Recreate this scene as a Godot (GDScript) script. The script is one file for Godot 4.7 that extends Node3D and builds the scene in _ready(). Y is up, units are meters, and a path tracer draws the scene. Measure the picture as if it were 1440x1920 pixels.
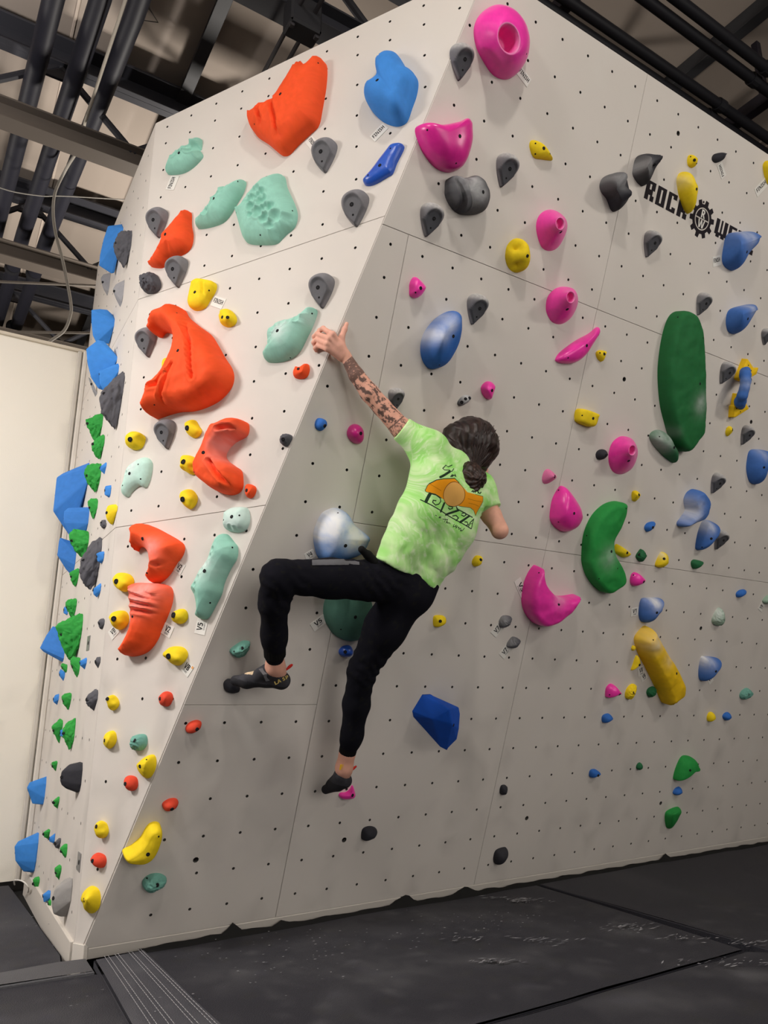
extends Node3D

# Building axes: x along the main climbing wall, z out of it, y up.
const ALONG := Vector3(0.85186211, 0.0, -0.52376612)
const OUT := Vector3(0.52376612, 0.0, 0.85186211)

var frames := {}
var counts := {}
var mats := {}
var nz := FastNoiseLite.new()
var cell := FastNoiseLite.new()
var bolt_mesh: ArrayMesh
var screw_mesh: ArrayMesh
var teardrop_kinds := {}
var pal := {
	"orange": Color8(243, 84, 38), "red": Color8(222, 74, 50), "yellow": Color8(240, 210, 34), "gold": Color8(240, 196, 32),
	"mint": Color8(146, 202, 184), "palemint": Color8(184, 220, 208), "mintd": Color8(112, 168, 154), "teal": Color8(92, 140, 124),
	"sky": Color8(62, 134, 214), "skyd": Color8(62, 126, 206), "blue": Color8(52, 108, 190), "blued": Color8(66, 110, 184), "royal": Color8(40, 88, 190), "royalg": Color8(24, 84, 190),
	"pink": Color8(248, 60, 174), "pinkd": Color8(228, 46, 152), "palepink": Color8(226, 120, 168), "magenta": Color8(206, 40, 134),
	"green": Color8(42, 146, 68), "greend": Color8(36, 106, 58), "greenk": Color8(40, 104, 66), "bgreen": Color8(52, 156, 66), "palegreen": Color8(150, 178, 158),
	"char": Color8(86, 86, 92), "black": Color8(50, 50, 56), "grey": Color8(150, 150, 154), "lgrey": Color8(150, 148, 146),
}


func _ready() -> void:
	var cam := Camera3D.new()
	cam.name = "camera"
	cam.position = Vector3(0, 1.04, 0)
	cam.rotation = Vector3(atan(356.0 / 1340.0), 0, 0)
	cam.fov = rad_to_deg(2.0 * atan(960.0 / 1340.0))
	cam.near = 0.05
	cam.far = 100.0
	add_child(cam)
	var env := Environment.new()
	env.background_mode = Environment.BG_COLOR
	env.background_color = Color(0.02, 0.02, 0.022)
	env.tonemap_mode = Environment.TONE_MAPPER_LINEAR
	env.tonemap_exposure = 1.12
	env.sdfgi_enabled = true
	env.ssao_enabled = true
	env.ssil_enabled = true
	var we := WorldEnvironment.new()
	we.name = "world_environment"
	we.environment = env
	add_child(we)
	make_materials()
	place_unseen_lamp("unseen square lamp high before the arete top, placed to light the overhanging wall", Vector3(0.6, 5.6, 0.5), Vector2(0.32, 0.32), Vector3(0.5, -1.0, -0.35), 10.5, Color(1.0, 0.97, 0.93), 0.6)  # out of view, placed so hold shadows fall down the overhang
	place_unseen_lamp("unseen square lamp far out, placed to light the overhanging wall from the side", Vector3(4.6, 4.0, 0.9), Vector2(0.5, 0.5), Vector3(-0.5, -1.0, -0.8), 3.0, Color(1.0, 0.97, 0.93), 0.6)  # out of view, placed for the leg shadow and the lower wall
	place_unseen_lamp("unseen square lamp over the aisle, placed to light the angled face and white wall", Vector3(-2.3, 3.5, -3.0), Vector2(0.6, 0.6), Vector3(0.5, -1.0, 0.0), 11.0, Color(1.0, 0.98, 0.965), 36.0)  # out of view, lights the angled face, partition and ceiling
	place_unseen_lamp("unseen square lamp over the open mats, placed to light the climbing faces", Vector3(-2.0, 5.0, -0.3), Vector2(0.45, 0.45), Vector3(0.5, -1.0, -0.5), 5.0, Color(1.0, 0.98, 0.96), 12.0)  # out of view, lights the climbing faces from the aisle side
	place_unseen_lamp("added square fill lamp behind the cream partition, lighting the ceiling", Vector3(-2.4, 3.6, -7.6), Vector2(0.6, 0.6), Vector3(0.0, -1.0, 0.0), 3.0, Color(1.0, 0.97, 0.93), 10.0)  # added fill, evens out the ceiling beyond the partition
	place_unseen_lamp("added square fill lamp behind the climbing wall, lighting the ceiling", Vector3(2.2, 3.4, -6.6), Vector2(0.6, 0.6), Vector3(0.0, -1.0, 0.0), 1.5, Color(1.0, 0.97, 0.93), 14.0)  # added fill hidden by the boulder, brightens the ceiling over it
	added_window_bank(10.5)  # added fill from behind the camera
	frames["M"] = Transform3D(Basis(Vector3(0.8519, 0.0000, -0.5238), Vector3(0.1937, 0.9291, 0.3150), Vector3(0.4866, -0.3697, 0.7915)), Vector3(-1.2740, 0.0000, -3.3589))
	frames["L"] = Transform3D(Basis(Vector3(0.8887, -0.0000, 0.4586), Vector3(0.0000, 1.0000, 0.0000), Vector3(-0.4586, 0.0000, 0.8887)), Vector3(-1.2740, 0.0000, -3.3589))
	frames["N"] = Transform3D(Basis(Vector3(0.5315, -0.0000, 0.8471), Vector3(0.0000, 1.0000, 0.0000), Vector3(-0.8471, 0.0000, 0.5315)), Vector3(-1.3033, 0.0000, -3.3740))
	build_room()
	build_climbing_wall()
	build_floor()
	build_ceiling()
	place_holds_0()
	place_holds_1()
	place_holds_2()
	place_holds_3()
	place_holds_4()
	build_logo()
	build_fittings()
	build_climber()


# ------------------------------------------------------------ helpers
func numbered(parent: Node, called: String) -> String:
	var key := str(parent.get_instance_id()) + called
	var n: int = counts.get(key, 0)
	counts[key] = n + 1
	return called if n == 0 else "%s_%03d" % [called, n]


func put(parent: Node, node: Node3D, called: String) -> Node3D:
	node.name = numbered(parent, called)
	parent.add_child(node, true)
	return node


func thing(called: String, label: String, category: String, at: Transform3D, group := "") -> Node3D:
	var o := Node3D.new()
	put(self, o, called)
	o.transform = at
	tag(o, label, category, group)
	return o


func tag(o: Node, label: String, category: String, group := "") -> void:
	o.set_meta("label", label)
	o.set_meta("category", category)
	if group:
		o.set_meta("group", group)


func obj(called: String, mesh: Mesh, mat: Material, parent: Node, at := Transform3D()) -> MeshInstance3D:
	var m := MeshInstance3D.new()
	m.mesh = mesh
	m.material_override = mat
	m.transform = at
	put(parent, m, called)
	return m


func struct(called: String, mesh: Mesh, mat: Material, at := Transform3D()) -> MeshInstance3D:
	var m := obj(called, mesh, mat, self, at)
	m.set_meta("kind", "structure")
	return m


func lin(c: Color) -> Color:
	return c.srgb_to_linear()


func build_mesh(v: PackedVector3Array, t: PackedInt32Array, c := PackedColorArray(), uv := PackedVector2Array(), flat := false) -> ArrayMesh:
	# triangles come counterclockwise seen from outside
	if flat:
		var fv := PackedVector3Array()
		var fc := PackedColorArray()
		var fu := PackedVector2Array()
		var ft := PackedInt32Array()
		for i in t.size():
			fv.append(v[t[i]])
			if c.size():
				fc.append(c[t[i]])
			if uv.size():
				fu.append(uv[t[i]])
			ft.append(i)
		v = fv
		c = fc
		uv = fu
		t = ft
	var nn := PackedVector3Array()
	nn.resize(v.size())
	var out := PackedInt32Array()
	out.resize(t.size())
	for i in range(0, t.size(), 3):
		var a := t[i]
		var b := t[i + 1]
		var d := t[i + 2]
		var n := (v[b] - v[a]).cross(v[d] - v[a])
		nn[a] += n
		nn[b] += n
		nn[d] += n
		out[i] = a
		out[i + 1] = d
		out[i + 2] = b
	for i in nn.size():
		nn[i] = nn[i].normalized() if nn[i].length_squared() > 1e-24 else Vector3.UP
	var arr := []
	arr.resize(Mesh.ARRAY_MAX)
	arr[Mesh.ARRAY_VERTEX] = v
	arr[Mesh.ARRAY_NORMAL] = nn
	if c.size():
		arr[Mesh.ARRAY_COLOR] = c
	if uv.size():
		arr[Mesh.ARRAY_TEX_UV] = uv
	arr[Mesh.ARRAY_INDEX] = out
	var m := ArrayMesh.new()
	m.add_surface_from_arrays(Mesh.PRIMITIVE_TRIANGLES, arr)
	return m


class Soup:
	var v := PackedVector3Array()
	var t := PackedInt32Array()
	var c := PackedColorArray()

	func quad(a: Vector3, b: Vector3, d: Vector3, e: Vector3, col := Color.WHITE) -> void:
		var n := v.size()
		v.append_array([a, b, d, e])
		c.append_array([col, col, col, col])
		t.append_array([n, n + 1, n + 2, n, n + 2, n + 3])

	func box(p: Vector3, s: Vector3, b := Basis(), bevel := 0.0, col := Color.WHITE) -> void:
		# a box with chamfered edges: each face inset, edge strips between them
		var h := s * 0.5
		var k := minf(bevel, minf(h.x, minf(h.y, h.z)) * 0.8)
		var ax := [Vector3.RIGHT, Vector3.UP, Vector3.BACK]
		var f := func(sx: float, sy: float, sz: float, flat_axis: int) -> Vector3:
			var q := Vector3(sx * h.x, sy * h.y, sz * h.z)
			for i in 3:
				if i != flat_axis:
					q[i] -= signf(q[i]) * k
			return p + b * q
		for axis in 3:
			for sg in [-1.0, 1.0]:
				var u := (axis + 1) % 3
				var w := (axis + 2) % 3
				var pts := []
				for o in [[-1, -1], [1, -1], [1, 1], [-1, 1]]:
					var q := Vector3()
					q[axis] = sg
					q[u] = o[0]
					q[w] = o[1]
					pts.append(f.call(q.x, q.y, q.z, axis))
				if sg > 0:
					quad(pts[0], pts[1], pts[2], pts[3], col)
				else:
					quad(pts[3], pts[2], pts[1], pts[0], col)
		if k <= 0.0:
			return
		for axis in 3:
			var u := (axis + 1) % 3
			var w := (axis + 2) % 3
			for su in [-1.0, 1.0]:
				for sw in [-1.0, 1.0]:
					var lo := Vector3()
					lo[axis] = -1
					lo[u] = su
					lo[w] = sw
					var hi := lo
					hi[axis] = 1
					var a: Vector3 = f.call(lo.x, lo.y, lo.z, u)
					var a2: Vector3 = f.call(lo.x, lo.y, lo.z, w)
					var e: Vector3 = f.call(hi.x, hi.y, hi.z, u)
					var e2: Vector3 = f.call(hi.x, hi.y, hi.z, w)
					if su * sw > 0:
						quad(a, a2, e2, e, col)
					else:
						quad(e, e2, a2, a, col)

	func tube(path: Array, r: float, n := 10, col := Color.WHITE, taper := 1.0, cap := true) -> void:
		var up := Vector3.UP
		var first := v.size()
		for i in path.size():
			var d: Vector3 = (path[mini(i + 1, path.size() - 1)] - path[maxi(i - 1, 0)]).normalized()
			if absf(d.dot(up)) > 0.95:
				up = Vector3.RIGHT if absf(d.x) < 0.9 else Vector3.BACK
			var s := up.cross(d).normalized()
			up = d.cross(s)
			var rr := r * lerpf(1.0, taper, float(i) / maxf(1.0, path.size() - 1))
			for k in n:
				var a := TAU * k / n
				v.append(path[i] + (s * cos(a) + up * sin(a)) * rr)
				c.append(col)
		for i in path.size() - 1:
			for k in n:
				var a := first + i * n + k
				var b := first + i * n + (k + 1) % n
				t.append_array([a, b, b + n, a, b + n, a + n])
		if cap:
			for e in [0, path.size() - 1]:
				var m := v.size()
				v.append(path[e])
				c.append(col)
				for k in n:
					var a: int = first + e * n + k
					var b: int = first + e * n + (k + 1) % n
					if e == 0:
						t.append_array([m, b, a])
					else:
						t.append_array([m, a, b])

	func lathe(prof: Array, n := 16, col := Color.WHITE) -> void:
		# profile of (radius, height), from the foot outwards to the top
		var first := v.size()
		for q in prof:
			for k in n:
				var a := TAU * k / n
				v.append(Vector3(cos(a) * q.x, sin(a) * q.x, q.y))
				c.append(col)
		for i in prof.size() - 1:
			for k in n:
				var a := first + i * n + k
				var b := first + i * n + (k + 1) % n
				t.append_array([a, b, b + n, a, b + n, a + n])


func soup_mesh(s: Soup, flat := true) -> ArrayMesh:
	return build_mesh(s.v, s.t, s.c, PackedVector2Array(), flat)


func bspace(x: float, y: float, z: float) -> Vector3:
	return ALONG * x + Vector3.UP * y + OUT * z


func bframe(at := Vector3.ZERO) -> Transform3D:
	return Transform3D(Basis(ALONG, Vector3.UP, OUT), at)


# ------------------------------------------------------------ materials
func noise_tex(freq: float, size: int, ramp: Array, seedv: int, octaves := 4, as_normal := 0.0, kind := FastNoiseLite.TYPE_SIMPLEX_SMOOTH) -> NoiseTexture2D:
	var n := FastNoiseLite.new()
	n.seed = seedv
	n.noise_type = kind
	n.frequency = freq
	n.fractal_octaves = octaves
	var t := NoiseTexture2D.new()
	t.width = size
	t.height = size
	t.seamless = true
	t.noise = n
	if as_normal > 0.0:
		t.as_normal_map = true
		t.bump_strength = as_normal
	elif ramp:
		var g := Gradient.new()
		g.offsets = PackedFloat32Array(ramp[0])
		g.colors = PackedColorArray(ramp[1])
		t.color_ramp = g
	return t


func make_materials() -> void:
	nz.seed = 11
	nz.frequency = 1.0
	nz.fractal_octaves = 3
	cell.seed = 5
	cell.noise_type = FastNoiseLite.TYPE_CELLULAR
	cell.frequency = 1.0
	var grain := noise_tex(0.08, 256, [], 3, 2, 3.0)
	var fine := noise_tex(0.16, 512, [], 4, 3, 4.0)
	for q in [["matte", 0.75, 0.35, grain, 14.0, 0.35], ["gloss", 0.3, 0.5, grain, 14.0, 0.08], ["wall", 0.88, 0.25, fine, 7.0, 0.45], ["mat", 0.62, 0.35, fine, 2.0, 0.5], ["cloth", 0.95, 0.2, grain, 20.0, 0.5], ["skin", 0.6, 0.35, grain, 25.0, 0.15], ["hair", 0.42, 0.45, grain, 10.0, 0.1], ["plain", 0.8, 0.3, grain, 6.0, 0.1], ["metal_paint", 0.55, 0.4, grain, 8.0, 0.15]]:
		var m := StandardMaterial3D.new()
		m.resource_name = q[0]
		m.vertex_color_use_as_albedo = true
		m.roughness = q[1]
		m.metallic_specular = q[2]
		m.normal_enabled = true
		m.normal_texture = q[3]
		m.normal_scale = q[5]
		m.uv1_triplanar = true
		m.uv1_scale = Vector3.ONE * q[4]
		mats[q[0]] = m
	var trim := StandardMaterial3D.new()
	trim.albedo_color = Color8(150, 150, 152)
	trim.metallic = 0.8
	trim.roughness = 0.35
	mats["steel"] = trim
	var card := StandardMaterial3D.new()
	card.albedo_color = Color8(226, 224, 218)
	card.roughness = 0.6
	mats["card"] = card
	var ink := StandardMaterial3D.new()
	ink.albedo_color = Color8(28, 28, 30)
	ink.roughness = 0.8
	mats["ink"] = ink
	# bolt: near-black disc paints the shade of a bore, with hex socket head
	var s := Soup.new()
	var dk := Color(0.006, 0.006, 0.007)
	var rim := Color(0.03, 0.03, 0.033)
	s.lathe([Vector2(1.25, -0.35), Vector2(1.2, 0.12), Vector2(1.05, 0.2)], 14, rim)
	s.lathe([Vector2(1.05, 0.2), Vector2(0.96, 0.08), Vector2(0.0, 0.08)], 14, dk)
	s.lathe([Vector2(0.62, 0.08), Vector2(0.6, 0.16), Vector2(0.36, 0.17), Vector2(0.34, 0.1), Vector2(0.0, 0.1)], 6, rim)
	bolt_mesh = soup_mesh(s, true)
	s = Soup.new()
	s.lathe([Vector2(1.2, -0.35), Vector2(1.15, 0.12), Vector2(0.95, 0.16)], 10, rim)
	s.lathe([Vector2(0.95, 0.16), Vector2(0.85, 0.08), Vector2(0.0, 0.08)], 10, dk)  # near-black disc, the shade of a screw hole put into the colour
	screw_mesh = soup_mesh(s, true)


# ------------------------------------------------------------ unseen lamps, added window
func place_unseen_lamp(label: String, at: Vector3, size: Vector2, aim: Vector3, energy: float, col: Color, up_glow: float) -> void:  # lamp out of view, with an added panel shining upward
	var d := (ALONG * aim.x + Vector3.UP * aim.y + OUT * aim.z).normalized()
	var b := Basis.looking_at(d, ALONG)
	var o := thing("unseen_lamp", label, "ceiling lamp", Transform3D(b, bspace(at.x, at.y, at.z)), "")
	var s := Soup.new()
	s.box(Vector3(0, 0, 0.06), Vector3(size.x + 0.06, size.y + 0.06, 0.1), Basis(), 0.01, lin(Color8(60, 60, 62)))
	obj("housing", soup_mesh(s), mats["metal_paint"], o)
	s = Soup.new()
	s.box(Vector3(0, 0, 0.006), Vector3(size.x, size.y, 0.008))
	var g := StandardMaterial3D.new()
	g.albedo_color = Color.WHITE
	g.emission_enabled = true
	g.emission = col
	g.emission_energy_multiplier = 1.0
	obj("glowing_panel", soup_mesh(s), g, o)
	s = Soup.new()
	var up := b.inverse() * Vector3.UP
	for k in [-1.0, 1.0]:
		var p := Vector3(k * size.x * 0.45, 0, 0.1)
		s = Soup.new()
		s.tube([p, p + up * (6.1 - at.y - 0.12)], 0.006, 6, lin(Color8(70, 70, 70)))
		obj("hanging_rod", soup_mesh(s), mats["metal_paint"], o)
	var l := AreaLight3D.new()
	l.name = "area_light"
	l.area_size = size
	l.light_energy = energy
	l.light_color = col
	l.shadow_enabled = true
	l.position = Vector3(0, 0, -0.01)
	o.add_child(l)
	# added upward light and panel that brighten the ceiling
	s = Soup.new()
	s.box(Vector3(0, 0, 0.114), Vector3(size.x * 0.8, size.y * 0.8, 0.004))
	obj("added_up_panel", soup_mesh(s), g, o)
	var u := AreaLight3D.new()
	u.name = "area_light_up"
	u.area_size = size * 0.8
	u.light_energy = up_glow
	u.light_color = col
	u.shadow_enabled = true
	u.transform = Transform3D(Basis(Vector3.RIGHT, PI), Vector3(0, 0, 0.13))
	o.add_child(u)


func added_window_bank(energy: float) -> void:
	# added glowing window behind the camera, an even fill for the main wall
	var w := Node3D.new()
	put(self, w, "added_window_1")
	w.set_meta("kind", "structure")
	w.transform = Transform3D(Basis(ALONG, Vector3.UP, OUT), bspace(1.8, 2.3, 4.96))
	var g := StandardMaterial3D.new()
	g.albedo_color = Color(0.9, 0.9, 0.9)
	g.emission_enabled = true
	g.emission = Color(1.0, 0.97, 0.93)
	g.emission_energy_multiplier = 0.9
	var s: Soup
	for i in 4:
		for j in 2:
			s = Soup.new()
			s.box(Vector3(-2.25 + 1.5 * i, -0.8 + 1.6 * j, 0.0), Vector3(1.42, 1.52, 0.02))
			obj("added_pane", soup_mesh(s), g, w)
	s = Soup.new()
	for i in 5:
		s.box(Vector3(-3.0 + 1.5 * i, 0, 0.0), Vector3(0.08, 3.3, 0.08), Basis(), 0.006, lin(Color8(60, 60, 64)))
	for j in 3:
		s.box(Vector3(0, -1.6 + 1.6 * j, 0.0), Vector3(6.0, 0.08, 0.08), Basis(), 0.006, lin(Color8(60, 60, 64)))
	obj("added_window_frame", soup_mesh(s), mats["metal_paint"], w)
	var l := AreaLight3D.new()
	l.name = "fill_light"
	l.area_size = Vector2(6.0, 3.2)
	l.light_energy = energy
	l.light_color = Color(1.0, 0.98, 0.96)
	l.shadow_enabled = true
	l.position = Vector3(0, 0, -0.08)
	w.add_child(l)


# ------------------------------------------------------------ room
func room_box(called: String, p: Vector3, size: Vector3, mat: Material, col: Color) -> void:
	var s := Soup.new()
	s.box(p, size, Basis(), 0.0, lin(col))
	struct(called, soup_mesh(s), mat, bframe())


func build_room() -> void:
	var dull := Color8(150, 142, 134)
	room_box("wall_back", Vector3(1.0, 3.0, -12.1), Vector3(17.4, 6.6, 0.2), mats["plain"], Color8(120, 112, 104))
	room_box("wall_front", Vector3(1.0, 3.0, 5.1), Vector3(17.4, 6.6, 0.2), mats["plain"], dull)
	room_box("wall_right", Vector3(9.6, 3.0, -3.5), Vector3(0.2, 6.6, 17.4), mats["plain"], dull)
	room_box("wall_left", Vector3(-7.6, 3.0, -3.5), Vector3(0.2, 6.6, 17.4), mats["plain"], dull)
	room_box("ceiling", Vector3(1.0, 6.2, -3.5), Vector3(17.4, 0.14, 17.4), mats["plain"], Color8(160, 148, 138))
	# the cream partition that meets the narrow end face, with scuffs low down
	var v := PackedVector3Array()
	var t := PackedInt32Array()
	var c := PackedColorArray()
	var nx := 70
	var ny := 60
	var cream := lin(Color8(243, 237, 224))
	for j in ny + 1:
		for i in nx + 1:
			var p := Vector3(-6.4 + 7.03 * i / nx, 3.5 * j / ny, -5.19)
			v.append(p)
			var k := 0.5 + 0.5 * nz.get_noise_3d(p.x * 0.9, p.y * 0.5, 3.0)
			var scuff := clampf(nz.get_noise_2d(p.x * 7.0 + 40.0, p.y * 2.5) * 2.2 - 0.75, 0.0, 1.0) * smoothstep(2.4, 0.6, p.y)
			c.append(cream * (0.95 + 0.05 * k) * (1.0 - 0.35 * scuff))
	for j in ny:
		for i in nx:
			var a := j * (nx + 1) + i
			t.append_array([a, a + 1, a + nx + 2, a, a + nx + 2, a + nx + 1])
	var w := struct("wall_partition", build_mesh(v, t, c), mats["plain"], bframe())
	var s := Soup.new()
	s.box(Vector3(-2.885, 1.75, -5.255), Vector3(7.03, 3.498, 0.12), Basis(), 0.0, cream)
	obj("partition_core", soup_mesh(s), mats["plain"], w)
	s = Soup.new()
	s.box(Vector3(-2.885, 3.508, -5.25), Vector3(7.03, 0.025, 0.16), Basis(), 0.004, lin(Color8(214, 204, 186)))
	obj("cap_strip", soup_mesh(s), mats["plain"], w)
	# long scuff streaks on the partition
	var rng := RandomNumberGenerator.new()
	rng.seed = 8
	s = Soup.new()
	for i in 26:
		var x := -rng.randf_range(0.15, 1.5)
		var y := rng.randf_range(0.25, 1.9)
		var l := rng.randf_range(0.03, 0.14)
		var a := rng.randf_range(-0.3, 0.9)
		var p := Vector3(x, y, -5.1895)
		s.tube([p, p + Vector3(cos(a), sin(a), 0) * l * 0.5, p + Vector3(cos(a + 0.3), sin(a + 0.3), 0) * l], rng.randf_range(0.001, 0.003), 5, lin(Color8(160, 152, 138)))
	var sc := obj("scuff_marks", soup_mesh(s), mats["plain"], w)
	sc.set_meta("kind", "stuff")
	# corner profile between the partition and the narrow end face
	s = Soup.new()
	s.box(Vector3(0.628, 1.75, -5.16), Vector3(0.03, 3.5, 0.05), Basis(), 0.006, lin(Color8(224, 218, 208)))
	s.box(Vector3(0.592, 1.75, -5.175), Vector3(0.028, 3.5, 0.024), Basis(), 0.006, lin(Color8(206, 200, 190)))
	struct("trim_1", soup_mesh(s), mats["plain"], bframe())


func build_ceiling() -> void:
	var steel := lin(Color8(54, 53, 60))
	var brown := lin(Color8(98, 90, 84))
	for k in 4:
		var z := -3.3 - 1.88 * k
		var o := thing("roof_truss", ["roof truss of steel angles right over the climbing wall top", "roof truss of steel angles nearest above the aisle, with a brownish lower beam", "roof truss of steel angles second above the aisle", "roof truss of steel angles farthest back above the aisle"][k], "truss", bframe(), "")
		var s := Soup.new()
		s.box(Vector3(1.0, 6.0, z), Vector3(17.0, 0.02, 0.3), Basis(), 0.002, steel)
		s.box(Vector3(1.0, 5.92, z), Vector3(17.0, 0.16, 0.02), Basis(), 0.002, steel)
		s.box(Vector3(1.0, 5.85, z), Vector3(17.0, 0.016, 0.12), Basis(), 0.002, steel)
		obj("top_chord", soup_mesh(s), mats["metal_paint"], o)
		s = Soup.new()
		s.box(Vector3(1.0, 5.33, z), Vector3(17.0, 0.014, 0.16), Basis(), 0.002, brown)
		s.box(Vector3(1.0, 5.25, z), Vector3(17.0, 0.16, 0.014), Basis(), 0.002, brown)
		s.box(Vector3(1.0, 5.17, z), Vector3(17.0, 0.014, 0.16), Basis(), 0.002, brown)
		if k == 0:
			for i in s.c.size():
				s.c[i] = steel
		obj("bottom_chord", soup_mesh(s), mats["metal_paint"], o)
		for i in 14:
			var x := -7.0 + i * 1.2
			s = Soup.new()
			s.tube([Vector3(x, 5.86, z), Vector3(x + 0.6, 5.33, z)], 0.028, 8, steel)
			obj("web_bar", soup_mesh(s), mats["metal_paint"], o)
			s = Soup.new()
			s.tube([Vector3(x + 0.6, 5.33, z), Vector3(x + 1.2, 5.86, z)], 0.028, 8, steel)
			obj("web_bar", soup_mesh(s), mats["metal_paint"], o)
		for i in 8:
			s = Soup.new()
			s.box(Vector3(-7.0 + i * 2.4, 5.83, z), Vector3(0.22, 0.2, 0.03), Basis(), 0.004, steel)
			obj("gusset_plate", soup_mesh(s), mats["metal_paint"], o)
	# fat black pipes running to the back, clamped under the top chords
	var k := 0
	for q in [[0.083, -0.06], [0.345, 0.175], [0.565, 0.385]]:
		var s := Soup.new()
		s.tube([Vector3(q[0] + 0.25, 5.6, 4.9), Vector3(q[0], 5.6, -4.2), Vector3(q[1], 5.6, -7.2), Vector3(q[1] - 0.2, 5.6, -12.0)], 0.068, 16, lin(Color8(36, 36, 44)))
		var o := obj("ceiling_pipe", soup_mesh(s, false), mats["metal_paint"], self, bframe())
		tag(o, ["fat black pipe running overhead, first of three counted from the white wall side", "fat black pipe running overhead, middle one of three", "fat black pipe running overhead, the one closest to the thin conduit"][k], "pipe", "")
		for z in [-5.6, -7.9, -9.3]:
			s = Soup.new()
			var x: float = lerpf(q[0], q[1], (-4.2 - z) / 3.0)
			s.tube([Vector3(x, 5.6, z), Vector3(x, 5.6, z - 0.06)], 0.078, 16, lin(Color8(40, 40, 46)))
			obj("coupling", soup_mesh(s), mats["metal_paint"], o)
		k += 1
	# thin steel conduit with its loop down to the partition
	var s := Soup.new()
	var path := [Vector3(0.52, 5.45, -2.0), Vector3(0.472, 5.45, -3.98), Vector3(0.43, 5.45, -5.2), Vector3(0.44, 5.42, -5.45)]
	var pts := [Vector3(0.44, 5.42, -5.45), Vector3(0.38, 5.45, -5.85), Vector3(0.33, 5.24, -5.95), Vector3(0.366, 4.984, -6.0), Vector3(0.46, 4.7, -6.0), Vector3(0.527, 4.469, -6.0), Vector3(0.57, 4.3, -6.0), Vector3(0.576, 4.205, -6.0), Vector3(0.543, 4.045, -6.0), Vector3(0.429, 3.89, -6.0), Vector3(0.3, 3.6, -5.9)]
	s.tube(path, 0.0115, 8, lin(Color8(170, 162, 150)))
	s.tube(smooth_path(pts, 6), 0.013, 8, lin(Color8(150, 144, 136)))
	var cd := obj("conduit", soup_mesh(s, false), mats["metal_paint"], self, bframe())
	tag(cd, "thin pale conduit along the black pipes bending down to the cream partition", "conduit")
	k = 0
	for q in [[Vector3(-3.0, 3.6, -6.2), Vector3(0.031, 4.447, -6.2), Vector3(0.9, 4.69, -6.2)], [Vector3(-3.0, 3.1, -6.2), Vector3(0.086, 3.997, -6.2), Vector3(0.9, 4.22, -6.2)]]:
		s = Soup.new()
		s.tube([q[1] + (q[1] - q[2]) * 3.0, q[1], q[2]], 0.012, 8, lin(Color8(120, 112, 104)))
		tag(obj("tie_rod", soup_mesh(s, false), mats["metal_paint"], self, bframe()), ["thin grey tie rod crossing behind the conduit loop, higher one", "thin grey tie rod crossing just above the cream partition"][k], "rod")
		k += 1
	s = Soup.new()
	var hang := [Vector3(-0.4, 5.42, -6.2), Vector3(-0.077, 5.327, -6.2), Vector3(0.232, 5.376, -6.2), Vector3(0.464, 5.468, -6.2), Vector3(1.3, 5.75, -6.2)]
	s.tube(smooth_path(hang, 5), 0.005, 6, lin(Color8(150, 146, 140)))
	tag(obj("loose_cable", soup_mesh(s, false), mats["metal_paint"], self, bframe()), "thin loose cable sagging between the black pipes", "cable")
	# small wire hanger on the ceiling
	s = Soup.new()
	s.tube([Vector3(0.69, 6.12, -4.46), Vector3(0.7, 6.06, -4.5), Vector3(0.66, 5.98, -4.56), Vector3(0.78, 5.99, -4.52), Vector3(0.7, 6.06, -4.5)], 0.006, 6, lin(Color8(60, 55, 50)))
	tag(obj("wire_hanger", soup_mesh(s, false), mats["metal_paint"], self, bframe()), "small twisted wire hanger dangling alone from the ceiling panel", "hanger")
	# purlins and ceiling ribs
	k = 0
	for x in [1.15, -2.2, 4.6, 7.4, -5.2]:
		s = Soup.new()
		s.box(Vector3(x, 6.06, -3.6), Vector3(0.05, 0.14, 16.8), Basis(), 0.004, lin(Color8(58, 56, 60)))
		s.box(Vector3(x, 5.985, -3.6), Vector3(0.1, 0.014, 16.8), Basis(), 0.002, lin(Color8(58, 56, 60)))
		var o := struct("trim_%d" % (k + 2), soup_mesh(s), mats["metal_paint"], bframe())
		k += 1
	s = Soup.new()
	for x in [-5.4, -2.55, 0.3, 3.15, 6.0]:
		for e in [-0.05, 0.05]:
			s.box(Vector3(x + e, 6.127, -3.6), Vector3(0.022, 0.012, 16.8), Basis(), 0.003, lin(Color8(186, 172, 160)))
	struct("trim_7", soup_mesh(s), mats["plain"], bframe())
	# black rails and their clamps above the overhang
	k = 0
	for q in [[-2.13, 5.3], [-2.03, 5.31], [-2.39, 5.3], [-2.48, 5.28]]:
		s = Soup.new()
		s.tube([Vector3(-6.0, q[1], q[0]), Vector3(9.4, q[1], q[0])], 0.036, 12, lin(Color8(30, 30, 36)))
		var o := obj("black_rail", soup_mesh(s, false), mats["metal_paint"], self, bframe())
		tag(o, ["black rail above the overhang, third from the wall edge", "black rail above the overhang, farthest of four from the wall edge", "black rail above the overhang, second from the wall edge", "black rail above the overhang, hugging the wall edge"][k], "rail")
		for x in [2.45, 4.35, 6.3]:
			s = Soup.new()
			s.tube([Vector3(x, q[1], q[0]), Vector3(x + 0.07, q[1], q[0])], 0.045, 12, lin(Color8(34, 34, 40)))
			obj("coupling", soup_mesh(s), mats["metal_paint"], o)
		k += 1
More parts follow.
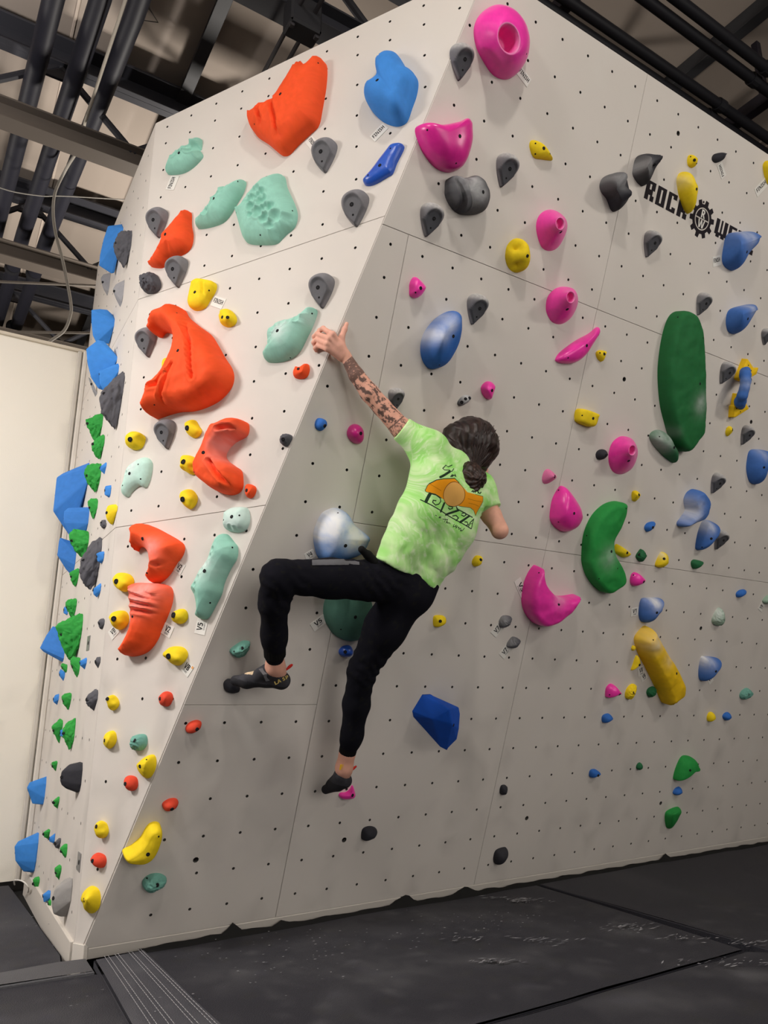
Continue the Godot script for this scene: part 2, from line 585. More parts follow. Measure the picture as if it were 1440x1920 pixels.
	for x in [2.9, 4.75, 6.6]:
		s = Soup.new()
		s.box(Vector3(x, 5.42, -2.2), Vector3(0.09, 0.1, 3.4), Basis(), 0.006, lin(Color8(48, 46, 50)))
		s.box(Vector3(x, 5.7, -2.25), Vector3(0.05, 0.5, 0.05), Basis(), 0.004, lin(Color8(48, 46, 50)))
		tag(obj("cross_beam", soup_mesh(s), mats["metal_paint"], self, bframe()), {2.9: "dark cross beam over the black rails, nearest to the arete", 4.75: "dark cross beam over the black rails, second from the arete", 6.6: "dark cross beam over the black rails, third from the arete"}[x], "beam")
	# dark junction box on the near truss
	var jb := thing("junction_box", "dark square junction box with tabs on the truss above the top orange hold", "junction box", bframe(bspace(1.37, 5.03, -3.17)))
	s = Soup.new()
	s.box(Vector3.ZERO, Vector3(0.2, 0.22, 0.14), Basis(), 0.012, lin(Color8(46, 44, 48)))
	obj("box_body", soup_mesh(s), mats["metal_paint"], jb)
	for x in [-0.05, 0.05]:
		s = Soup.new()
		s.tube([Vector3(x, 0.02, 1.2), Vector3(x, 0.02, -2.4)], 0.014, 8, lin(Color8(60, 58, 60)))
		obj("conduit_stub", soup_mesh(s, false), mats["metal_paint"], jb)
	for q in [Vector3(-0.08, -0.11, 0.03), Vector3(0.08, -0.11, 0.03), Vector3(-0.08, 0.11, 0.03), Vector3(0.08, 0.11, 0.03)]:
		s = Soup.new()
		s.box(q, Vector3(0.03, 0.03, 0.03), Basis(), 0.004, lin(Color8(60, 58, 60)))
		obj("tab", soup_mesh(s), mats["metal_paint"], jb)


func smooth_path(p: Array, n: int) -> Array:
	var out := []
	for i in p.size() - 1:
		for k in n:
			out.append(p[i].cubic_interpolate(p[i + 1], p[maxi(i - 1, 0)], p[mini(i + 2, p.size() - 1)], float(k) / n))
	out.append(p[-1])
	return out


# ------------------------------------------------------------ climbing wall
func wall_tone(pl: String, p: Vector2, base: Color) -> Color:
	var s := 17.0 if pl == "M" else (41.0 if pl == "L" else 63.0)
	var a := nz.get_noise_3d(p.x * 1.3, p.y * 0.9, s)
	var b := nz.get_noise_3d(p.x * 6.0, p.y * 2.6, s + 5.0)
	var rub := clampf(b * 1.8 - 0.25, 0.0, 1.0) * smoothstep(3.2, 0.6, p.y)
	var chalk := clampf(nz.get_noise_3d(p.x * 4.2, p.y * 4.2, s + 9.0) * 2.4 - 0.95, 0.0, 1.0)
	var c := base * (1.0 + 0.05 * a) * (1.0 - 0.2 * rub)
	return c.lerp(Color(0.72, 0.70, 0.66), 0.4 * chalk)


func panel(parent: Node, pl: String, poly: PackedVector2Array, holes: Array, base: Color) -> void:
	# a plywood panel with really drilled bolt holes, a chamfered edge and dark sleeves behind the holes
	var inner: Array = Geometry2D.offset_polygon(poly, -0.0022)
	var outer: Array = Geometry2D.offset_polygon(poly, -0.0008)
	if inner.is_empty() or outer.is_empty():
		return
	var edge: PackedVector2Array = inner[0]
	var rimp: PackedVector2Array = outer[0]
	if Geometry2D.is_polygon_clockwise(edge):
		edge.reverse()
	var pts := PackedVector2Array()
	var kept := []
	var box := Rect2(edge[0], Vector2.ZERO)
	for p in edge:
		box = box.expand(p)
	var n := edge.size()
	for i in n:
		var a := edge[i]
		var b := edge[(i + 1) % n]
		var k := maxi(1, int(a.distance_to(b) / 0.12))
		for j in k:
			pts.append(a.lerp(b, float(j) / k))
	var border := pts.size()
	var shrunk: Array = Geometry2D.offset_polygon(poly, -0.022)
	var safe: PackedVector2Array = shrunk[0]
	for h in holes:
		if Geometry2D.is_point_in_polygon(Vector2(h.x, h.y), safe):
			kept.append(h)
	for h in kept:
		for k in 8:
			var a := TAU * (k + 0.5) / 8
			pts.append(Vector2(h.x, h.y) + Vector2(cos(a), sin(a)) * h.z)
	var rng := RandomNumberGenerator.new()
	rng.seed = int(box.position.x * 1000) + 7
	var y := box.position.y + 0.03
	while y < box.end.y:
		var x := box.position.x + 0.03
		while x < box.end.x:
			var p := Vector2(x, y) + Vector2(rng.randf_range(-0.015, 0.015), rng.randf_range(-0.015, 0.015))
			var ok := Geometry2D.is_point_in_polygon(p, safe)
			if ok:
				for h in kept:
					if absf(p.x - h.x) < 0.02 and absf(p.y - h.y) < 0.02:
						ok = false
						break
			if ok:
				pts.append(p)
			x += 0.075
		y += 0.075
	var tri := Geometry2D.triangulate_delaunay(pts)
	var v := PackedVector3Array()
	var c := PackedColorArray()
	for p in pts:
		v.append(Vector3(p.x, p.y, 0))
		c.append(wall_tone(pl, p, base))
	var t := PackedInt32Array()
	var h0 := border
	var h1 := border + kept.size() * 8
	for i in range(0, tri.size(), 3):
		var a := tri[i]
		var b := tri[i + 1]
		var d := tri[i + 2]
		if mini(a, mini(b, d)) >= h0 and maxi(a, maxi(b, d)) < h1 and (a - h0) / 8 == (b - h0) / 8 and (a - h0) / 8 == (d - h0) / 8:
			continue
		if (pts[b] - pts[a]).cross(pts[d] - pts[a]) > 0:
			t.append_array([a, b, d])
		else:
			t.append_array([a, d, b])
	# chamfer and edge
	if Geometry2D.is_polygon_clockwise(rimp):
		rimp.reverse()
	if rimp.size() == n:
		for ring in [[edge, 0.0, rimp, -0.002], [rimp, -0.002, rimp, -0.018]]:
			for i in n:
				var j := (i + 1) % n
				var m := v.size()
				v.append_array([Vector3(ring[0][i].x, ring[0][i].y, ring[1]), Vector3(ring[0][j].x, ring[0][j].y, ring[1]), Vector3(ring[2][j].x, ring[2][j].y, ring[3]), Vector3(ring[2][i].x, ring[2][i].y, ring[3])])
				for q in 4:
					c.append(base * 0.9)
				t.append_array([m, m + 2, m + 1, m, m + 3, m + 2])
	var o := obj("wall_panel", build_mesh(v, t, c, PackedVector2Array(), false), mats["wall"], parent)
	var s := Soup.new()
	var dk := Color(0.012, 0.011, 0.011)
	for h in kept:
		for k in 8:
			var a := TAU * (k + 0.5) / 8
			var b := TAU * (k + 1.5) / 8
			var p := Vector3(h.x + cos(a) * h.z, h.y + sin(a) * h.z, 0)
			var q := Vector3(h.x + cos(b) * h.z, h.y + sin(b) * h.z, 0)
			s.quad(p, p + Vector3(0, 0, -0.016), q + Vector3(0, 0, -0.016), q, Color(0.1, 0.095, 0.09))
			s.quad(p + Vector3(0, 0, -0.016), Vector3(h.x, h.y, -0.016), Vector3(h.x, h.y, -0.016), q + Vector3(0, 0, -0.016), dk)
	if kept.size():
		var b := obj("bolt_holes", soup_mesh(s), mats["plain"], o)
		b.set_meta("kind", "stuff")


func build_climbing_wall() -> void:
	var paint := lin(Color8(216, 210, 203))
	var top := 4.535
	var k := 0.2232
	# main overhanging face
	var holes := []
	for v in [4.44, 4.263, 4.088, 3.912, 3.737, 3.562, 3.386]:
		for i in 28:
			holes.append(Vector3(0.976 + 0.1733 * i, v, 0.0072))
	for v in [3.23, 3.083, 2.905, 2.73, 2.556, 2.382, 2.212, 2.04]:
		for i in 30:
			holes.append(Vector3(0.624 + 0.1712 * i, v, 0.0072))
	for v in [1.886, 1.715, 1.543, 1.37, 1.2, 1.024, 0.849, 0.674, 0.5, 0.327, 0.156]:
		for i in 32:
			holes.append(Vector3(0.27 + 0.1713 * i, v, 0.0072))
	for q in [Vector2(0.427, 0.39), Vector2(2.393, 4.35), Vector2(2.39, 2.994), Vector2(2.358, 1.645), Vector2(3.56, 1.62), Vector2(2.375, 0.416), Vector2(3.561, 0.418), Vector2(1.171, 0.407), Vector2(3.588, 2.993)]:
		for h in holes.duplicate():
			if Vector2(h.x, h.y).distance_to(q) < 0.035:
				holes.erase(h)
		holes.append(Vector3(q.x, q.y, 0.0135))
	var m := Node3D.new()
	put(self, m, "wall_main")
	m.set_meta("kind", "structure")
	m.transform = frames["M"]
	var rows := [0.045, 1.105, 1.98, 3.3, top]
	panel(m, "M", PackedVector2Array([Vector2(k * rows[0], rows[0]), Vector2(0.875, rows[0]), Vector2(0.875, rows[1]), Vector2(k * rows[1], rows[1])]), holes, paint)
	panel(m, "M", PackedVector2Array([Vector2(k * rows[1], rows[1]), Vector2(0.875, rows[1]), Vector2(0.875, rows[3]), Vector2(k * rows[3], rows[3])]), holes, paint)
	panel(m, "M", PackedVector2Array([Vector2(k * rows[3], rows[3]), Vector2(2.082, rows[3]), Vector2(2.082, top), Vector2(k * top, top)]), holes, paint)
	for x in [[0.875, 2.08], [2.08, 5.74]]:
		panel(m, "M", PackedVector2Array([Vector2(x[0], rows[0]), Vector2(x[1], rows[0]), Vector2(x[1], rows[2]), Vector2(x[0], rows[2])]), holes, paint)
		panel(m, "M", PackedVector2Array([Vector2(x[0], rows[2]), Vector2(x[1], rows[2]), Vector2(x[1], rows[3]), Vector2(x[0], rows[3])]), holes, paint)
	for x in [[2.082, 5.74]]:
		panel(m, "M", PackedVector2Array([Vector2(x[0], rows[3]), Vector2(x[1], rows[3]), Vector2(x[1], top), Vector2(x[0], top)]), holes, paint)
	var s := Soup.new()
	var dark := Color(0.02, 0.019, 0.018)
	s.quad(Vector3(0.01, 0.0, -0.019), Vector3(5.74, 0.0, -0.019), Vector3(5.74, top, -0.019), Vector3(k * top + 0.006, top, -0.019), dark)
	obj("framing_board", soup_mesh(s), mats["plain"], m)
	s = Soup.new()
	s.box(Vector3(2.88, 0.02, -0.008), Vector3(5.7, 0.05, 0.02), Basis(), 0.002, lin(Color8(206, 200, 192)))
	obj("kick_strip", soup_mesh(s), mats["plain"], m)
	# bright angled face
	var g := 0.46486
	holes = []
	for v in [4.168, 4.057, 3.88, 3.703, 3.528, 3.349, 3.17, 2.99, 2.81, 2.632, 2.458, 2.277, 2.103, 1.932, 1.755, 1.582, 1.405, 1.229, 1.053, 0.878, 0.702, 0.527, 0.351, 0.175]:
		for i in 12:
			holes.append(Vector3(0.0615 + 0.1755 * i, v, 0.0072))
	var l := Node3D.new()
	put(self, l, "wall_angled")
	l.set_meta("kind", "structure")
	l.transform = frames["L"]
	var lr := [0.0, 1.858, 3.103, 4.235]
	panel(l, "L", PackedVector2Array([Vector2(-0.033, 0.03), Vector2(0.006, 0.03), Vector2(g * lr[1] - 0.003, lr[1]), Vector2(-0.033, lr[1])]), holes, paint)
	for i in [1, 2]:
		panel(l, "L", PackedVector2Array([Vector2(-0.033, lr[i]), Vector2(g * lr[i] - 0.003, lr[i]), Vector2(g * lr[i + 1] - 0.003, lr[i + 1]), Vector2(-0.033, lr[i + 1])]), holes, paint)
	s = Soup.new()
	s.quad(Vector3(-0.033, 0.0, -0.019), Vector3(0.01, 0.0, -0.019), Vector3(g * lr[3] - 0.006, lr[3], -0.019), Vector3(-0.033, lr[3], -0.019), dark)
	obj("framing_board", soup_mesh(s), mats["plain"], l)
	s = Soup.new()
	s.box(Vector3(-0.004, 0.0, -0.006), Vector3(0.07, 0.12, 0.022), Basis(), 0.002, lin(Color8(206, 200, 192)))
	obj("kick_strip", soup_mesh(s), mats["plain"], l)
	# narrow end face
	holes = []
	for v in [4.1, 3.93, 3.75, 3.57, 3.39, 3.21, 3.03, 2.85, 2.67, 2.49, 2.31, 2.13, 1.95, 1.77, 1.59, 1.41, 1.23, 1.05, 0.87, 0.69, 0.51, 0.33, 0.15]:
		for i in 9:
			holes.append(Vector3(-0.12 - 0.176 * i, v, 0.0072))
	var e := Node3D.new()
	put(self, e, "wall_end")
	e.set_meta("kind", "structure")
	e.transform = frames["N"]
	for i in 3:
		panel(e, "N", PackedVector2Array([Vector2(-1.62, maxf(lr[i], 0.03)), Vector2(0.0, maxf(lr[i], 0.03)), Vector2(0.0, lr[i + 1]), Vector2(-1.62, lr[i + 1])]), holes, paint)
	s = Soup.new()
	s.quad(Vector3(-1.62, 0.0, -0.019), Vector3(0.0, 0.0, -0.019), Vector3(0.0, lr[3], -0.019), Vector3(-1.62, lr[3], -0.019), dark)
	s.quad(Vector3(-1.62, 0.0, -0.019), Vector3(-1.62, lr[3], -0.019), Vector3(-1.62, lr[3], -0.001), Vector3(-1.62, 0.0, -0.001), paint)
	obj("framing_board", soup_mesh(s), mats["plain"], e)
	s = Soup.new()
	s.box(Vector3(-0.8, -0.01, 0.006), Vector3(1.56, 0.14, 0.016), Basis(), 0.002, lin(Color8(206, 200, 192)))
	obj("kick_strip", soup_mesh(s), mats["plain"], e)
	# plywood lid and rear of the boulder, so that no light leaks through it
	var fm: Transform3D = frames["M"]
	var fl: Transform3D = frames["L"]
	var fe: Transform3D = frames["N"]
	var a := fm * Vector3(k * top, top, -0.02)
	var b := fm * Vector3(5.74, top, -0.02)
	var c := fl * Vector3(-0.033, 4.235, -0.02)
	var d := fe * Vector3(-1.62, 4.235, -0.02)
	var r := d + ALONG * 5.74
	s = Soup.new()
	s.quad(a, b, r, d)
	s.quad(a, d, c, c)
	s.quad(b, b * Vector3(1, 0, 1), r * Vector3(1, 0, 1), r)
	s.quad(r, r * Vector3(1, 0, 1), d * Vector3(1, 0, 1), d)
	for i in s.c.size():
		s.c[i] = lin(Color8(120, 100, 76))
	struct("wall_core", soup_mesh(s), mats["plain"])


func slab(parent: Node, called: String, poly: PackedVector2Array, ytop: float, ybot: float, col: Color, spots: Array) -> void:
	# a padded mat with rounded edges; chalk dust lies on it in smears
	var v := PackedVector3Array()
	var t := PackedInt32Array()
	var c := PackedColorArray()
	if Geometry2D.is_polygon_clockwise(poly):
		poly.reverse()
	var pts := PackedVector2Array()
	var n := poly.size()
	var ring: Array = Geometry2D.offset_polygon(poly, -0.007)
	var inner: PackedVector2Array = ring[0]
	if Geometry2D.is_polygon_clockwise(inner):
		inner.reverse()
	var box := Rect2(inner[0], Vector2.ZERO)
	for i in inner.size():
		box = box.expand(inner[i])
		var a := inner[i]
		var b := inner[(i + 1) % inner.size()]
		var k := maxi(1, int(a.distance_to(b) / 0.2))
		for j in k:
			pts.append(a.lerp(b, float(j) / k))
	var step := 0.045 if box.size.x < 6.0 else 0.05
	var small: Array = Geometry2D.offset_polygon(poly, -0.05)
	var y := maxf(box.position.y, -4.2)
	while y < minf(box.end.y, -0.9):
		var x := maxf(box.position.x, -2.5)
		while x < minf(box.end.x, 3.6):
			var p := Vector2(x + 0.01 * sin(y * 91.0), y + 0.01 * sin(x * 77.0))
			if small.size() and Geometry2D.is_point_in_polygon(p, small[0]):
				pts.append(p)
			x += step
		y += step
	var tri := Geometry2D.triangulate_delaunay(pts)
	for p in pts:
		var wob := 0.006 * nz.get_noise_2d(p.x * 1.6, p.y * 1.6)
		v.append(Vector3(p.x, ytop + wob, p.y))
		var dust := clampf(nz.get_noise_2d(p.x * 2.3 + 9.0, p.y * 2.3) * 1.6 - 0.2, 0.0, 1.0) * 0.2 + clampf(nz.get_noise_2d(p.x * 11.0, p.y * 9.0 + 30.0) * 2.0 - 0.6, 0.0, 1.0) * 0.35
		for q in spots:
			var d := Vector2((p.x - q[0]) / q[2], (p.y - q[1]) / q[3]).length_squared()
			if d < 5.0:
				dust += 0.35 * q[4] * exp(-d) * (0.4 + 0.9 * absf(nz.get_noise_2d(p.x * 16.0, p.y * 16.0)))
		c.append(col.lerp(Color(0.42, 0.42, 0.44), clampf(dust * 0.28, 0.0, 0.75)))
	for i in range(0, tri.size(), 3):
		var a := tri[i]
		var b := tri[i + 1]
		var d := tri[i + 2]
		if not Geometry2D.is_point_in_polygon((pts[a] + pts[b] + pts[d]) / 3.0, inner):
			continue
		if (pts[b] - pts[a]).cross(pts[d] - pts[a]) < 0:
			t.append_array([a, b, d])
		else:
			t.append_array([a, d, b])
	var m := inner.size()
	for lay in [[0.0, 0.003, 0.0, 0.0], [0.003, 0.006, 0.0, 0.004], [0.006, 0.006, 0.004, ytop - ybot]]:
		var pa: PackedVector2Array = Geometry2D.offset_polygon(inner, lay[0], Geometry2D.JOIN_MITER)[0] if lay[0] > 0 else inner
		var pb: PackedVector2Array = Geometry2D.offset_polygon(inner, lay[1], Geometry2D.JOIN_MITER)[0]
		if Geometry2D.is_polygon_clockwise(pa):
			pa.reverse()
		if Geometry2D.is_polygon_clockwise(pb):
			pb.reverse()
		if pa.size() != pb.size():
			continue
		var off := 0
		var best := 1e9
		for j in pb.size():
			var d := pb[j].distance_squared_to(pa[0])
			if d < best:
				best = d
				off = j
		for i in pa.size():
			var j := (i + 1) % pa.size()
			var q := v.size()
			var b0 := pb[(i + off) % pb.size()]
			var b1 := pb[(j + off) % pb.size()]
			v.append_array([Vector3(pa[i].x, ytop - lay[2], pa[i].y), Vector3(pa[j].x, ytop - lay[2], pa[j].y), Vector3(b1.x, ytop - lay[3], b1.y), Vector3(b0.x, ytop - lay[3], b0.y)])
			for z in 4:
				c.append(col)
			t.append_array([q, q + 1, q + 2, q, q + 2, q + 3])
	obj(called, build_mesh(v, t, c), mats["mat"], parent)


func build_floor() -> void:
	var f := struct("floor", null, null, Transform3D())
	f.mesh = soup_mesh(floor_soup())
	f.material_override = mats["plain"]
	var char_ := lin(Color8(48, 48, 54))
	# corners in world x, z; the climbing wall stands on the far edges
	slab(f, "mat_pad", PackedVector2Array([Vector2(-0.60, -2.78), Vector2(-1.08, -3.43), Vector2(0.889, -4.64), Vector2(1.565, -3.49), Vector2(0.30, -2.735), Vector2(-0.25, -2.25)]), 0.0, -0.06, char_, [[0.76, -4.25, 0.09, 0.035, 2.2], [0.35, -4.0, 0.3, 0.12, 0.9], [-0.1, -3.3, 0.5, 0.25, 0.7], [1.15, -3.75, 0.12, 0.07, 1.6], [0.45, -3.35, 0.16, 0.06, 1.8], [-0.6, -3.2, 0.18, 0.12, 0.8]])
	slab(f, "mat_pad", PackedVector2Array([Vector2(0.905, -4.65), Vector2(6.2, -7.93), Vector2(6.5, -4.6), Vector2(1.9, -3.2), Vector2(1.66, -3.49)]), 0.002, -0.06, char_, [[1.6, -4.6, 0.4, 0.1, 0.6]])
	slab(f, "mat_pad", PackedVector2Array([Vector2(0.305, -2.725), Vector2(1.57, -3.48), Vector2(1.65, -3.47), Vector2(1.9, -3.19), Vector2(6.5, -4.58), Vector2(6.5, 4.4), Vector2(0.32, 4.4), Vector2(0.32, -1.45), Vector2(0.2, -1.6), Vector2(-0.24, -2.24)]), -0.003, -0.06, char_, [[1.0, -2.95, 0.2, 0.1, 1.2], [0.75, -2.65, 0.14, 0.05, 2.0], [1.45, -3.2, 0.1, 0.06, 1.6]])
	slab(f, "mat_pad", PackedVector2Array([Vector2(-1.10, -3.2), Vector2(-1.2, -3.2), Vector2(-1.43, -3.08), Vector2(-5.9, -0.75), Vector2(-5.9, 4.4), Vector2(0.3, 4.4), Vector2(0.3, -1.2), Vector2(0.12, -1.25), Vector2(-0.75, -2.68)]), -0.002, -0.06, char_, [[-1.1, -2.8, 0.2, 0.1, 0.6]])
	slab(f, "mat_pad", PackedVector2Array([Vector2(-1.37, -3.42), Vector2(-1.30, -3.27), Vector2(-1.6, -3.08), Vector2(-5.9, -0.9), Vector2(-5.9, -2.8), Vector2(-2.6, -4.4), Vector2(-2.2, -4.62)]), 0.0, -0.06, char_, [[-1.9, -3.8, 0.3, 0.3, 0.5]])
	# bridging flaps with stitched bands
	slab(f, "mat_flap", PackedVector2Array([Vector2(-1.335, -3.3), Vector2(-1.235, -3.34), Vector2(-1.14, -3.19), Vector2(-1.43, -3.04), Vector2(-5.9, -0.72), Vector2(-5.9, -0.95), Vector2(-1.6, -3.12)]), 0.012, -0.02, lin(Color8(84, 84, 88)), [])
	slab(f, "mat_flap", PackedVector2Array([Vector2(-1.2, -3.33), Vector2(-1.03, -3.455), Vector2(-0.54, -2.73), Vector2(0.28, -1.5), Vector2(0.05, -1.2), Vector2(-0.84, -2.72)]), 0.010, -0.02, lin(Color8(74, 74, 80)), [])
	var thread := lin(Color8(150, 150, 152))
	for q in [0.2, 0.27, 0.4, 0.46, 0.66, 0.72, 0.86, 0.91]:
		var s := Soup.new()
		var a := Vector3(lerpf(-1.2, -1.03, q), 0.0165, lerpf(-3.33, -3.455, q))
		var b := Vector3(lerpf(-0.84, -0.54, q), 0.0165, lerpf(-2.72, -2.73, q))
		var d := Vector3(lerpf(0.02, 0.26, q), 0.0165, lerpf(-1.24, -1.53, q))
		for seg in [[a, b], [b, d]]:
			var n := 34 if seg[0] == a else 60
			for i in n:
				s.tube([seg[0].lerp(seg[1], (i + 0.12) / n), seg[0].lerp(seg[1], (i + 0.86) / n)], 0.0014, 4, thread)
		var st := obj("stitch_line", soup_mesh(s), mats["plain"], f)
	# chalk smears ground into the mats
	var rng := RandomNumberGenerator.new()
	rng.seed = 21
	var cs := Soup.new()
	for q in [[0.76, -4.25, 0.05, 0.02, 60], [0.62, -4.3, 0.05, 0.01, 12], [1.17, -3.78, 0.07, 0.035, 40], [1.35, -3.62, 0.07, 0.02, 26], [1.62, -3.55, 0.06, 0.02, 26], [0.72, -3.58, 0.06, 0.03, 30], [0.46, -3.32, 0.05, 0.015, 45], [0.35, -3.6, 0.1, 0.03, 20], [0.5, -3.9, 0.2, 0.1, 70], [-0.2, -3.6, 0.25, 0.1, 60], [-0.5, -3.25, 0.25, 0.12, 60], [-0.9, -2.95, 0.2, 0.1, 20], [-1.7, -3.7, 0.3, 0.2, 30], [1.4, -3.3, 0.1, 0.03, 30]]:
		for z in q[4]:
			var p := Vector2(q[0] + rng.randfn() * q[2], q[1] + rng.randfn() * q[3])
			var l := rng.randf_range(0.004, 0.03) if q[2] < 0.15 else rng.randf_range(0.003, 0.008)
			var w := rng.randf_range(0.0015, 0.005)
			var a := -0.5 + rng.randfn() * 0.25
			var d := Vector3(cos(a), 0, sin(a)) * l
			var e := Vector3(-sin(a), 0, cos(a)) * w
			var o := Vector3(p.x, 0.0105, p.y)
			var c := lin(Color8(76, 76, 82)).lerp(lin(Color8(176, 176, 180)), rng.randf() * 0.75)
			cs.quad(o - d, o + e, o + d, o - e, c)
	var smears := obj("chalk_smears", soup_mesh(cs), mats["plain"], f)
	smears.set_meta("kind", "stuff")
	# the torn skirt of black cloth along the foot of the wall
	var fm: Transform3D = frames["M"]
	var v := PackedVector3Array()
	var t := PackedInt32Array()
	var c := PackedColorArray()
	var n := 220
	for i in n + 1:
		var x := 0.24 + 5.4 * i / n
		var lift := 0.012 + 0.006 * nz.get_noise_2d(x * 5.0, 2.0)
		for q in [[0.66, 0.045, 0.03], [1.585, 0.03, 0.04], [1.63, 0.03, 0.03], [2.02, 0.03, 0.05], [3.72, 0.035, 0.04], [0.9, 0.02, 0.03]]:
			lift += q[1] * exp(-pow((x - q[0]) / q[2], 2.0))
		var foot := fm * Vector3(x, 0, 0)
		foot.y = 0
		var away := OUT * (0.02 + 0.008 * sin(x * 31.0))
		v.append(foot + away + Vector3.UP * lift)
		v.append(foot + OUT * 0.055 + Vector3.UP * 0.006)
		v.append(foot + OUT * 0.075 + Vector3.UP * -0.012)
		for z in 3:
			c.append(lin(Color8(34, 34, 38)))
		if i < n:
			var a := i * 3
			for z in 2:
				t.append_array([a + z, a + z + 1, a + z + 4, a + z, a + z + 4, a + z + 3])
	obj("cloth_skirt", build_mesh(v, t, c), mats["cloth"], f)


func floor_soup() -> Soup:
	var s := Soup.new()
	s.box(Vector3(1.0, -0.12, -3.5), Vector3(22.0, 0.1, 22.0), Basis(ALONG, Vector3.UP, OUT), 0.0, lin(Color8(30, 30, 33)))
	return s


# ------------------------------------------------------------ holds
func catmull(f: Array, n: int, sharp := false) -> PackedVector2Array:
	# closed spline through the outline, sampled evenly
	var p := PackedVector2Array()
	for i in range(0, f.size(), 2):
		p.append(Vector2(f[i], f[i + 1]) * 0.001)
	var m := p.size()
	var dense := PackedVector2Array()
	for i in m:
		for k in 8:
			dense.append(p[i].lerp(p[(i + 1) % m], k / 8.0) if sharp else p[i].cubic_interpolate(p[(i + 1) % m], p[(i + m - 1) % m], p[(i + 2) % m], k / 8.0))
	var total := 0.0
	for i in dense.size():
		total += dense[i].distance_to(dense[(i + 1) % dense.size()])
	var out := PackedVector2Array()
	var want := 0.0
	var run := 0.0
	for i in dense.size():
		var a := dense[i]
		var b := dense[(i + 1) % dense.size()]
		var d := a.distance_to(b)
		while out.size() < n and want <= run + d:
			out.append(a.lerp(b, (want - run) / maxf(d, 1e-6)))
			want += total / n
		run += d
	return out


func poly_len(p: PackedVector2Array) -> float:
	var s := 0.0
	for i in p.size():
		s += p[i].distance_to(p[(i + 1) % p.size()])
	return s


func edge_dist(p: Vector2, o: PackedVector2Array) -> float:
	var best := 1e9
	var a := o[o.size() - 1]
	for b in o:
		var e := b - a
		var q := p - a
		var u := clampf(q.dot(e) / maxf(e.length_squared(), 1e-12), 0.0, 1.0)
		best = minf(best, (q - e * u).length_squared())
		a = b
	return sqrt(best)


func line_dist(p: Vector2, l: Array) -> float:
	var best := 1e9
	for i in range(0, l.size() - 2, 2):
		var a := Vector2(l[i], l[i + 1]) * 0.001
		var e := Vector2(l[i + 2], l[i + 3]) * 0.001 - a
		var q := p - a
		var u := clampf(q.dot(e) / maxf(e.length_squared(), 1e-12), 0.0, 1.0)
		best = minf(best, (q - e * u).length())
	return best


func relief(p: Vector2, h: float, o: Dictionary, inward := 1.0) -> float:
	# dents, bumps and creases on a hold, as a change of height
	var z := 0.0
	if o.has("di"):
		var d: Array = o.di
		for i in range(0, d.size(), 3):
			var r: float = d[i + 2] * 0.001
			var q: float = (p - Vector2(d[i], d[i + 1]) * 0.001).length() / r
			if q < 1.35:
				z += -0.75 * r * (1.0 - q * q) if q < 1.0 else 0.16 * r * sin((q - 1.0) / 0.35 * PI)
	if o.has("bu"):
		var d: Array = o.bu
		for i in range(0, d.size(), 4):
			var q: float = (p - Vector2(d[i], d[i + 1]) * 0.001).length() / (d[i + 2] * 0.001)
			if q < 2.4:
				z += d[i + 3] * 0.0017 * exp(-q * q)
	if o.has("cr"):
		for l in o.cr:
			var q := line_dist(p, l) / 0.009
			if q < 3.5:
				z += inward * h * (0.09 * exp(-pow(q - 1.7, 2.0)) - 0.27 * exp(-q * q))
	return z


func hold_color(p: Vector3, base: Color, o: Dictionary) -> Color:
	var c := base * (1.0 + 0.10 * nz.get_noise_3d(p.x * 24.0, p.y * 24.0, p.z * 24.0 + 7.0) + 0.05 * nz.get_noise_3d(p.x * 90.0, p.y * 90.0, p.z * 90.0))
	if o.has("ch"):
		var d: Array = o.ch
		for i in range(0, d.size(), 4):
			var q: float = (Vector2(p.x, p.y) - Vector2(d[i], d[i + 1]) * 0.001).length() / (d[i + 2] * 0.001)
			if q < 2.2:
				var w: float = d[i + 3] * 0.001 * exp(-q * q) * (0.8 + 0.5 * nz.get_noise_3d(p.x * 14.0, p.y * 14.0, 3.0) + 0.15 * nz.get_noise_3d(p.x * 70.0, p.y * 70.0, 3.0))
				c = c.lerp(Color(0.78, 0.79, 0.80), clampf(w, 0.0, 0.92))
	return c


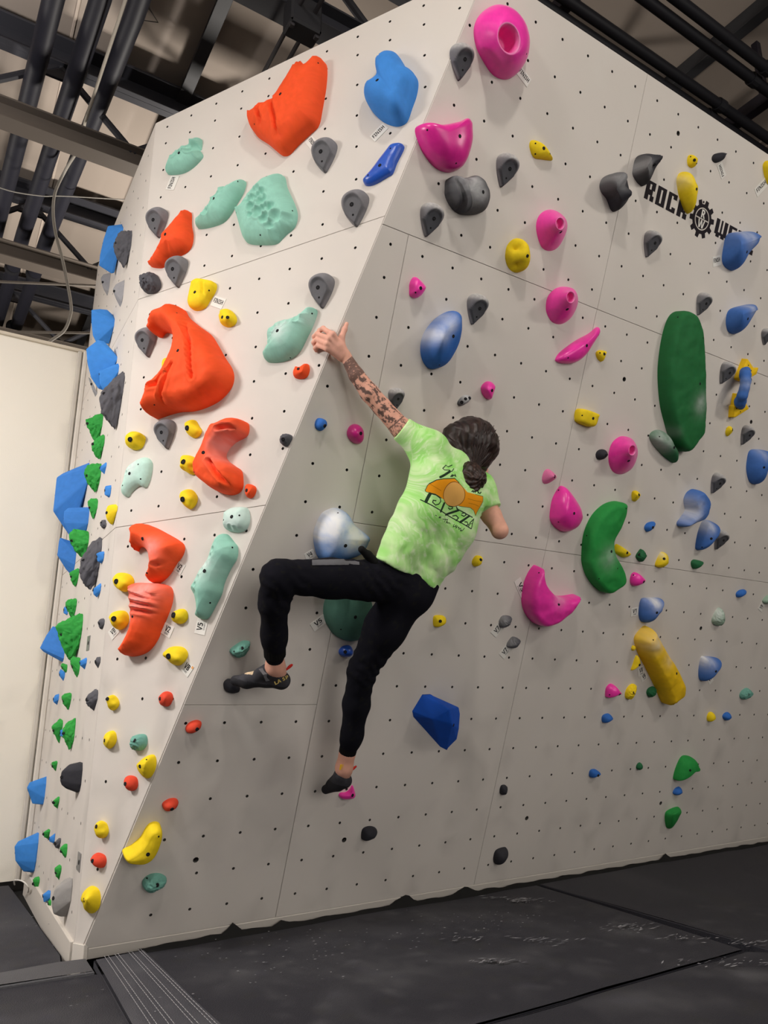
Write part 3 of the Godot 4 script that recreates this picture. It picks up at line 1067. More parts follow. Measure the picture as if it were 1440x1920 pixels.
func dome_mesh(f: Array, h: float, ap: Vector2, n: float, base: Color, rock: float, o: Dictionary) -> Array:
	var rough := catmull(f, 24)
	var kk := clampi(int(poly_len(rough) / 0.0065), 34, 76)
	var ring := catmull(f, kk)
	var m := clampi(int(kk / 3.2), 11, 20)
	var inner := 1e9
	for p in ring:
		inner = minf(inner, p.distance_to(ap))
	var crat: float = o.get("crat", 0.0)
	var stop := 0.0
	var rho := inner * 0.9 * crat
	if crat > 0.0:
		rho = crat
		stop = clampf(crat / inner, 0.1, 0.6)
	var v := PackedVector3Array()
	var c := PackedColorArray()
	var t := PackedInt32Array()
	var rings: int = o.get("rings", 0)
	for i in m + 1:
		var u := float(i) / m
		var ph := u * PI / 2.0
		var cc := pow(maxf(cos(ph), 0.0), 2.0 / n)
		var zz := pow(sin(ph), 2.0 / n)
		if crat > 0.0:
			cc = lerpf(1.0, stop, u) if n < 1.6 else lerpf(stop, 1.0, cc)
			zz = pow(1.0 - pow((cc - stop) / (1.0 - stop), n), 1.0 / n) if n >= 1.6 else pow(u, 1.05)
		for k in kk:
			var d := ring[k] - ap
			var p := ap + d * cc
			if crat > 0.0:
				p = ap + d.normalized() * lerpf(d.length() * cc, rho, pow(u, 2.0))
			if i == m and crat <= 0.0:
				p = ap + d.normalized() * 0.0004
			var z := h * zz
			if rings:
				z += 0.0022 * sin(u * TAU * rings + k * TAU / kk) * sin(ph * 2.0)
			var q := Vector3(p.x, p.y, z if i else -0.001)
			if o and i > 0:
				var dir := Vector3(d.x * cc, d.y * cc, h * (0.25 + 0.75 * zz)).normalized()
				q += dir * relief(p, h, o) * minf(1.0, zz * 2.0)
				q.z = maxf(q.z, 0.0)
			if rock > 0.0 and i > 0:
				var dir := Vector3(d.x * cc, d.y * cc, h * 0.6).normalized()
				var a := 1.0 - 2.0 * absf(nz.get_noise_3d(q.x * 4.5 / rock, q.y * 4.5 / rock, q.z * 4.5 / rock + f[0]))
				var b := cell.get_noise_3d(q.x * 9.0 / rock, q.y * 9.0 / rock, q.z * 9.0 / rock + f[0])
				q += dir * rock * (0.075 * a + 0.07 * b) * minf(1.0, u * 3.0)
				q.z = maxf(q.z, 0.0)
			v.append(q)
			c.append(hold_color(q, base, o))
	var last := m
	if crat > 0.0:
		var deep: float = o.get("deep", 0.035)
		for e in [[0.94, 0.002], [0.86, -0.001], [0.78, -deep * 0.35], [0.72, -deep * 0.9], [0.6, -deep], [0.02, -deep]]:
			for k in kk:
				var d: Vector2 = (ring[k] - ap).normalized() * rho * e[0]
				var q := Vector3(ap.x + d.x, ap.y + d.y, h + e[1])
				v.append(q)
				c.append(hold_color(q, base, {}).lerp(Color(0.75, 0.6, 0.68), 0.35 if e[0] > 0.78 else 0.1))
			last += 1
	for i in last:
		for k in kk:
			var a := i * kk + k
			var b := i * kk + (k + 1) % kk
			t.append_array([a, b, b + kk, a, b + kk, a + kk])
	return [v, t, c]


func field_mesh(f: Array, h: float, n: float, base: Color, o: Dictionary) -> Array:
	var rough := catmull(f, 48)
	var size := poly_len(rough)
	var step := clampf(size / (210.0 if o.has("di") else 150.0 if o.has("cr") else 110.0), 0.0036, 0.012)
	var ring := catmull(f, int(size / step), o.has("sharp"))
	var r: float = o.get("R", 20) * 0.001
	var pts := PackedVector2Array()
	var dd := PackedFloat32Array()
	for p in ring:
		pts.append(p)
		dd.append(0.0)
	var cnt := ring.size()
	for u in [0.03, 0.1, 0.22, 0.4]:
		for i in cnt:
			var e := (ring[(i + 1) % cnt] - ring[(i + cnt - 1) % cnt]).normalized()
			var p: Vector2 = ring[i] + Vector2(-e.y, e.x) * r * u
			var d := edge_dist(p, ring)
			if d > r * u * 0.93 and Geometry2D.is_point_in_polygon(p, ring):
				pts.append(p)
				dd.append(d)
	var box := Rect2(ring[0], Vector2.ZERO)
	for p in ring:
		box = box.expand(p)
	var y := box.position.y
	var row := 0
	while y < box.end.y:
		var x := box.position.x + (step * 0.5 if row % 2 else 0.0)
		while x < box.end.x:
			var p := Vector2(x + 0.0003 * sin(y * 900.0), y + 0.0003 * sin(x * 700.0))
			if Geometry2D.is_point_in_polygon(p, ring):
				var d := edge_dist(p, ring)
				if d > r * 0.4 + step * 0.5:
					pts.append(p)
					dd.append(d)
			x += step
		y += step * 0.866
		row += 1
	var tri := Geometry2D.triangulate_delaunay(pts)
	var v := PackedVector3Array()
	var c := PackedColorArray()
	var t := PackedInt32Array()
	for i in pts.size():
		var p := pts[i]
		var u := clampf(dd[i] / r, 0.0, 1.0)
		var s := pow(1.0 - pow(1.0 - u, n), 1.0 / n)
		var z := h * s * (1.0 + 0.06 * nz.get_noise_2d(p.x * 9.0, p.y * 9.0))
		if dd[i] > r:
			z += h * 0.12 * (1.0 - exp(-(dd[i] - r) / r))
		z += relief(p, h, o, smoothstep(0.0, 0.6, u)) * lerpf(s, 1.0, 0.4)
		var q := Vector3(p.x, p.y, maxf(z, 0.0) if i >= cnt else -0.001)
		v.append(q)
		c.append(hold_color(q, base, o))
	for i in range(0, tri.size(), 3):
		var a := tri[i]
		var b := tri[i + 1]
		var d := tri[i + 2]
		if not Geometry2D.is_point_in_polygon((pts[a] + pts[b] + pts[d]) / 3.0, ring):
			continue
		if (pts[b] - pts[a]).cross(pts[d] - pts[a]) > 0:
			t.append_array([a, b, d])
		else:
			t.append_array([a, d, b])
	return [v, t, c]


func surface_at(v: PackedVector3Array, t: PackedInt32Array, x: float, y: float) -> Array:
	var p := Vector2(x, y)
	var best := -1.0
	var nn := Vector3.BACK
	for i in range(0, t.size(), 3):
		var a := v[t[i]]
		var b := v[t[i + 1]]
		var d := v[t[i + 2]]
		if (a.x < x and b.x < x and d.x < x) or (a.x > x and b.x > x and d.x > x) or (a.y < y and b.y < y and d.y < y) or (a.y > y and b.y > y and d.y > y):
			continue
		var a2 := Vector2(a.x, a.y)
		var b2 := Vector2(b.x, b.y)
		var d2 := Vector2(d.x, d.y)
		var w := (b2 - a2).cross(d2 - a2)
		if absf(w) < 1e-12:
			continue
		var u1 := (b2 - p).cross(d2 - p) / w
		var u2 := (d2 - p).cross(a2 - p) / w
		var u3 := 1.0 - u1 - u2
		if u1 < -0.001 or u2 < -0.001 or u3 < -0.001:
			continue
		var z := a.z * u1 + b.z * u2 + d.z * u3
		if z > best:
			best = z
			nn = (b - a).cross(d - a).normalized()
	return [best, nn if nn.z > 0 else -nn]


func add_fixings(root: Node3D, v: PackedVector3Array, t: PackedInt32Array, o: Dictionary) -> void:
	for q in [["b", "bolt", bolt_mesh, o.get("br", 0.0068)], ["s", "screw", screw_mesh, 0.0036]]:
		if not o.has(q[0]):
			continue
		var d: Array = o[q[0]]
		for i in range(0, d.size(), 2):
			var hit := surface_at(v, t, d[i] * 0.001, d[i + 1] * 0.001)
			if hit[0] < 0.0:
				continue
			var z: Vector3 = hit[1]
			var x := Vector3.UP.cross(z).normalized() if absf(z.y) < 0.95 else Vector3.RIGHT
			var b := Basis(x, z.cross(x), z).scaled(Vector3.ONE * q[3])
			b = Basis(x * q[3], z.cross(x) * q[3], z * q[3])
			obj(q[1], q[2], mats["plain"], root, Transform3D(b, Vector3(d[i] * 0.001, d[i + 1] * 0.001, hit[0])))


func hold(pl: String, kind: String, cx: float, cy: float, f: Array, hmm: int, apx: int, apy: int, n: float, col: String, called: String, label: String, group := "", o := {}) -> void:
	var root := thing(called, label, "climbing hold", frames[pl] * Transform3D(Basis(), Vector3(cx, cy, 0)), group)
	var base: Color = lin(pal[col])
	var h := hmm * 0.001
	var ap := Vector2(apx, apy) * 0.001
	var m: Array
	if kind == "field":
		m = field_mesh(f, h, n, base, o)
	else:
		var rough := catmull(f, 16)
		m = dome_mesh(f, h, ap, n, base, poly_len(rough) / 3.2 if kind == "rock" else 0.0, o)
	var gl: bool = col.begins_with("pink") or col == "royal" or col == "magenta"
	obj("hold_body", build_mesh(m[0], m[1], m[2]), mats["gloss" if gl else "matte"], root)
	add_fixings(root, m[0], m[1], o)


func gem(pl: String, cx: float, cy: float, pts: Array, col: String, called: String, label: String, style: String, smooth: int, crag: int, o := {}) -> void:
	# convex faceted body: hull of the points, edges eased, crags added on rocky ones
	var root := thing(called, label, "climbing hold", frames[pl] * Transform3D(Basis(), Vector3(cx, cy, 0)))
	var p := PackedVector3Array()
	var rng := RandomNumberGenerator.new()
	rng.seed = absi(int(cx * 977.0 + cy * 3571.0)) + 1
	for i in range(0, pts.size(), 3):
		p.append(Vector3(pts[i], pts[i + 1], pts[i + 2]) * 0.001 + Vector3(rng.randf_range(-1, 1), rng.randf_range(-1, 1), rng.randf_range(-0.3, 1)) * 0.0004)
	var n := p.size()
	var t := PackedInt32Array()
	for a in n:
		for b in range(a + 1, n):
			for d in range(b + 1, n):
				var nn := (p[b] - p[a]).cross(p[d] - p[a])
				if nn.length_squared() < 1e-16:
					continue
				nn = nn.normalized()
				var pos := false
				var neg := false
				for k in n:
					if k == a or k == b or k == d:
						continue
					var s := nn.dot(p[k] - p[a])
					if s > 1e-7:
						pos = true
					elif s < -1e-7:
						neg = true
					if pos and neg:
						break
				if pos and neg:
					continue
				if pos:
					t.append_array([a, d, b])
				else:
					t.append_array([a, b, d])
	var v := p
	var size := 0.0
	for q in p:
		size = maxf(size, q.length())
	var levels := 3 if size < 0.07 else 4
	for l in levels:
		var mid := {}
		var nt := PackedInt32Array()
		for i in range(0, t.size(), 3):
			var e := [0, 0, 0]
			for k in 3:
				var a := t[i + k]
				var b := t[i + (k + 1) % 3]
				var key := mini(a, b) * 65536 + maxi(a, b)
				if not mid.has(key):
					mid[key] = v.size()
					v.append((v[a] + v[b]) * 0.5)
				e[k] = mid[key]
			nt.append_array([t[i], e[0], e[2], e[0], t[i + 1], e[1], e[2], e[1], t[i + 2], e[0], e[1], e[2]])
		t = nt
	var nb := []
	nb.resize(v.size())
	for i in v.size():
		nb[i] = PackedInt32Array()
	for i in range(0, t.size(), 3):
		for k in 3:
			nb[t[i + k]].append(t[i + (k + 1) % 3])
	for pass_ in smooth * (2 if style == "smooth" else 1):
		var nv := v.duplicate()
		for i in v.size():
			if v[i].z < 0.0015 or nb[i].is_empty():
				continue
			var s := Vector3.ZERO
			for k in nb[i]:
				s += v[k]
			nv[i] = v[i].lerp(s / nb[i].size(), 0.75)
		v = nv
	if crag:
		var cen := Vector3(0, 0, size * 0.2)
		for i in v.size():
			if v[i].z < 0.001:
				continue
			var q := v[i] / size
			var a := 1.0 - 2.0 * absf(nz.get_noise_3d(q.x * 1.6 + cx * 7.0, q.y * 0.9 + cy * 7.0, q.z * 1.6))
			var b := nz.get_noise_3d(q.x * 5.0 + cx, q.y * 2.6, q.z * 5.0)
			v[i] += (v[i] - cen).normalized() * size * (0.07 * a + 0.09 * b)
	var c := PackedColorArray()
	var base: Color = lin(pal[col])
	for q in v:
		c.append(hold_color(q, base, o))
	obj("hold_body", build_mesh(v, t, c, PackedVector2Array(), false), mats["matte"], root)
	add_fixings(root, v, t, o)
	if not o.has("b"):
		add_fixings(root, v, t, {"b": [int(size * 120.0) if style != "gem" else 0, int(size * 60.0)]})


func arch_hold(pl: String, cx: float, cy: float, rows: Array, col: String, called: String, label: String, bolt: Array) -> void:
	var root := thing(called, label, "climbing hold", frames[pl] * Transform3D(Basis(), Vector3(cx, cy, 0)))
	var m := nets(limbs(rows), 0.02, 0.005, null, 0.004)
	var c := PackedColorArray()
	for p: Vector3 in m[0]:
		var dust := clampf(0.6 - absf(p.y) / 0.09, 0.0, 0.6) * (0.7 + 0.5 * nz.get_noise_3d(p.x * 30.0, p.y * 30.0, p.z * 30.0))
		c.append(hold_color(p, lin(pal[col]), {}).lerp(Color(0.6, 0.62, 0.65), dust * 0.6))
	obj("hold_body", build_mesh(m[0], m[1], c), mats["matte"], root)
	add_fixings(root, m[0], m[1], {"b": bolt})


func teardrop(pl: String, cx: float, cy: float, length: float, turn: float, label: String) -> void:
	# grey dual-texture drop: swollen rim, flat darker plate, bolt in the plate
	var key := "chalky" if pl == "M" else "clean"
	var at: Transform3D = frames[pl] * Transform3D(Basis(Vector3.BACK, deg_to_rad(turn)), Vector3(cx, cy, 0)).scaled_local(Vector3.ONE * length / 0.14)
	if not teardrop_kinds.has(key):
		var l := 0.14
		var f := [0, -70, 15, -55, 32, -29, 46, -1, 53, 24, 50, 44, 37, 60, 18, 68, 0, 70, -18, 68, -37, 60, -50, 44, -53, 24, -46, -1, -32, -29, -15, -55]
		var ring := catmull(f, 48)
		var v := PackedVector3Array()
		var t := PackedInt32Array()
		var c := PackedColorArray()
		var rim := lin(Color8(126, 125, 129))
		var plate := lin(Color8(98, 98, 102)) if key == "clean" else lin(Color8(74, 75, 80))
		var m := 22
		var ap := Vector2(0, 0.004)
		for i in m + 1:
			var u := float(i) / m
			var cc := cos(u * PI / 2.0)
			var zz := sin(u * PI / 2.0)
			for k in 48:
				var p := ap + (ring[k] - ap) * maxf(cc, 0.004)
				var high := smoothstep(-0.05, 0.06, p.y)
				var z := lerpf(0.026, 0.066, high) * pow(zz, 0.8)
				# plate: a smaller drop set low
				var q := Vector2(p.x, p.y + 0.012)
				var w := Vector2(q.x / 0.039, q.y / 0.048 if q.y > 0.0 else q.y / 0.062)
				if q.y < 0.0:
					w.x /= maxf(0.12, 1.0 + q.y / 0.064)
				var d := w.length()
				var inn := smoothstep(1.08, 0.86, d)
				z = lerpf(z, 0.034 + 0.14 * p.y, inn * 0.75)
				v.append(Vector3(p.x, p.y, z if i else -0.001))
				var col := rim.lerp(plate, smoothstep(1.1, 0.98, d))
				if key == "chalky":
					var ch := smoothstep(0.026, 0.05, p.y) * (0.75 + 0.5 * nz.get_noise_2d(p.x * 50.0, p.y * 50.0))
					col = col.lerp(Color(0.62, 0.61, 0.59), clampf(ch * 0.8, 0.0, 0.85))
				c.append(col * (1.0 + 0.1 * nz.get_noise_3d(p.x * 60.0, p.y * 60.0, z * 60.0)))
		for i in m:
			for k in 48:
				var a := i * 48 + k
				var b := i * 48 + (k + 1) % 48
				t.append_array([a, b, b + 48, a, b + 48, a + 48])
		var root := thing("teardrop_hold", label, "climbing hold", at, "grey teardrop holds with a bolted plate")
		obj("hold_body", build_mesh(v, t, c), mats["matte"], root)
		add_fixings(root, v, t, {"b": [0, 2], "s": [0, -36]})
		teardrop_kinds[key] = root
		return
	var r: Node3D = teardrop_kinds[key].duplicate()
	put(self, r, "teardrop_hold")
	r.transform = at
	r.set_meta("label", label)


func text_part(parent: Node, called: String, text: String, size: float, at: Transform3D, mat: Material, bold := true, width := 0.0, font := "Droid Sans") -> MeshInstance3D:
	var f := SystemFont.new()
	f.font_names = PackedStringArray([font])
	f.font_weight = 700 if bold else 400
	var m := TextMesh.new()
	m.font = f
	m.text = text
	m.font_size = 48
	m.pixel_size = size / 48.0 * 1.35
	m.depth = 0.0006
	m.curve_step = 2.0
	var o := obj(called, m, mat, parent, at)
	if width > 0.0:
		var w := m.get_aabb().size.x
		if w > 0.001:
			o.transform = at * Transform3D(Basis().scaled(Vector3(width / w, 1, 1)), Vector3.ZERO)
	return o


func route_tag(pl: String, cx: float, cy: float, w: float, h: float, turn: float, big: String, small: String, label: String) -> void:
	var at: Transform3D = frames[pl] * Transform3D(Basis(Vector3.BACK, deg_to_rad(turn)), Vector3(cx, cy, 0.0015))
	var root := thing("route_tag", label, "tag", at)
	var s := Soup.new()
	s.box(Vector3.ZERO, Vector3(w, h, 0.0016), Basis(), 0.0004)
	obj("card", soup_mesh(s), mats["card"], root)
	if big == "FINISH":
		text_part(root, "lettering", big, h * 0.42, Transform3D(Basis(), Vector3(0, h * 0.08, 0.001)), mats["ink"], true, w * 0.8)
	elif big:
		text_part(root, "lettering", big, h * 0.5, Transform3D(Basis(), Vector3(0, h * 0.1, 0.001)), mats["ink"], true, w * 0.5)
	if "orange corner" in label:
		var oc := Soup.new()
		oc.box(Vector3(w * 0.4, h * 0.38, 0.0009), Vector3(w * 0.18, h * 0.2, 0.0004), Basis(), 0.0, lin(Color8(232, 170, 110)))
		obj("orange_corner", soup_mesh(oc), mats["plain"], root)
	if small:
		text_part(root, "small_lettering", small, h * 0.16, Transform3D(Basis(), Vector3(w * 0.02, -h * 0.3, 0.001)), mats["ink"], false, w * 0.42)


func build_logo() -> void:
	var fm: Transform3D = frames["M"]
	var root := thing("painted_logo", "black painted gym name in block letters with a gear emblem in its middle", "logo", fm * Transform3D(Basis(), Vector3(2.725, 3.997, 0.0004)))
	var ink := lin(Color8(34, 33, 36))
	var glyph := {
		"R": ["11111", "11011", "11011", "11110", "11110", "11011", "11011"], "O": ["11111", "11011", "11011", "11011", "11011", "11011", "11111"],
		"C": ["11111", "11011", "11000", "11000", "11000", "11011", "11111"], "K": ["11011", "11011", "11110", "11100", "11110", "11011", "11011"],
		"W": ["1101011", "1101011", "1101011", "1101011", "1101011", "1111111", "0110110"], "E": ["11111", "11000", "11000", "11110", "11000", "11000", "11111"],
		"X": ["11011", "11011", "01110", "01110", "01110", "11011", "11011"],
	}
	for q in [["R", -0.483, 0.072], ["O", -0.393, 0.072], ["C", -0.303, 0.072], ["K", -0.213, 0.082], ["W", 0.125, 0.108], ["E", 0.247, 0.072], ["R", 0.334, 0.074], ["X", 0.424, 0.08]]:
		var s := Soup.new()
		var g: Array = glyph[q[0]]
		var cols: int = g[0].length()
		var dx: float = q[2] / cols
		var dy := 0.1 / 7.0
		for r in 7:
			var c := 0
			while c < cols:
				if g[r][c] == "1":
					var e := c
					while e < cols and g[r][e] == "1":
						e += 1
					s.box(Vector3(q[1] + (c + e) * 0.5 * dx, 0.05 - (r + 0.5) * dy, 0.0), Vector3((e - c) * dx, dy, 0.0012), Basis(), 0.0, ink)
					c = e
				c += 1
		obj("letter", soup_mesh(s), mats["plain"], root)
	var gear := PackedVector2Array()
	for i in 10:
		for e in [[-0.30, 0.082], [-0.2, 0.106], [0.2, 0.106], [0.30, 0.082]]:
			var a: float = TAU * (i + 0.25 + e[0]) / 10.0
			gear.append(Vector2(cos(a), sin(a)) * e[1])
	var s := Soup.new()
	for i in gear.size():
		var a := gear[i]
		var b := gear[(i + 1) % gear.size()]
		s.quad(Vector3(0, 0, 0.0006), Vector3(a.x, a.y, 0.0006), Vector3(b.x, b.y, 0.0006), Vector3(0, 0, 0.0006), ink)
		s.quad(Vector3(b.x, b.y, 0.0006), Vector3(a.x, a.y, 0.0006), Vector3(a.x, a.y, -0.0004), Vector3(b.x, b.y, -0.0004), ink)
	var e := obj("gear_emblem", soup_mesh(s), mats["plain"], root)
	s = Soup.new()
	var pale := lin(Color8(206, 200, 192))
	for i in 40:
		var a := TAU * i / 40
		var b := TAU * (i + 1) / 40
		s.quad(Vector3(cos(a) * 0.056, sin(a) * 0.056, 0.001), Vector3(cos(a) * 0.062, sin(a) * 0.062, 0.001), Vector3(cos(b) * 0.062, sin(b) * 0.062, 0.001), Vector3(cos(b) * 0.056, sin(b) * 0.056, 0.001), pale)
	s.box(Vector3(0, 0, 0.0007), Vector3(0.116, 0.006, 0.0008), Basis(), 0.0, pale)
	obj("emblem_ring", soup_mesh(s), mats["plain"], e)
	text_part(e, "lettering", "R", 0.046, Transform3D(Basis(), Vector3(0, 0.028, 0.001)), mats["card"])
	text_part(e, "lettering", "W", 0.046, Transform3D(Basis(), Vector3(0, -0.028, 0.001)), mats["card"])


func build_fittings() -> void:
	var fe: Transform3D = frames["N"]
	for q in [[-0.39, 1.33, "small square metal anchor plate between two small black footholds"], [-0.07, 0.36, "worn metal hinge plate above the big light grey sloper"]]:
		var root := thing("anchor_plate", q[2], "plate", fe * Transform3D(Basis(), Vector3(q[0], q[1], 0.001)))
		var s := Soup.new()
		s.box(Vector3.ZERO, Vector3(0.07, 0.075, 0.004), Basis(), 0.001)
		obj("plate", soup_mesh(s), mats["steel"], root)
		obj("screw", screw_mesh, mats["plain"], root, Transform3D(Basis().scaled(Vector3.ONE * 0.009), Vector3(0.01, 0.0, 0.002)))
	# white cable loop poking out at the foot of the corner profile
	var s := Soup.new()
	s.tube(smooth_path([Vector3(0.56, 0.02, -4.98), Vector3(0.55, 0.06, -4.9), Vector3(0.58, 0.07, -4.8), Vector3(0.61, 0.04, -4.78), Vector3(0.62, 0.0, -4.85)], 6), 0.004, 6, lin(Color8(220, 218, 212)))
	tag(obj("cable_loop", soup_mesh(s, false), mats["plain"], self, bframe()), "thin white cable loop at the foot of the corner profile by the mat", "cable")


func place_holds_0() -> void:
	hold("L", "field", 0.894, 3.889, [43,210,41,199,0,141,-69,75,-134,86,-159,69,-187,61,-223,92,-224,20,-186,-62,-110,-142,-38,-228,-8,-253,24,-255,70,-222,141,-184,186,-156,204,-70,224,69,223,186,191,219,144,196,102,209,91,255,61,226], 110, 0, 0, 2.6, "orange", "sloper_hold", "large orange folded hold near the top edge of the bright face", "", {"b": [28,10], "s": [212,151,213,-16,175,-182,41,-268,-149,-63], "R": 143, "cr": [[-45,55,-8,-106,21,-312], [-106,39,-114,-16,-99,-87]]})
	hold("L", "dome", 1.479, 3.750, [-42,197,-63,192,-66,143,-59,80,-93,62,-123,55,-130,1,-105,-64,-59,-134,-18,-176,23,-203,54,-207,76,-193,99,-135,121,-77,130,-12,117,32,79,77,60,126,34,176,-12,207,-48,203], 130, 48, -121, 2.4, "sky", "sloper_hold", "big sky blue triple-lobed sloper above a FINISH tag beside the top arete", "", {"b": [-18,-33], "bu": [99,-90,65,-13,-16,-153,65,-9]})
	hold("L", "field", 1.433, 3.367, [16,63,-15,34,-51,-4,-87,-34,-102,-52,-85,-77,-44,-85,18,-71,45,-63,67,-15,98,38,102,63,77,81,43,85], 35, 0, 0, 2.4, "royal", "crimp_hold", "glossy royal blue slanted sliver hold just under the big sky blue sloper", "", {"b": [-2,-25], "s": [-63,-51,50,44], "R": 46})
	hold("L", "field", 0.225, 3.883, [-25,73,-69,52,-95,42,-118,-4,-125,-46,-71,-72,0,-88,62,-78,108,-52,125,-28,103,13,111,21,103,87,35,88], 60, 0, 0, 2.0, "mint", "scooped_hold", "topmost mint green hold with scalloped upper edge and FINISH tag below", "", {"b": [6,-7], "s": [28,-97], "R": 78, "di": [26,51,38,72,15,36,102,25,28,119,-27,25,-11,38,28,-40,15,25]})
	hold("L", "field", 0.502, 3.483, [49,96,14,103,-16,87,-51,57,-86,8,-123,-22,-150,-35,-151,-75,-108,-93,-37,-103,23,-100,64,-70,100,-20,136,29,151,77,142,100,98,103], 70, 0, 0, 2.0, "mint", "scooped_hold", "long mint green diagonal hold touching the big dimpled mint hold", "", {"b": [3,1], "s": [48,-94,130,73], "R": 91, "di": [-38,6,29,-7,47,29,37,62,27,-58,-40,25]})
	hold("L", "field", 0.789, 3.341, [-57,162,-100,129,-144,87,-186,87,-157,-10,-127,-98,-88,-142,20,-183,77,-192,117,-166,172,-135,186,-77,167,-6,121,101,103,169,70,190,-6,192], 80, 0, 0, 2.0, "mint", "scooped_hold", "big mint green hold crossed by a band of honeycomb dimples", "", {"b": [-14,-11], "s": [9,-155,176,-66,28,168,-158,36], "R": 104, "di": [-80,85,23,-49,98,23,-17,97,25,-57,51,23,-20,52,27,17,64,25,25,16,31,-33,2,27,12,-44,31,53,-34,25,46,-90,27,79,-38,25,108,-97,31,74,-129,25,86,-172,27,131,-158,29,154,-113,27,180,-147,25,152,-185,21,195,-128,21,-35,-42,19]})
	hold("L", "field", 0.182, 3.382, [65,113,25,83,-23,50,-50,19,-51,-22,-92,-78,-105,-84,-143,-102,-96,-128,-45,-138,-5,-103,56,-106,104,-100,137,-74,143,-12,126,57,116,136,86,138], 90, 0, 0, 2.2, "orange", "sloper_hold", "orange pointed fin hold tapering up beside two grey teardrops", "", {"b": [33,-21], "s": [145,-104], "R": 104, "cr": [[33,-69,-3,-131,-49,-159]]})
	hold("L", "field", 0.391, 2.662, [-225,268,-228,255,-228,238,-257,184,-222,165,-200,185,-150,165,-80,123,-64,41,-83,-24,-126,-87,-177,-108,-201,-110,-202,-123,-199,-153,-218,-198,-218,-202,-239,-236,-216,-278,-181,-280,-124,-275,-56,-274,23,-285,98,-282,172,-265,222,-235,251,-200,257,-156,240,-107,198,-47,150,30,101,99,28,161,-46,229,-86,285,-138,281,-210,274,-226,269], 140, 0, 0, 2.3, "orange", "sloper_hold", "huge orange hook-shaped hold, largest on the bright face", "", {"b": [39,-39], "s": [166,12,268,-202,96,-283,-133,-258,-49,213,-177,152], "R": 69, "cr": [[0,-96,-40,-188,-79,-243,-106,-310], [-11,194,49,88,90,3,128,-188], [-149,-174,-86,-178,-46,-127]]})
	hold("L", "dome", 0.223, 2.657, [-29,12,-23,-19,-8,-44,14,-27,29,-6,28,23,12,41,-18,44,-27,32], 48, 37, -34, 2.0, "yellow", "pocket_hold", "small yellow pocket hold tucked inside the hook of the huge orange hold", "", {"b": [20,-27]})
	hold("L", "field", 0.424, 3.004, [-70,58,-78,6,-82,-34,-66,-69,-24,-87,21,-80,46,-48,70,-20,82,11,73,39,30,63,-32,87,-68,74], 50, 0, 0, 3, "yellow", "plate_hold", "flat yellow shield-shaped hold with a FINISH tag at its edge", "", {"b": [-14,-12], "s": [63,-16], "R": 65, "cr": [[23,59,32,-13,45,-76]]})
	hold("L", "dome", 0.592, 2.825, [-52,23,-47,2,-33,-29,7,-51,44,-44,52,-18,35,15,-1,47,-43,51,-46,35], 54, 34, -34, 2.0, "yellow", "pocket_hold", "yellow two-pocket hold below the tagged flat yellow shield hold", "", {"b": [3,-20,38,-31]})
	hold("L", "field", 0.960, 2.632, [64,90,21,82,-38,85,-82,70,-104,56,-118,31,-112,-17,-124,-39,-138,-63,-124,-93,-89,-107,-30,-114,22,-105,59,-79,91,-25,117,21,137,69,138,99,112,114,88,102], 80, 0, 0, 2.0, "mint", "scooped_hold", "mint green teardrop hold next to the climber's gripping hand", "", {"b": [-18,-1], "s": [130,70,7,-108], "R": 98, "di": [-60,30,26,-73,-2,20,-17,45,24,26,47,22,69,49,20,-81,-36,16], "ch": [-15,9,55,700,116,45,37,300]})
	hold("L", "dome", 1.026, 2.445, [-41,6,-35,-19,-7,-32,26,-32,41,-6,38,25,23,32,-4,22,-28,31,-34,21], 44, 27, -21, 2.0, "orange", "foothold", "tiny orange two-horned foothold beneath the mint teardrop hold", "", {"b": [10,-2]})
	hold("L", "rock", 0.960, 2.137, [-24,12,-28,-8,-8,-28,10,-25,28,1,25,18,-2,28,-24,18], 37, 0, 0, 2.0, "char", "foothold", "small charcoal pitted foothold right on the arete", "", {"b": [5,-8,28,-8]})
	hold("L", "field", 0.628, 2.099, [-49,130,-65,103,-82,63,-110,6,-123,-18,-124,-43,-118,-77,-73,-114,-21,-150,41,-172,85,-168,106,-147,106,-110,95,-67,62,-41,19,-9,2,19,15,47,54,75,108,91,124,114,119,153,87,171,43,172,0,163,-24,160], 110, 0, 0, 2.3, "orange", "sloper_hold", "orange C-shaped hold with chalky inner curve", "", {"b": [-38,8], "s": [-94,-71,114,-106], "R": 39, "cr": [[-6,-32,38,-89,92,-153], [113,106,73,113,33,112]], "ch": [54,33,61,600]})
	hold("L", "dome", 0.781, 1.933, [-26,-10,-12,-32,12,-31,27,-5,21,16,-10,32,-27,25], 39, 20, -14, 2.0, "orange", "foothold", "tiny orange foothold under the lower tip of the C-shaped hold", "", {"b": [1,-7]})
	hold("L", "field", 0.714, 1.809, [-66,-24,-40,-46,15,-58,51,-48,67,-18,64,22,45,50,-17,58,-61,44,-67,23], 50, 0, 0, 2.0, "palemint", "scooped_hold", "pale mint chalk-covered hold with toothed lower edge near the arete", "", {"b": [6,3], "s": [42,6,-44,-4], "R": 52, "di": [-12,-41,15,12,-51,15,37,-57,12], "ch": [16,-10,87,500]})
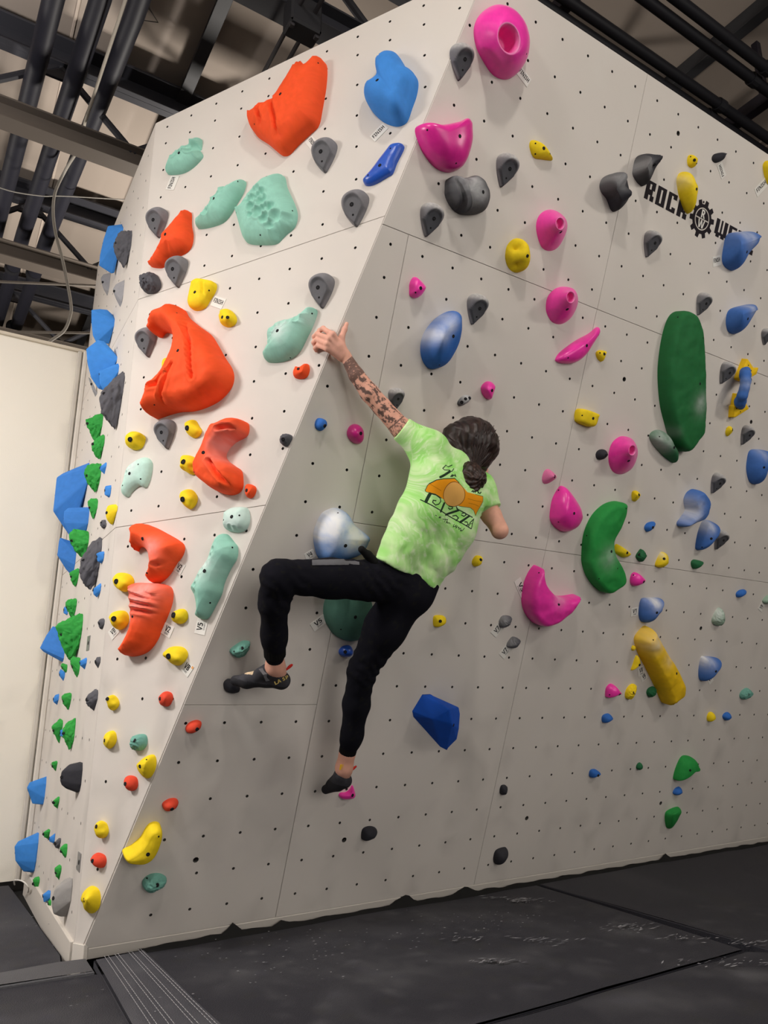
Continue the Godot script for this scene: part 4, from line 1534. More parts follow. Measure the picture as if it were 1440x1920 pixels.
	hold("L", "field", 0.612, 1.567, [-6,141,-30,80,-69,34,-95,-11,-111,-32,-112,-58,-88,-92,-76,-140,-82,-169,-51,-184,-22,-174,13,-122,39,-78,50,-33,80,27,111,71,112,118,91,144,49,184,14,177], 80, 0, 0, 2.0, "mint", "scooped_hold", "long pale mint hold with rows of bite marks on both sides", "", {"b": [-1,13], "s": [106,113,5,-119], "R": 82, "di": [28,108,12,16,78,12,-6,48,13,-29,19,13,-46,-10,13,-58,-40,12,-60,-71,12,140,89,14,128,56,14,111,27,14,99,-6,14,87,-36,13,75,-69,12,120,99,11], "ch": [-21,42,70,550]})
	hold("L", "field", 0.263, 1.706, [-151,107,-138,84,-140,47,-127,15,-113,35,-67,25,-19,-13,0,-67,-13,-92,-22,-119,7,-147,44,-137,84,-108,122,-62,155,-20,156,17,122,45,43,87,-39,126,-110,147,-156,117,-156,104], 100, 0, 0, 2.3, "orange", "sloper_hold", "orange bent hold with a grey smear, upper one of the two V2 starts", "", {"b": [-15,49], "s": [166,-12,23,-110], "R": 84, "cr": [[63,-77,114,-65,176,-55], [77,-110,117,-89,148,-84]], "ch": [34,-9,51,400]})
	hold("L", "field", 0.245, 1.404, [-91,106,-79,40,-69,-32,-99,-92,-111,-105,-109,-106,-129,-137,-102,-165,-31,-161,20,-139,58,-97,79,-51,105,2,126,57,129,100,113,134,63,153,8,160,-81,165,-100,136], 110, 0, 0, 2.3, "orange", "sloper_hold", "orange hold with a fan of pale ribs, lower one of the two V2 starts", "", {"b": [-2,0], "s": [141,100,38,-141], "R": 112, "cr": [[-48,138,14,114,92,81], [-55,107,18,86,105,61], [-51,70,21,54,108,37], [-46,34,14,27,90,11], [108,127,111,56,83,-20]], "ch": [17,94,73,500]})
	hold("L", "dome", 0.066, 1.583, [-56,14,-47,-9,-23,-35,18,-46,52,-25,56,8,24,36,-29,46,-56,21], 58, 0, 0, 2.0, "yellow", "pocket_hold", "yellow bubbly pocket hold touching the top corner of the ribbed orange hold", "yellow pocket holds on the bright face", {"b": [4,-5], "bu": [45,-14,18,9,19,-33,16,7], "br": 0.0105})
	hold("L", "dome", 0.063, 1.406, [-47,17,-35,-4,-7,-43,25,-39,50,-12,46,21,15,43,-30,40,-50,14], 60, 0, 0, 2.0, "yellow", "pocket_hold", "yellow bubbly pocket hold above the upper VB tag", "yellow pocket holds on the bright face", {"b": [14,0], "bu": [56,-25,17,8,69,7,15,-6], "br": 0.0105})
	hold("L", "dome", 0.427, 1.404, [-30,-24,10,-33,39,-15,36,16,9,33,-29,21,-39,5], 44, 0, 0, 2.0, "yellow", "pocket_hold", "small yellow cone hold beside the lower V2 tag", "yellow pocket holds on the bright face", {"b": [-6,2], "br": 0.0105})
	hold("L", "dome", 0.423, 1.234, [-58,-3,-35,-18,-5,-40,25,-40,53,-18,58,12,28,36,-24,40,-52,22,-54,2], 56, 0, 0, 2.0, "yellow", "pocket_hold", "yellow bubbly hold with the lower VB tag under it", "yellow pocket holds on the bright face", {"b": [0,-6], "bu": [39,-16,16,9,-24,4,12,6], "br": 0.0105})
	hold("L", "dome", 0.059, 2.289, [-55,7,-47,-27,-4,-48,37,-43,55,-13,48,16,-4,48,-46,34,-55,17], 61, 0, 0, 2.0, "yellow", "pocket_hold", "yellow three-hole pocket hold beside the seam, above the bitten pale mint hold", "yellow pocket holds on the bright face", {"b": [12,-13], "bu": [44,16,20,9,61,-17,17,-7], "br": 0.0105})
	hold("L", "dome", 0.426, 2.284, [-40,10,-28,-24,5,-45,32,-41,48,-17,27,14,3,45,-35,43,-48,31], 48, 0, 0, 2.0, "yellow", "pocket_hold", "yellow pocket hold just below the tail of the huge orange hold", "yellow pocket holds on the bright face", {"b": [-4,-8], "bu": [50,-34,20,9], "br": 0.0105})
	hold("L", "dome", 0.422, 2.108, [-45,-3,-24,-30,15,-51,46,-41,50,-3,12,38,-38,51,-50,33], 53, 0, 0, 2.0, "yellow", "pocket_hold", "yellow pocket hold tucked against the back of the orange C-shaped hold", "yellow pocket holds on the bright face", {"b": [-1,0], "bu": [36,-29,14,-6,-14,-17,12,7], "br": 0.0105})
	hold("L", "dome", 0.430, 1.938, [-42,10,-20,-27,11,-47,41,-25,43,12,8,47,-33,44,-43,25], 53, 0, 0, 2.0, "yellow", "pocket_hold", "yellow knobby pocket hold under the orange C-shaped hold", "yellow pocket holds on the bright face", {"b": [2,-11], "bu": [41,-9,17,8,27,-37,12,6], "br": 0.0105})
	hold("L", "field", 0.086, 2.097, [-39,75,-71,44,-84,-12,-93,-42,-85,-77,-50,-95,-23,-69,21,-49,64,-63,87,-18,93,35,83,69,39,95], 40, 0, 0, 2.0, "palemint", "scooped_hold", "pale mint hold with a bite out of its lower side", "", {"b": [-16,10], "s": [35,49,56,-27,-58,-44], "R": 52, "di": [-47,21,12,-27,50,12,12,71,12], "ch": [-20,44,53,500]})
	hold("L", "rock", 0.064, 3.161, [-59,23,-40,-38,19,-56,60,-40,56,3,19,56,-30,55,-60,55], 72, 0, 0, 2.0, "char", "rock_hold", "charcoal rocky hold between two grey teardrops near the fold", "", {"b": [4,-2]})
	hold("L", "dome", 0.071, 1.037, [-18,-11,-6,-34,20,-25,30,-2,14,21,-16,34,-30,15], 39, 0, 0, 2.0, "yellow", "foothold", "yellow double-bubble foothold, higher of the two double bubbles", "", {"b": [0,16], "bu": [2,17,13,7,34,-10,14,6]})
	hold("L", "dome", 0.068, 0.878, [-29,-23,2,-39,34,-14,32,23,8,39,-27,26,-34,-2], 48, 41, 1, 1.7, "yellow", "foothold", "plain yellow egg-shaped foothold below the higher double-bubble foothold", "", {"b": [4,-2]})
	hold("L", "dome", 0.075, 0.509, [-20,-11,-2,-34,23,-26,32,-1,15,26,-23,34,-32,10], 43, 0, 0, 2.0, "yellow", "foothold", "yellow double-bubble foothold, lower of the two double bubbles", "", {"b": [0,18], "bu": [7,23,12,7,37,-7,13,5]})
	hold("L", "dome", 0.041, 0.233, [-38,-19,-21,-45,15,-52,49,-29,56,12,38,44,-5,52,-44,28,-56,-4], 68, 50, 18, 1.3, "yellow", "swirl_hold", "yellow swirl-ridged cone hold low by the sharp bottom corner", "", {"b": [17,11], "rings": 7})
	hold("L", "dome", 0.380, 1.053, [-34,-7,-20,-28,15,-31,35,-4,28,22,-6,31,-35,10], 42, 27, 0, 2.0, "red", "foothold", "red orange knob foothold nearest below the lower VB tag", "", {"b": [-5,0]})
	hold("L", "dome", 0.222, 0.703, [-25,-6,-2,-30,27,-21,32,6,16,27,-26,30,-32,7], 40, 0, 0, 2.0, "red", "foothold", "red orange heart-shaped foothold beside the yellow ridged hold", "", {"b": [-3,1], "bu": [24,33,10,-5]})
	hold("L", "dome", 0.072, 0.389, [-31,-4,-3,-26,26,-27,39,-2,25,21,-19,27,-39,6], 40, 0, 0, 2.0, "red", "foothold", "lowest red orange knob foothold on the bright face", "", {"b": [-3,2]})
	hold("L", "rock", 0.248, 0.872, [-38,-12,-28,-31,13,-34,39,-11,35,25,5,34,-33,23,-39,-6], 46, 0, 0, 2.0, "mintd", "foothold", "small mint faceted foothold between yellow footholds low on the bright face", "", {"b": [8,9]})
	hold("L", "dome", 0.298, 0.775, [-32,-26,3,-48,27,-42,49,-9,49,30,32,48,-2,41,-43,12,-49,0], 59, 44, 13, 1.7, "yellow", "swirl_hold", "yellow shell hold with fine stripes at the edge of the arete", "", {"b": [10,3], "s": [38,30], "rings": 5})
	hold("M", "dome", 0.304, 1.011, [-26,-23,-7,-28,15,-19,31,-4,32,19,10,28,-19,18,-32,-3], 37, 0, 0, 2.0, "red", "foothold", "red orange pebble foothold just under the pale seam line", "", {"b": [8,1]})
	hold("M", "dome", 0.265, 0.664, [-18,-25,11,-22,30,-11,34,10,18,25,-12,23,-34,3], 37, 0, 0, 2.0, "red", "foothold", "red orange oblong foothold above the yellow banana hold", "", {"b": [2,-6]})
	hold("M", "field", 0.172, 0.510, [-60,-62,-28,-73,3,-79,31,-71,51,-51,65,-18,72,26,66,65,45,79,20,73,5,51,-8,16,-39,-16,-72,-36], 73, 0, 0, 2.6, "yellow", "jug_hold", "yellow banana-shaped jug with stippled skin at the foot of the arete", "", {"b": [14,-19], "s": [47,53], "R": 17})
	hold("M", "rock", 0.257, 0.313, [-42,-21,-14,-37,19,-25,45,-14,51,11,20,34,-19,37,-43,23,-51,4], 50, 0, 0, 2.0, "mintd", "foothold", "mint rocky foothold low on the grey face, below the yellow banana jug", "", {"b": [1,14], "s": [-37,26]})
	hold("M", "rock", 0.445, 1.360, [-34,-22,-8,-37,23,-27,40,3,42,29,38,37,6,36,-33,6,-42,-10], 45, 0, 0, 2.0, "mintd", "foothold", "mint rocky foothold just above the climber's raised shoe", "", {"b": [-2,14], "s": [-32,-4,30,20]})
	hold("M", "dome", 0.442, 1.193, [-26,-22,5,-32,34,-26,39,-14,35,-2,8,22,-18,32,-34,24,-39,6], 38, 0, 0, 2.0, "black", "foothold", "black round foothold under the toe of the raised shoe", "")

func place_holds_1() -> void:
	hold("M", "dome", 0.625, 2.387, [-14,-25,8,-27,24,-7,27,7,19,22,-5,27,-23,19,-27,-8], 36, 0, 0, 2.0, "blue", "foothold", "small blue knob foothold under the climber's outstretched arm", "", {"b": [7,-4]})
	hold("M", "dome", 0.800, 2.380, [-28,-27,-1,-43,26,-43,41,-23,38,6,26,30,-2,43,-31,30,-41,-1], 55, -9, 1, 2.0, "magenta", "foothold", "dark magenta dome foothold under the outstretched arm", "", {"b": [2,4]})
	hold("M", "dome", 0.824, 1.913, [-118,75,-128,43,-134,-8,-116,-67,-77,-120,13,-112,76,-90,111,-65,130,-30,134,-9,133,15,46,62,-3,109,-55,120,-101,98], 150, -69, 3, 2.2, "sky", "sloper_hold", "blue sloper white with chalk, resting above the climber's raised thigh", "", {"b": [-39,-25], "s": [-68,106], "ch": [-137,40,92,1300,22,20,69,1400,-82,87,69,900]})
	hold("M", "dome", 0.947, 1.554, [-137,46,-131,-11,-103,-62,-45,-113,42,-134,117,-100,137,-38,115,47,59,120,-40,134,-115,106], 80, -49, 17, 2.0, "teal", "sloper_hold", "dark mint round hold half hidden behind the climber's thighs", "", {"b": [-4,2], "s": [-56,-65]})
	hold("M", "dome", 0.971, 1.370, [-30,-18,-6,-27,26,-22,37,0,17,27,-18,25,-37,3], 38, 0, 0, 2.0, "royal", "foothold", "small deep blue ring-shaped foothold peeking past the standing leg", "", {"b": [-19,5]})
	hold("M", "dome", 0.969, 3.085, [-37,-16,-28,-42,2,-44,26,-25,41,9,36,21,0,40,-28,44,-41,15], 50, -18, -13, 2.0, "pink", "foothold", "small pink drop-shaped hold, first pink one below the seam", "", {"b": [-7,-6], "s": [-24,-30]})
	hold("M", "dome", 1.136, 2.894, [-75,-95,-50,-127,-10,-143,43,-116,72,-64,89,-1,86,60,77,108,69,137,33,143,-20,107,-59,59,-86,2,-89,-49], 133, -65, -17, 2.3, "blue", "sloper_hold", "large blue peanut-shaped sloper with chalked crown over the climber's head", "", {"b": [-7,5], "s": [-12,-126], "bu": [-90,-29,54,14,5,53,54,9], "ch": [-86,-4,45,800,-20,95,40,500,-37,42,36,500]})
	hold("M", "dome", 1.350, 2.649, [-29,-29,-10,-28,20,-5,35,19,30,29,5,29,-20,13,-35,-13], 29, 0, 0, 2.0, "char", "foothold", "small dark three-hole foothold dusted with chalk above the climber's hair", "", {"b": [-9,7,-24,-13,14,16], "ch": [0,18,30,900]})
	hold("M", "dome", 1.473, 2.730, [-26,-22,2,-42,28,-43,34,-19,38,15,36,30,6,43,-21,33,-38,5], 50, -23, -9, 2.0, "pink", "foothold", "small pink folded foothold above the climber's head", "", {"b": [-2,-4]})
	hold("M", "dome", 1.997, 2.375, [-34,-40,-2,-37,36,-11,50,8,33,22,-18,40,-45,24,-50,-15], 49, -14, 6, 1.1, "palepink", "foothold", "small pale pink cone foothold above the pink drop-shaped sloper", "", {"b": [2,6]})
	hold("M", "dome", 2.335, 2.558, [-21,-30,16,-25,39,3,39,9,13,30,-26,19,-39,-6], 39, 0, 0, 2.0, "black", "foothold", "small black foothold beside the lowest cratered pink cone", "", {"b": [1,-2]})
	hold("M", "crater", 2.507, 2.583, [-86,-75,-36,-108,29,-105,92,-66,112,-10,106,46,54,99,-8,108,-63,94,-107,48,-112,-19], 130, -79, 25, 1.25, "pink", "cone_hold", "pink cone hold with a crater tip, beside the small black foothold", "pink crater cones", {"b": [-49,-32], "crat": 0.029})
	hold("M", "crater", 1.833, 3.252, [-77,-75,-33,-100,28,-91,79,-47,102,16,95,65,55,100,-13,92,-67,64,-102,13,-99,-41], 130, -66, 8, 1.25, "pink", "cone_hold", "pink cone hold with a crater tip lying across the long seam", "pink crater cones", {"b": [-39,-41], "crat": 0.029})
	hold("M", "crater", 1.663, 3.581, [-69,-63,-29,-99,24,-97,70,-63,95,0,96,54,64,88,-1,99,-56,80,-92,39,-96,-11], 130, -57, -12, 1.25, "pink", "cone_hold", "pink cone hold with a crater tip next to the yellow dented egg hold", "pink crater cones", {"b": [-27,-39], "crat": 0.029})
	hold("M", "crater", 1.149, 4.265, [-116,-76,-64,-116,-4,-145,58,-140,104,-110,135,-60,147,-5,134,62,92,116,36,142,-18,145,-76,127,-117,88,-145,36,-147,-20], 140, -46, -58, 1.9, "pink", "sloper_hold", "very large glossy pink dome with a deep round hole at the top of the wall", "", {"b": [-52,-57], "s": [-153,-25,-37,-158,90,-48], "crat": 0.066, "deep": 0.09})
	hold("M", "dome", 2.156, 2.728, [-54,-35,30,-42,66,-27,73,18,71,36,-29,42,-73,30,-73,-14], 50, 0, 0, 4, "yellow", "block_hold", "yellow rounded brick-shaped hold under the pink crescent", "", {"b": [15,2], "s": [-62,2]})
	hold("M", "dome", 2.170, 3.075, [-12,-24,23,-29,34,20,33,29,-13,24,-34,4], 30, 0, 0, 2.0, "yellow", "foothold", "tiny yellow triangular hold at the end of the pink crescent", "", {"b": [2,6], "s": [-23,6]})
	hold("M", "dome", 1.994, 3.089, [-116,-121,-71,-120,0,-98,55,-49,95,25,127,94,128,112,109,121,62,75,-25,10,-106,-67,-128,-110], 60, -26, -35, 2.2, "pink", "crescent_hold", "slim pink crescent edge below the seam-crossing pink cone", "", {"b": [14,-6], "s": [-84,-94,105,75]})
	hold("M", "dome", 1.479, 3.395, [-49,-43,-19,-72,22,-76,61,-54,62,-15,52,16,40,40,17,70,-24,76,-59,36,-62,-8], 90, 0, 0, 2.0, "yellow", "egg_hold", "yellow egg hold with two shallow dents just above the long seam", "", {"b": [6,-13], "bu": [-48,27,22,-22,-9,-65,20,-17]})
	hold("M", "dome", 1.126, 3.562, [-102,-44,-69,-73,-24,-90,35,-78,100,-46,115,9,104,46,87,63,60,85,14,90,-22,69,-68,47,-115,31,-113,-16], 118, -54, -30, 2.4, "black", "sloper_hold", "black chalk-streaked sloper directly below the pink half dome", "", {"b": [24,0], "s": [-106,-87], "cr": [[-100,17,-78,-31,-21,-98]], "ch": [-39,15,68,500,30,-16,49,400]})
	hold("M", "dome", 0.946, 3.744, [-108,-59,-65,-97,-1,-124,68,-118,118,-82,136,-28,140,39,126,91,118,113,90,124,56,95,-47,36,-120,17,-140,-10], 110, -27, -9, 2.6, "pinkd", "jug_hold", "pink half dome with a straight incut top edge by the arete", "", {"b": [28,-2], "s": [-118,-23,56,-100]})
	hold("M", "dome", 1.503, 3.904, [-36,-37,19,-27,74,-11,68,-6,33,19,-13,37,-56,36,-74,25,-71,-3], 40, 0, 0, 2.0, "yellow", "foothold", "yellow pointed drop hold with four holes near the top of the wall", "", {"b": [-15,4], "s": [-59,14,-42,-28,32,-2]})
	hold("M", "dome", 2.013, 3.894, [-77,-26,-31,-46,15,-86,48,-83,83,-36,97,12,83,27,59,59,31,86,-31,83,-85,44,-97,3], 113, -81, -40, 2.0, "black", "rock_hold", "black lumpy hold, lower of the black pair beside the painted logo", "", {"b": [0,11], "bu": [-60,23,28,24,-113,-17,24,18,-1,-30,24,18,-2,15,13,-16], "ch": [-58,17,40,500]})
	hold("M", "dome", 2.197, 4.084, [-65,-61,-23,-83,20,-84,39,-40,54,15,77,61,66,59,56,84,-22,69,-73,30,-77,-37], 97, -85, -47, 2.0, "black", "rock_hold", "black lumpy hold overlapping the first letter of the painted logo", "", {"b": [-11,-2], "bu": [-94,-11,28,24,-4,28,20,20,-81,-79,24,18,-11,-10,13,-14], "ch": [-73,-26,45,400]})
	hold("M", "dome", 2.534, 4.251, [-12,-29,27,-24,30,6,26,22,-8,29,-26,24,-30,-3], 40, 0, 0, 2.0, "yellow", "foothold", "tiny yellow foothold above the long yellow hold on the logo", "", {"b": [-12,-6], "s": [-27,12,13,-15]})
	hold("M", "dome", 2.530, 4.083, [-58,7,-24,-40,32,-89,74,-97,71,-50,66,6,50,45,10,71,-25,97,-64,78,-74,40], 80, 0, 0, 2.0, "yellow", "pinch_hold", "long yellow leaf-shaped hold hanging over the painted logo", "", {"b": [9,-1], "ch": [-68,29,33,350]})
	hold("M", "dome", 2.747, 4.356, [-40,-38,-9,-36,33,-5,46,32,53,38,11,29,-40,2,-53,-23], 34, 0, 0, 2.0, "black", "foothold", "small black hold with a FINISH tag hanging from it near the top edge", "")
	hold("M", "dome", 3.198, 4.434, [11,-56,53,-48,53,-4,28,37,-5,55,-42,56,-53,15], 66, 0, 0, 2.0, "yellow", "pinch_hold", "yellow hold cut by the frame edge above a FINISH tag", "")
	hold("M", "dome", 3.098, 3.938, [-92,-127,-22,-129,19,-91,54,-11,122,75,130,117,142,129,51,126,-90,76,-138,42,-142,-17,-130,-96], 120, -143, -37, 1.9, "blued", "horn_hold", "blue horn hold covering the last letters of the painted logo", "", {"b": [-61,-46], "s": [-180,-116], "ch": [-55,60,70,500]})
	hold("M", "dome", 3.244, 3.570, [-76,-104,-14,-101,36,-56,73,15,104,79,118,84,73,104,-54,54,-118,10,-117,-55], 109, -121, -22, 1.9, "blued", "horn_hold", "blue horn hold high above the green slab, without a tag", "", {"b": [-56,-28], "s": [-137,-91], "ch": [-18,52,52,400]})
	hold("M", "field", 2.840, 3.078, [-219,310,-230,226,-221,105,-193,-11,-127,-153,-53,-253,11,-326,78,-378,147,-384,201,-311,230,-252,207,-139,144,28,74,203,24,299,-18,347,-60,377,-134,384,-189,359], 90, 0, 0, 3.4, "greend", "volume", "tall dark green surfboard-shaped volume with chalky lower edge", "", {"b": [62,7], "s": [-208,325,5,261,-222,53,-112,-211,191,-186], "R": 50, "ch": [113,-100,60,350,-39,-321,40,350]})
	hold("M", "dome", 2.814, 2.696, [-104,3,-47,-29,46,-66,125,-82,130,-54,117,-29,46,18,-6,62,-60,82,-109,65,-130,35], 78, 0, 0, 2.0, "greenk", "pinch_hold", "dark green chalky bean hold leaning on the foot of the green surfboard", "", {"b": [11,-3], "s": [-98,38], "ch": [-68,19,77,500]})
	hold("M", "field", 3.401, 3.278, [-81,-61,-73,-70,-28,-70,78,-2,81,43,38,28,-48,70], 40, 0, 0, 6, "gold", "volume_plate", "yellow angular kite plate at the top end of the blue arch handle", "", {"s": [-30,29,-64,-4,7,5], "R": 9, "sharp": 1})
	hold("M", "field", 3.409, 3.051, [-63,-1,-75,-6,-58,-76,-43,-72,75,7,-19,65,-69,76], 40, 0, 0, 6, "gold", "volume_plate", "yellow angular kite plate at the bottom end of the blue arch handle", "", {"s": [-56,-19,-58,17,-15,-31], "R": 8, "sharp": 1})
	hold("M", "dome", 3.388, 2.894, [-19,-32,4,-31,29,-4,33,16,8,32,-21,24,-33,-7], 37, -28, 5, 1.3, "yellow", "foothold", "tiny yellow knob below the lower yellow kite plate", "", {"b": [-9,9]})
	hold("M", "dome", 3.727, 2.730, [-16,-110,54,-112,62,-58,69,-3,68,84,94,112,-11,108,-90,84,-94,19,-73,-48], 90, 0, 0, 2.0, "blued", "horn_hold", "blue shield-like hold below two grey teardrops, near the frame edge", "", {"b": [-28,-7], "ch": [-26,89,47,400]})
	hold("M", "field", 3.186, 2.368, [-67,18,-46,-18,-72,-66,-94,-103,-70,-122,-4,-90,63,-58,94,-3,85,63,54,96,-9,122,-61,97,-80,55], 90, 0, 0, 2.0, "blued", "jug_hold", "blue hooked jug with white chalk in its inner curve", "", {"R": 28, "ch": [-73,-12,64,1000]})
	hold("M", "dome", 3.389, 2.222, [-57,-98,-23,-92,24,-32,69,19,79,47,75,80,-10,98,-59,86,-79,14,-73,-77], 80, 0, 0, 2.0, "blued", "horn_hold", "blue chalk-topped hold partly covering a grey teardrop", "", {"b": [-34,-12], "s": [-60,-76], "ch": [-59,67,47,900]})
	hold("M", "field", 2.513, 2.053, [-142,-118,-89,-185,-7,-241,74,-265,137,-230,171,-205,179,-172,161,-136,108,-82,46,-32,15,39,41,115,61,185,59,230,48,265,-15,261,-91,224,-154,149,-179,43,-160,-68], 80, 0, 0, 3.4, "green", "volume", "big green kidney-shaped volume with chalk on its waist", "", {"b": [-19,-17], "s": [-178,45,-64,-181,26,236,60,-108], "R": 40, "ch": [-23,-52,63,350]})
	hold("M", "dome", 2.667, 2.039, [-39,-19,19,-34,66,-19,67,-1,-33,34,-63,34,-67,-1], 38, 0, 0, 2.0, "yellow", "foothold", "small yellow wedge foothold against the waist of the green kidney", "", {"b": [9,-1], "s": [-72,7]})
	hold("M", "rock", 2.834, 2.033, [-24,-26,11,-38,31,-6,39,8,-6,38,-24,23,-39,-6], 35, 0, 0, 2.0, "greenk", "foothold", "tiny dark green diamond foothold between two yellow footholds", "", {"b": [-29,5]})
	hold("M", "dome", 3.025, 2.024, [5,-47,42,-17,37,8,21,44,-18,47,-37,6,-42,-39], 50, 0, 0, 2.0, "yellow", "foothold", "small yellow ear-shaped foothold with chalk on the lower seam", "", {"b": [-21,13], "ch": [-34,36,23,500]})
	hold("M", "dome", 3.360, 2.029, [-20,-29,26,-11,50,16,50,27,-31,29,-50,6], 39, 0, 0, 2.0, "greenk", "foothold", "small dark green half-round foothold just above the lower seam", "")
	hold("M", "dome", 2.682, 2.372, [-13,-32,12,-30,33,-4,35,15,0,32,-35,21,-26,-20], 42, -33, 6, 1.3, "yellow", "foothold", "tiny yellow ringed cone above the green kidney volume", "", {"b": [-12,10], "rings": 3})
	hold("M", "dome", 2.850, 2.212, [-9,-34,25,-4,36,17,33,34,-18,19,-36,-10], 35, 0, 0, 2.0, "blue", "foothold", "small blue bean foothold above the dark green diamond foothold", "", {"b": [-1,-1]})

func place_holds_2() -> void:
	hold("M", "dome", 2.163, 2.220, [-94,-77,-52,-107,19,-122,89,-90,114,-41,107,-8,71,36,-10,96,-65,122,-92,100,-114,38,-109,-40], 100, -78, -10, 2.0, "pink", "sloper_hold", "big pink egg-shaped sloper tapering to a point at the top", "", {"b": [-28,-11], "s": [-94,95,-85,-73]})
	hold("M", "field", 2.166, 1.732, [-161,-82,-115,-129,-47,-163,31,-146,88,-109,142,-60,170,-14,184,8,192,25,79,6,-9,23,-89,73,-121,119,-141,163,-173,125,-192,55,-187,-24], 100, 0, 0, 3.0, "pink", "jug_hold", "large pink moon-shaped jug with the V3 tag behind it", "", {"b": [-6,-22], "s": [-164,131], "R": 39, "ch": [10,14,46,400]})
	hold("M", "dome", 2.848, 1.886, [-25,-42,32,-24,55,-2,47,14,-21,42,-55,26,-54,-17], 50, 0, 0, 2.0, "pink", "foothold", "small pink half-round foothold beside the bottom of the green kidney", "", {"b": [11,-3], "s": [-52,25]})
	hold("M", "dome", 3.008, 1.710, [-69,-46,-38,-78,10,-74,52,-18,86,17,86,44,84,78,-61,69,-86,47,-81,-8], 80, 0, 0, 2.0, "blued", "horn_hold", "blue chalk-topped hold with the V1 tag at its side, above the yellow banana", "", {"b": [-12,1], "s": [-85,-36], "ch": [-9,74,57,1000]})
	hold("M", "dome", 3.888, 1.882, [-23,-30,26,-7,46,14,34,30,-22,19,-46,-7], 34, 0, 0, 2.0, "blue", "foothold", "small blue bean foothold alone near the frame edge under the lower seam", "")
	hold("M", "rock", 3.700, 1.710, [-25,-54,35,-59,51,-25,39,-2,0,59,-37,30,-51,-25], 50, 0, 0, 2.0, "palegreen", "foothold", "pale chalky green drop-shaped foothold amid chalk marks", "", {"ch": [-48,27,48,700]})
	hold("M", "dome", 4.213, 1.864, [-22,-33,52,-9,57,9,-5,33,-57,-10], 40, 0, 0, 2.0, "palegreen", "foothold", "pale green foothold cut by the frame edge above a small tag", "")
	hold("M", "field", 3.190, 1.363, [-189,73,-82,-26,39,-140,144,-246,173,-224,237,-188,246,-143,210,-76,109,23,-25,122,-125,206,-179,246,-236,195,-246,150], 110, 0, 0, 2.0, "gold", "pinch_hold", "big yellow banana-shaped volume standing below the blue V1 hold", "", {"b": [69,-15], "s": [-208,186], "R": 40, "ch": [-173,167,54,600,-25,71,48,300]})
	hold("M", "dome", 3.009, 1.369, [16,-14,31,-7,5,42,-17,47,-26,-1,-31,-47], 30, 0, 0, 2.0, "yellow", "foothold", "tiny yellow triangular foothold at the side of the big yellow banana", "", {"b": [1,-2]})
	hold("M", "dome", 2.951, 1.463, [-2,-16,15,-5,13,12,-7,16,-15,-2], 20, 0, 0, 2.0, "yellow", "foothold", "tiny yellow knob poking out beside the top of the yellow banana", "")
	hold("M", "dome", 2.853, 1.194, [-31,-41,19,-27,59,-15,52,-3,-19,41,-59,18,-52,-38], 56, 0, 0, 2.0, "pink", "foothold", "small pink knob foothold, lowest pink hold to the side of the climber", "", {"b": [10,-8], "s": [-49,-19]})
	hold("M", "rock", 3.007, 1.186, [9,-47,23,-24,34,11,34,47,-5,46,-34,11,-28,-35], 40, 0, 0, 2.0, "yellow", "foothold", "small yellow faceted foothold beside the lowest pink knob", "", {"b": [-6,8]})
	hold("M", "rock", 3.200, 1.188, [-7,-34,20,-24,33,-2,22,34,-25,22,-33,-7], 40, 0, 0, 2.0, "greenk", "foothold", "tiny dark green foothold hiding beside the foot of the yellow banana", "")
	hold("M", "dome", 3.716, 1.355, [-53,-79,-17,-80,25,-28,74,30,90,44,80,73,-57,80,-90,67,-82,-18], 80, 0, 0, 2.0, "blued", "horn_hold", "blue chalk-topped wedge with a small tag under its tip", "", {"b": [-14,4], "ch": [-79,81,65,900]})
	hold("M", "rock", 4.215, 1.183, [-42,-40,9,-33,62,-1,66,7,0,40,-54,18,-66,-15], 40, 0, 0, 2.0, "mintd", "foothold", "small mint foothold low near the frame edge", "", {"b": [-20,7]})
	hold("M", "dome", 2.854, 1.019, [-25,-28,0,-21,33,-1,39,9,7,28,-36,17,-39,-9], 40, 0, 0, 2.0, "blue", "foothold", "small blue pebble under the lowest pink knob", "")
	hold("M", "dome", 3.873, 1.015, [-14,-32,25,-14,34,2,11,32,-26,29,-34,-5], 40, 0, 0, 2.0, "yellow", "foothold", "tiny yellow pebble next to a tiny blue pebble", "")
	hold("M", "dome", 4.049, 1.017, [-4,-28,36,-7,39,4,16,28,-23,23,-39,-2], 37, 0, 0, 2.0, "blue", "foothold", "tiny blue pebble next to the tiny yellow pebble", "")
	hold("M", "dome", 2.855, 0.667, [-29,-25,-3,-18,35,-8,44,3,-2,25,-40,21,-44,-7], 36, 0, 0, 2.0, "blue", "foothold", "small blue pebble standing alone in the bare lower grey face", "", {"b": [-1,0]})
	hold("M", "rock", 3.252, 0.693, [-3,-23,18,-11,22,2,7,23,-16,16,-22,-8], 30, 0, 0, 2.0, "greenk", "foothold", "tiny dark green pebble between the lone blue pebble and the green wing", "")
	hold("M", "dome", 3.731, 0.666, [-72,-72,-39,-42,22,-10,96,9,104,-1,45,62,-46,81,-83,55,-104,-19,-101,-81], 80, 0, 0, 2.4, "green", "wing_hold", "green wing-shaped hold, upper of the two bright green holds low on the wall", "", {"b": [-49,10], "s": [-114,65]})
	hold("M", "dome", 3.699, 0.498, [-9,-27,36,-10,38,-1,16,27,-26,16,-38,-14], 37, 0, 0, 2.0, "blue", "foothold", "small blue pebble between the two bright green holds low on the wall", "")
	hold("M", "dome", 3.710, 0.304, [-41,-54,5,-76,46,-33,69,16,79,47,36,76,-52,61,-79,31], 70, -97, 65, 1.6, "green", "wing_hold", "green tooth-shaped hold, lower of the two bright green holds low on the wall", "")
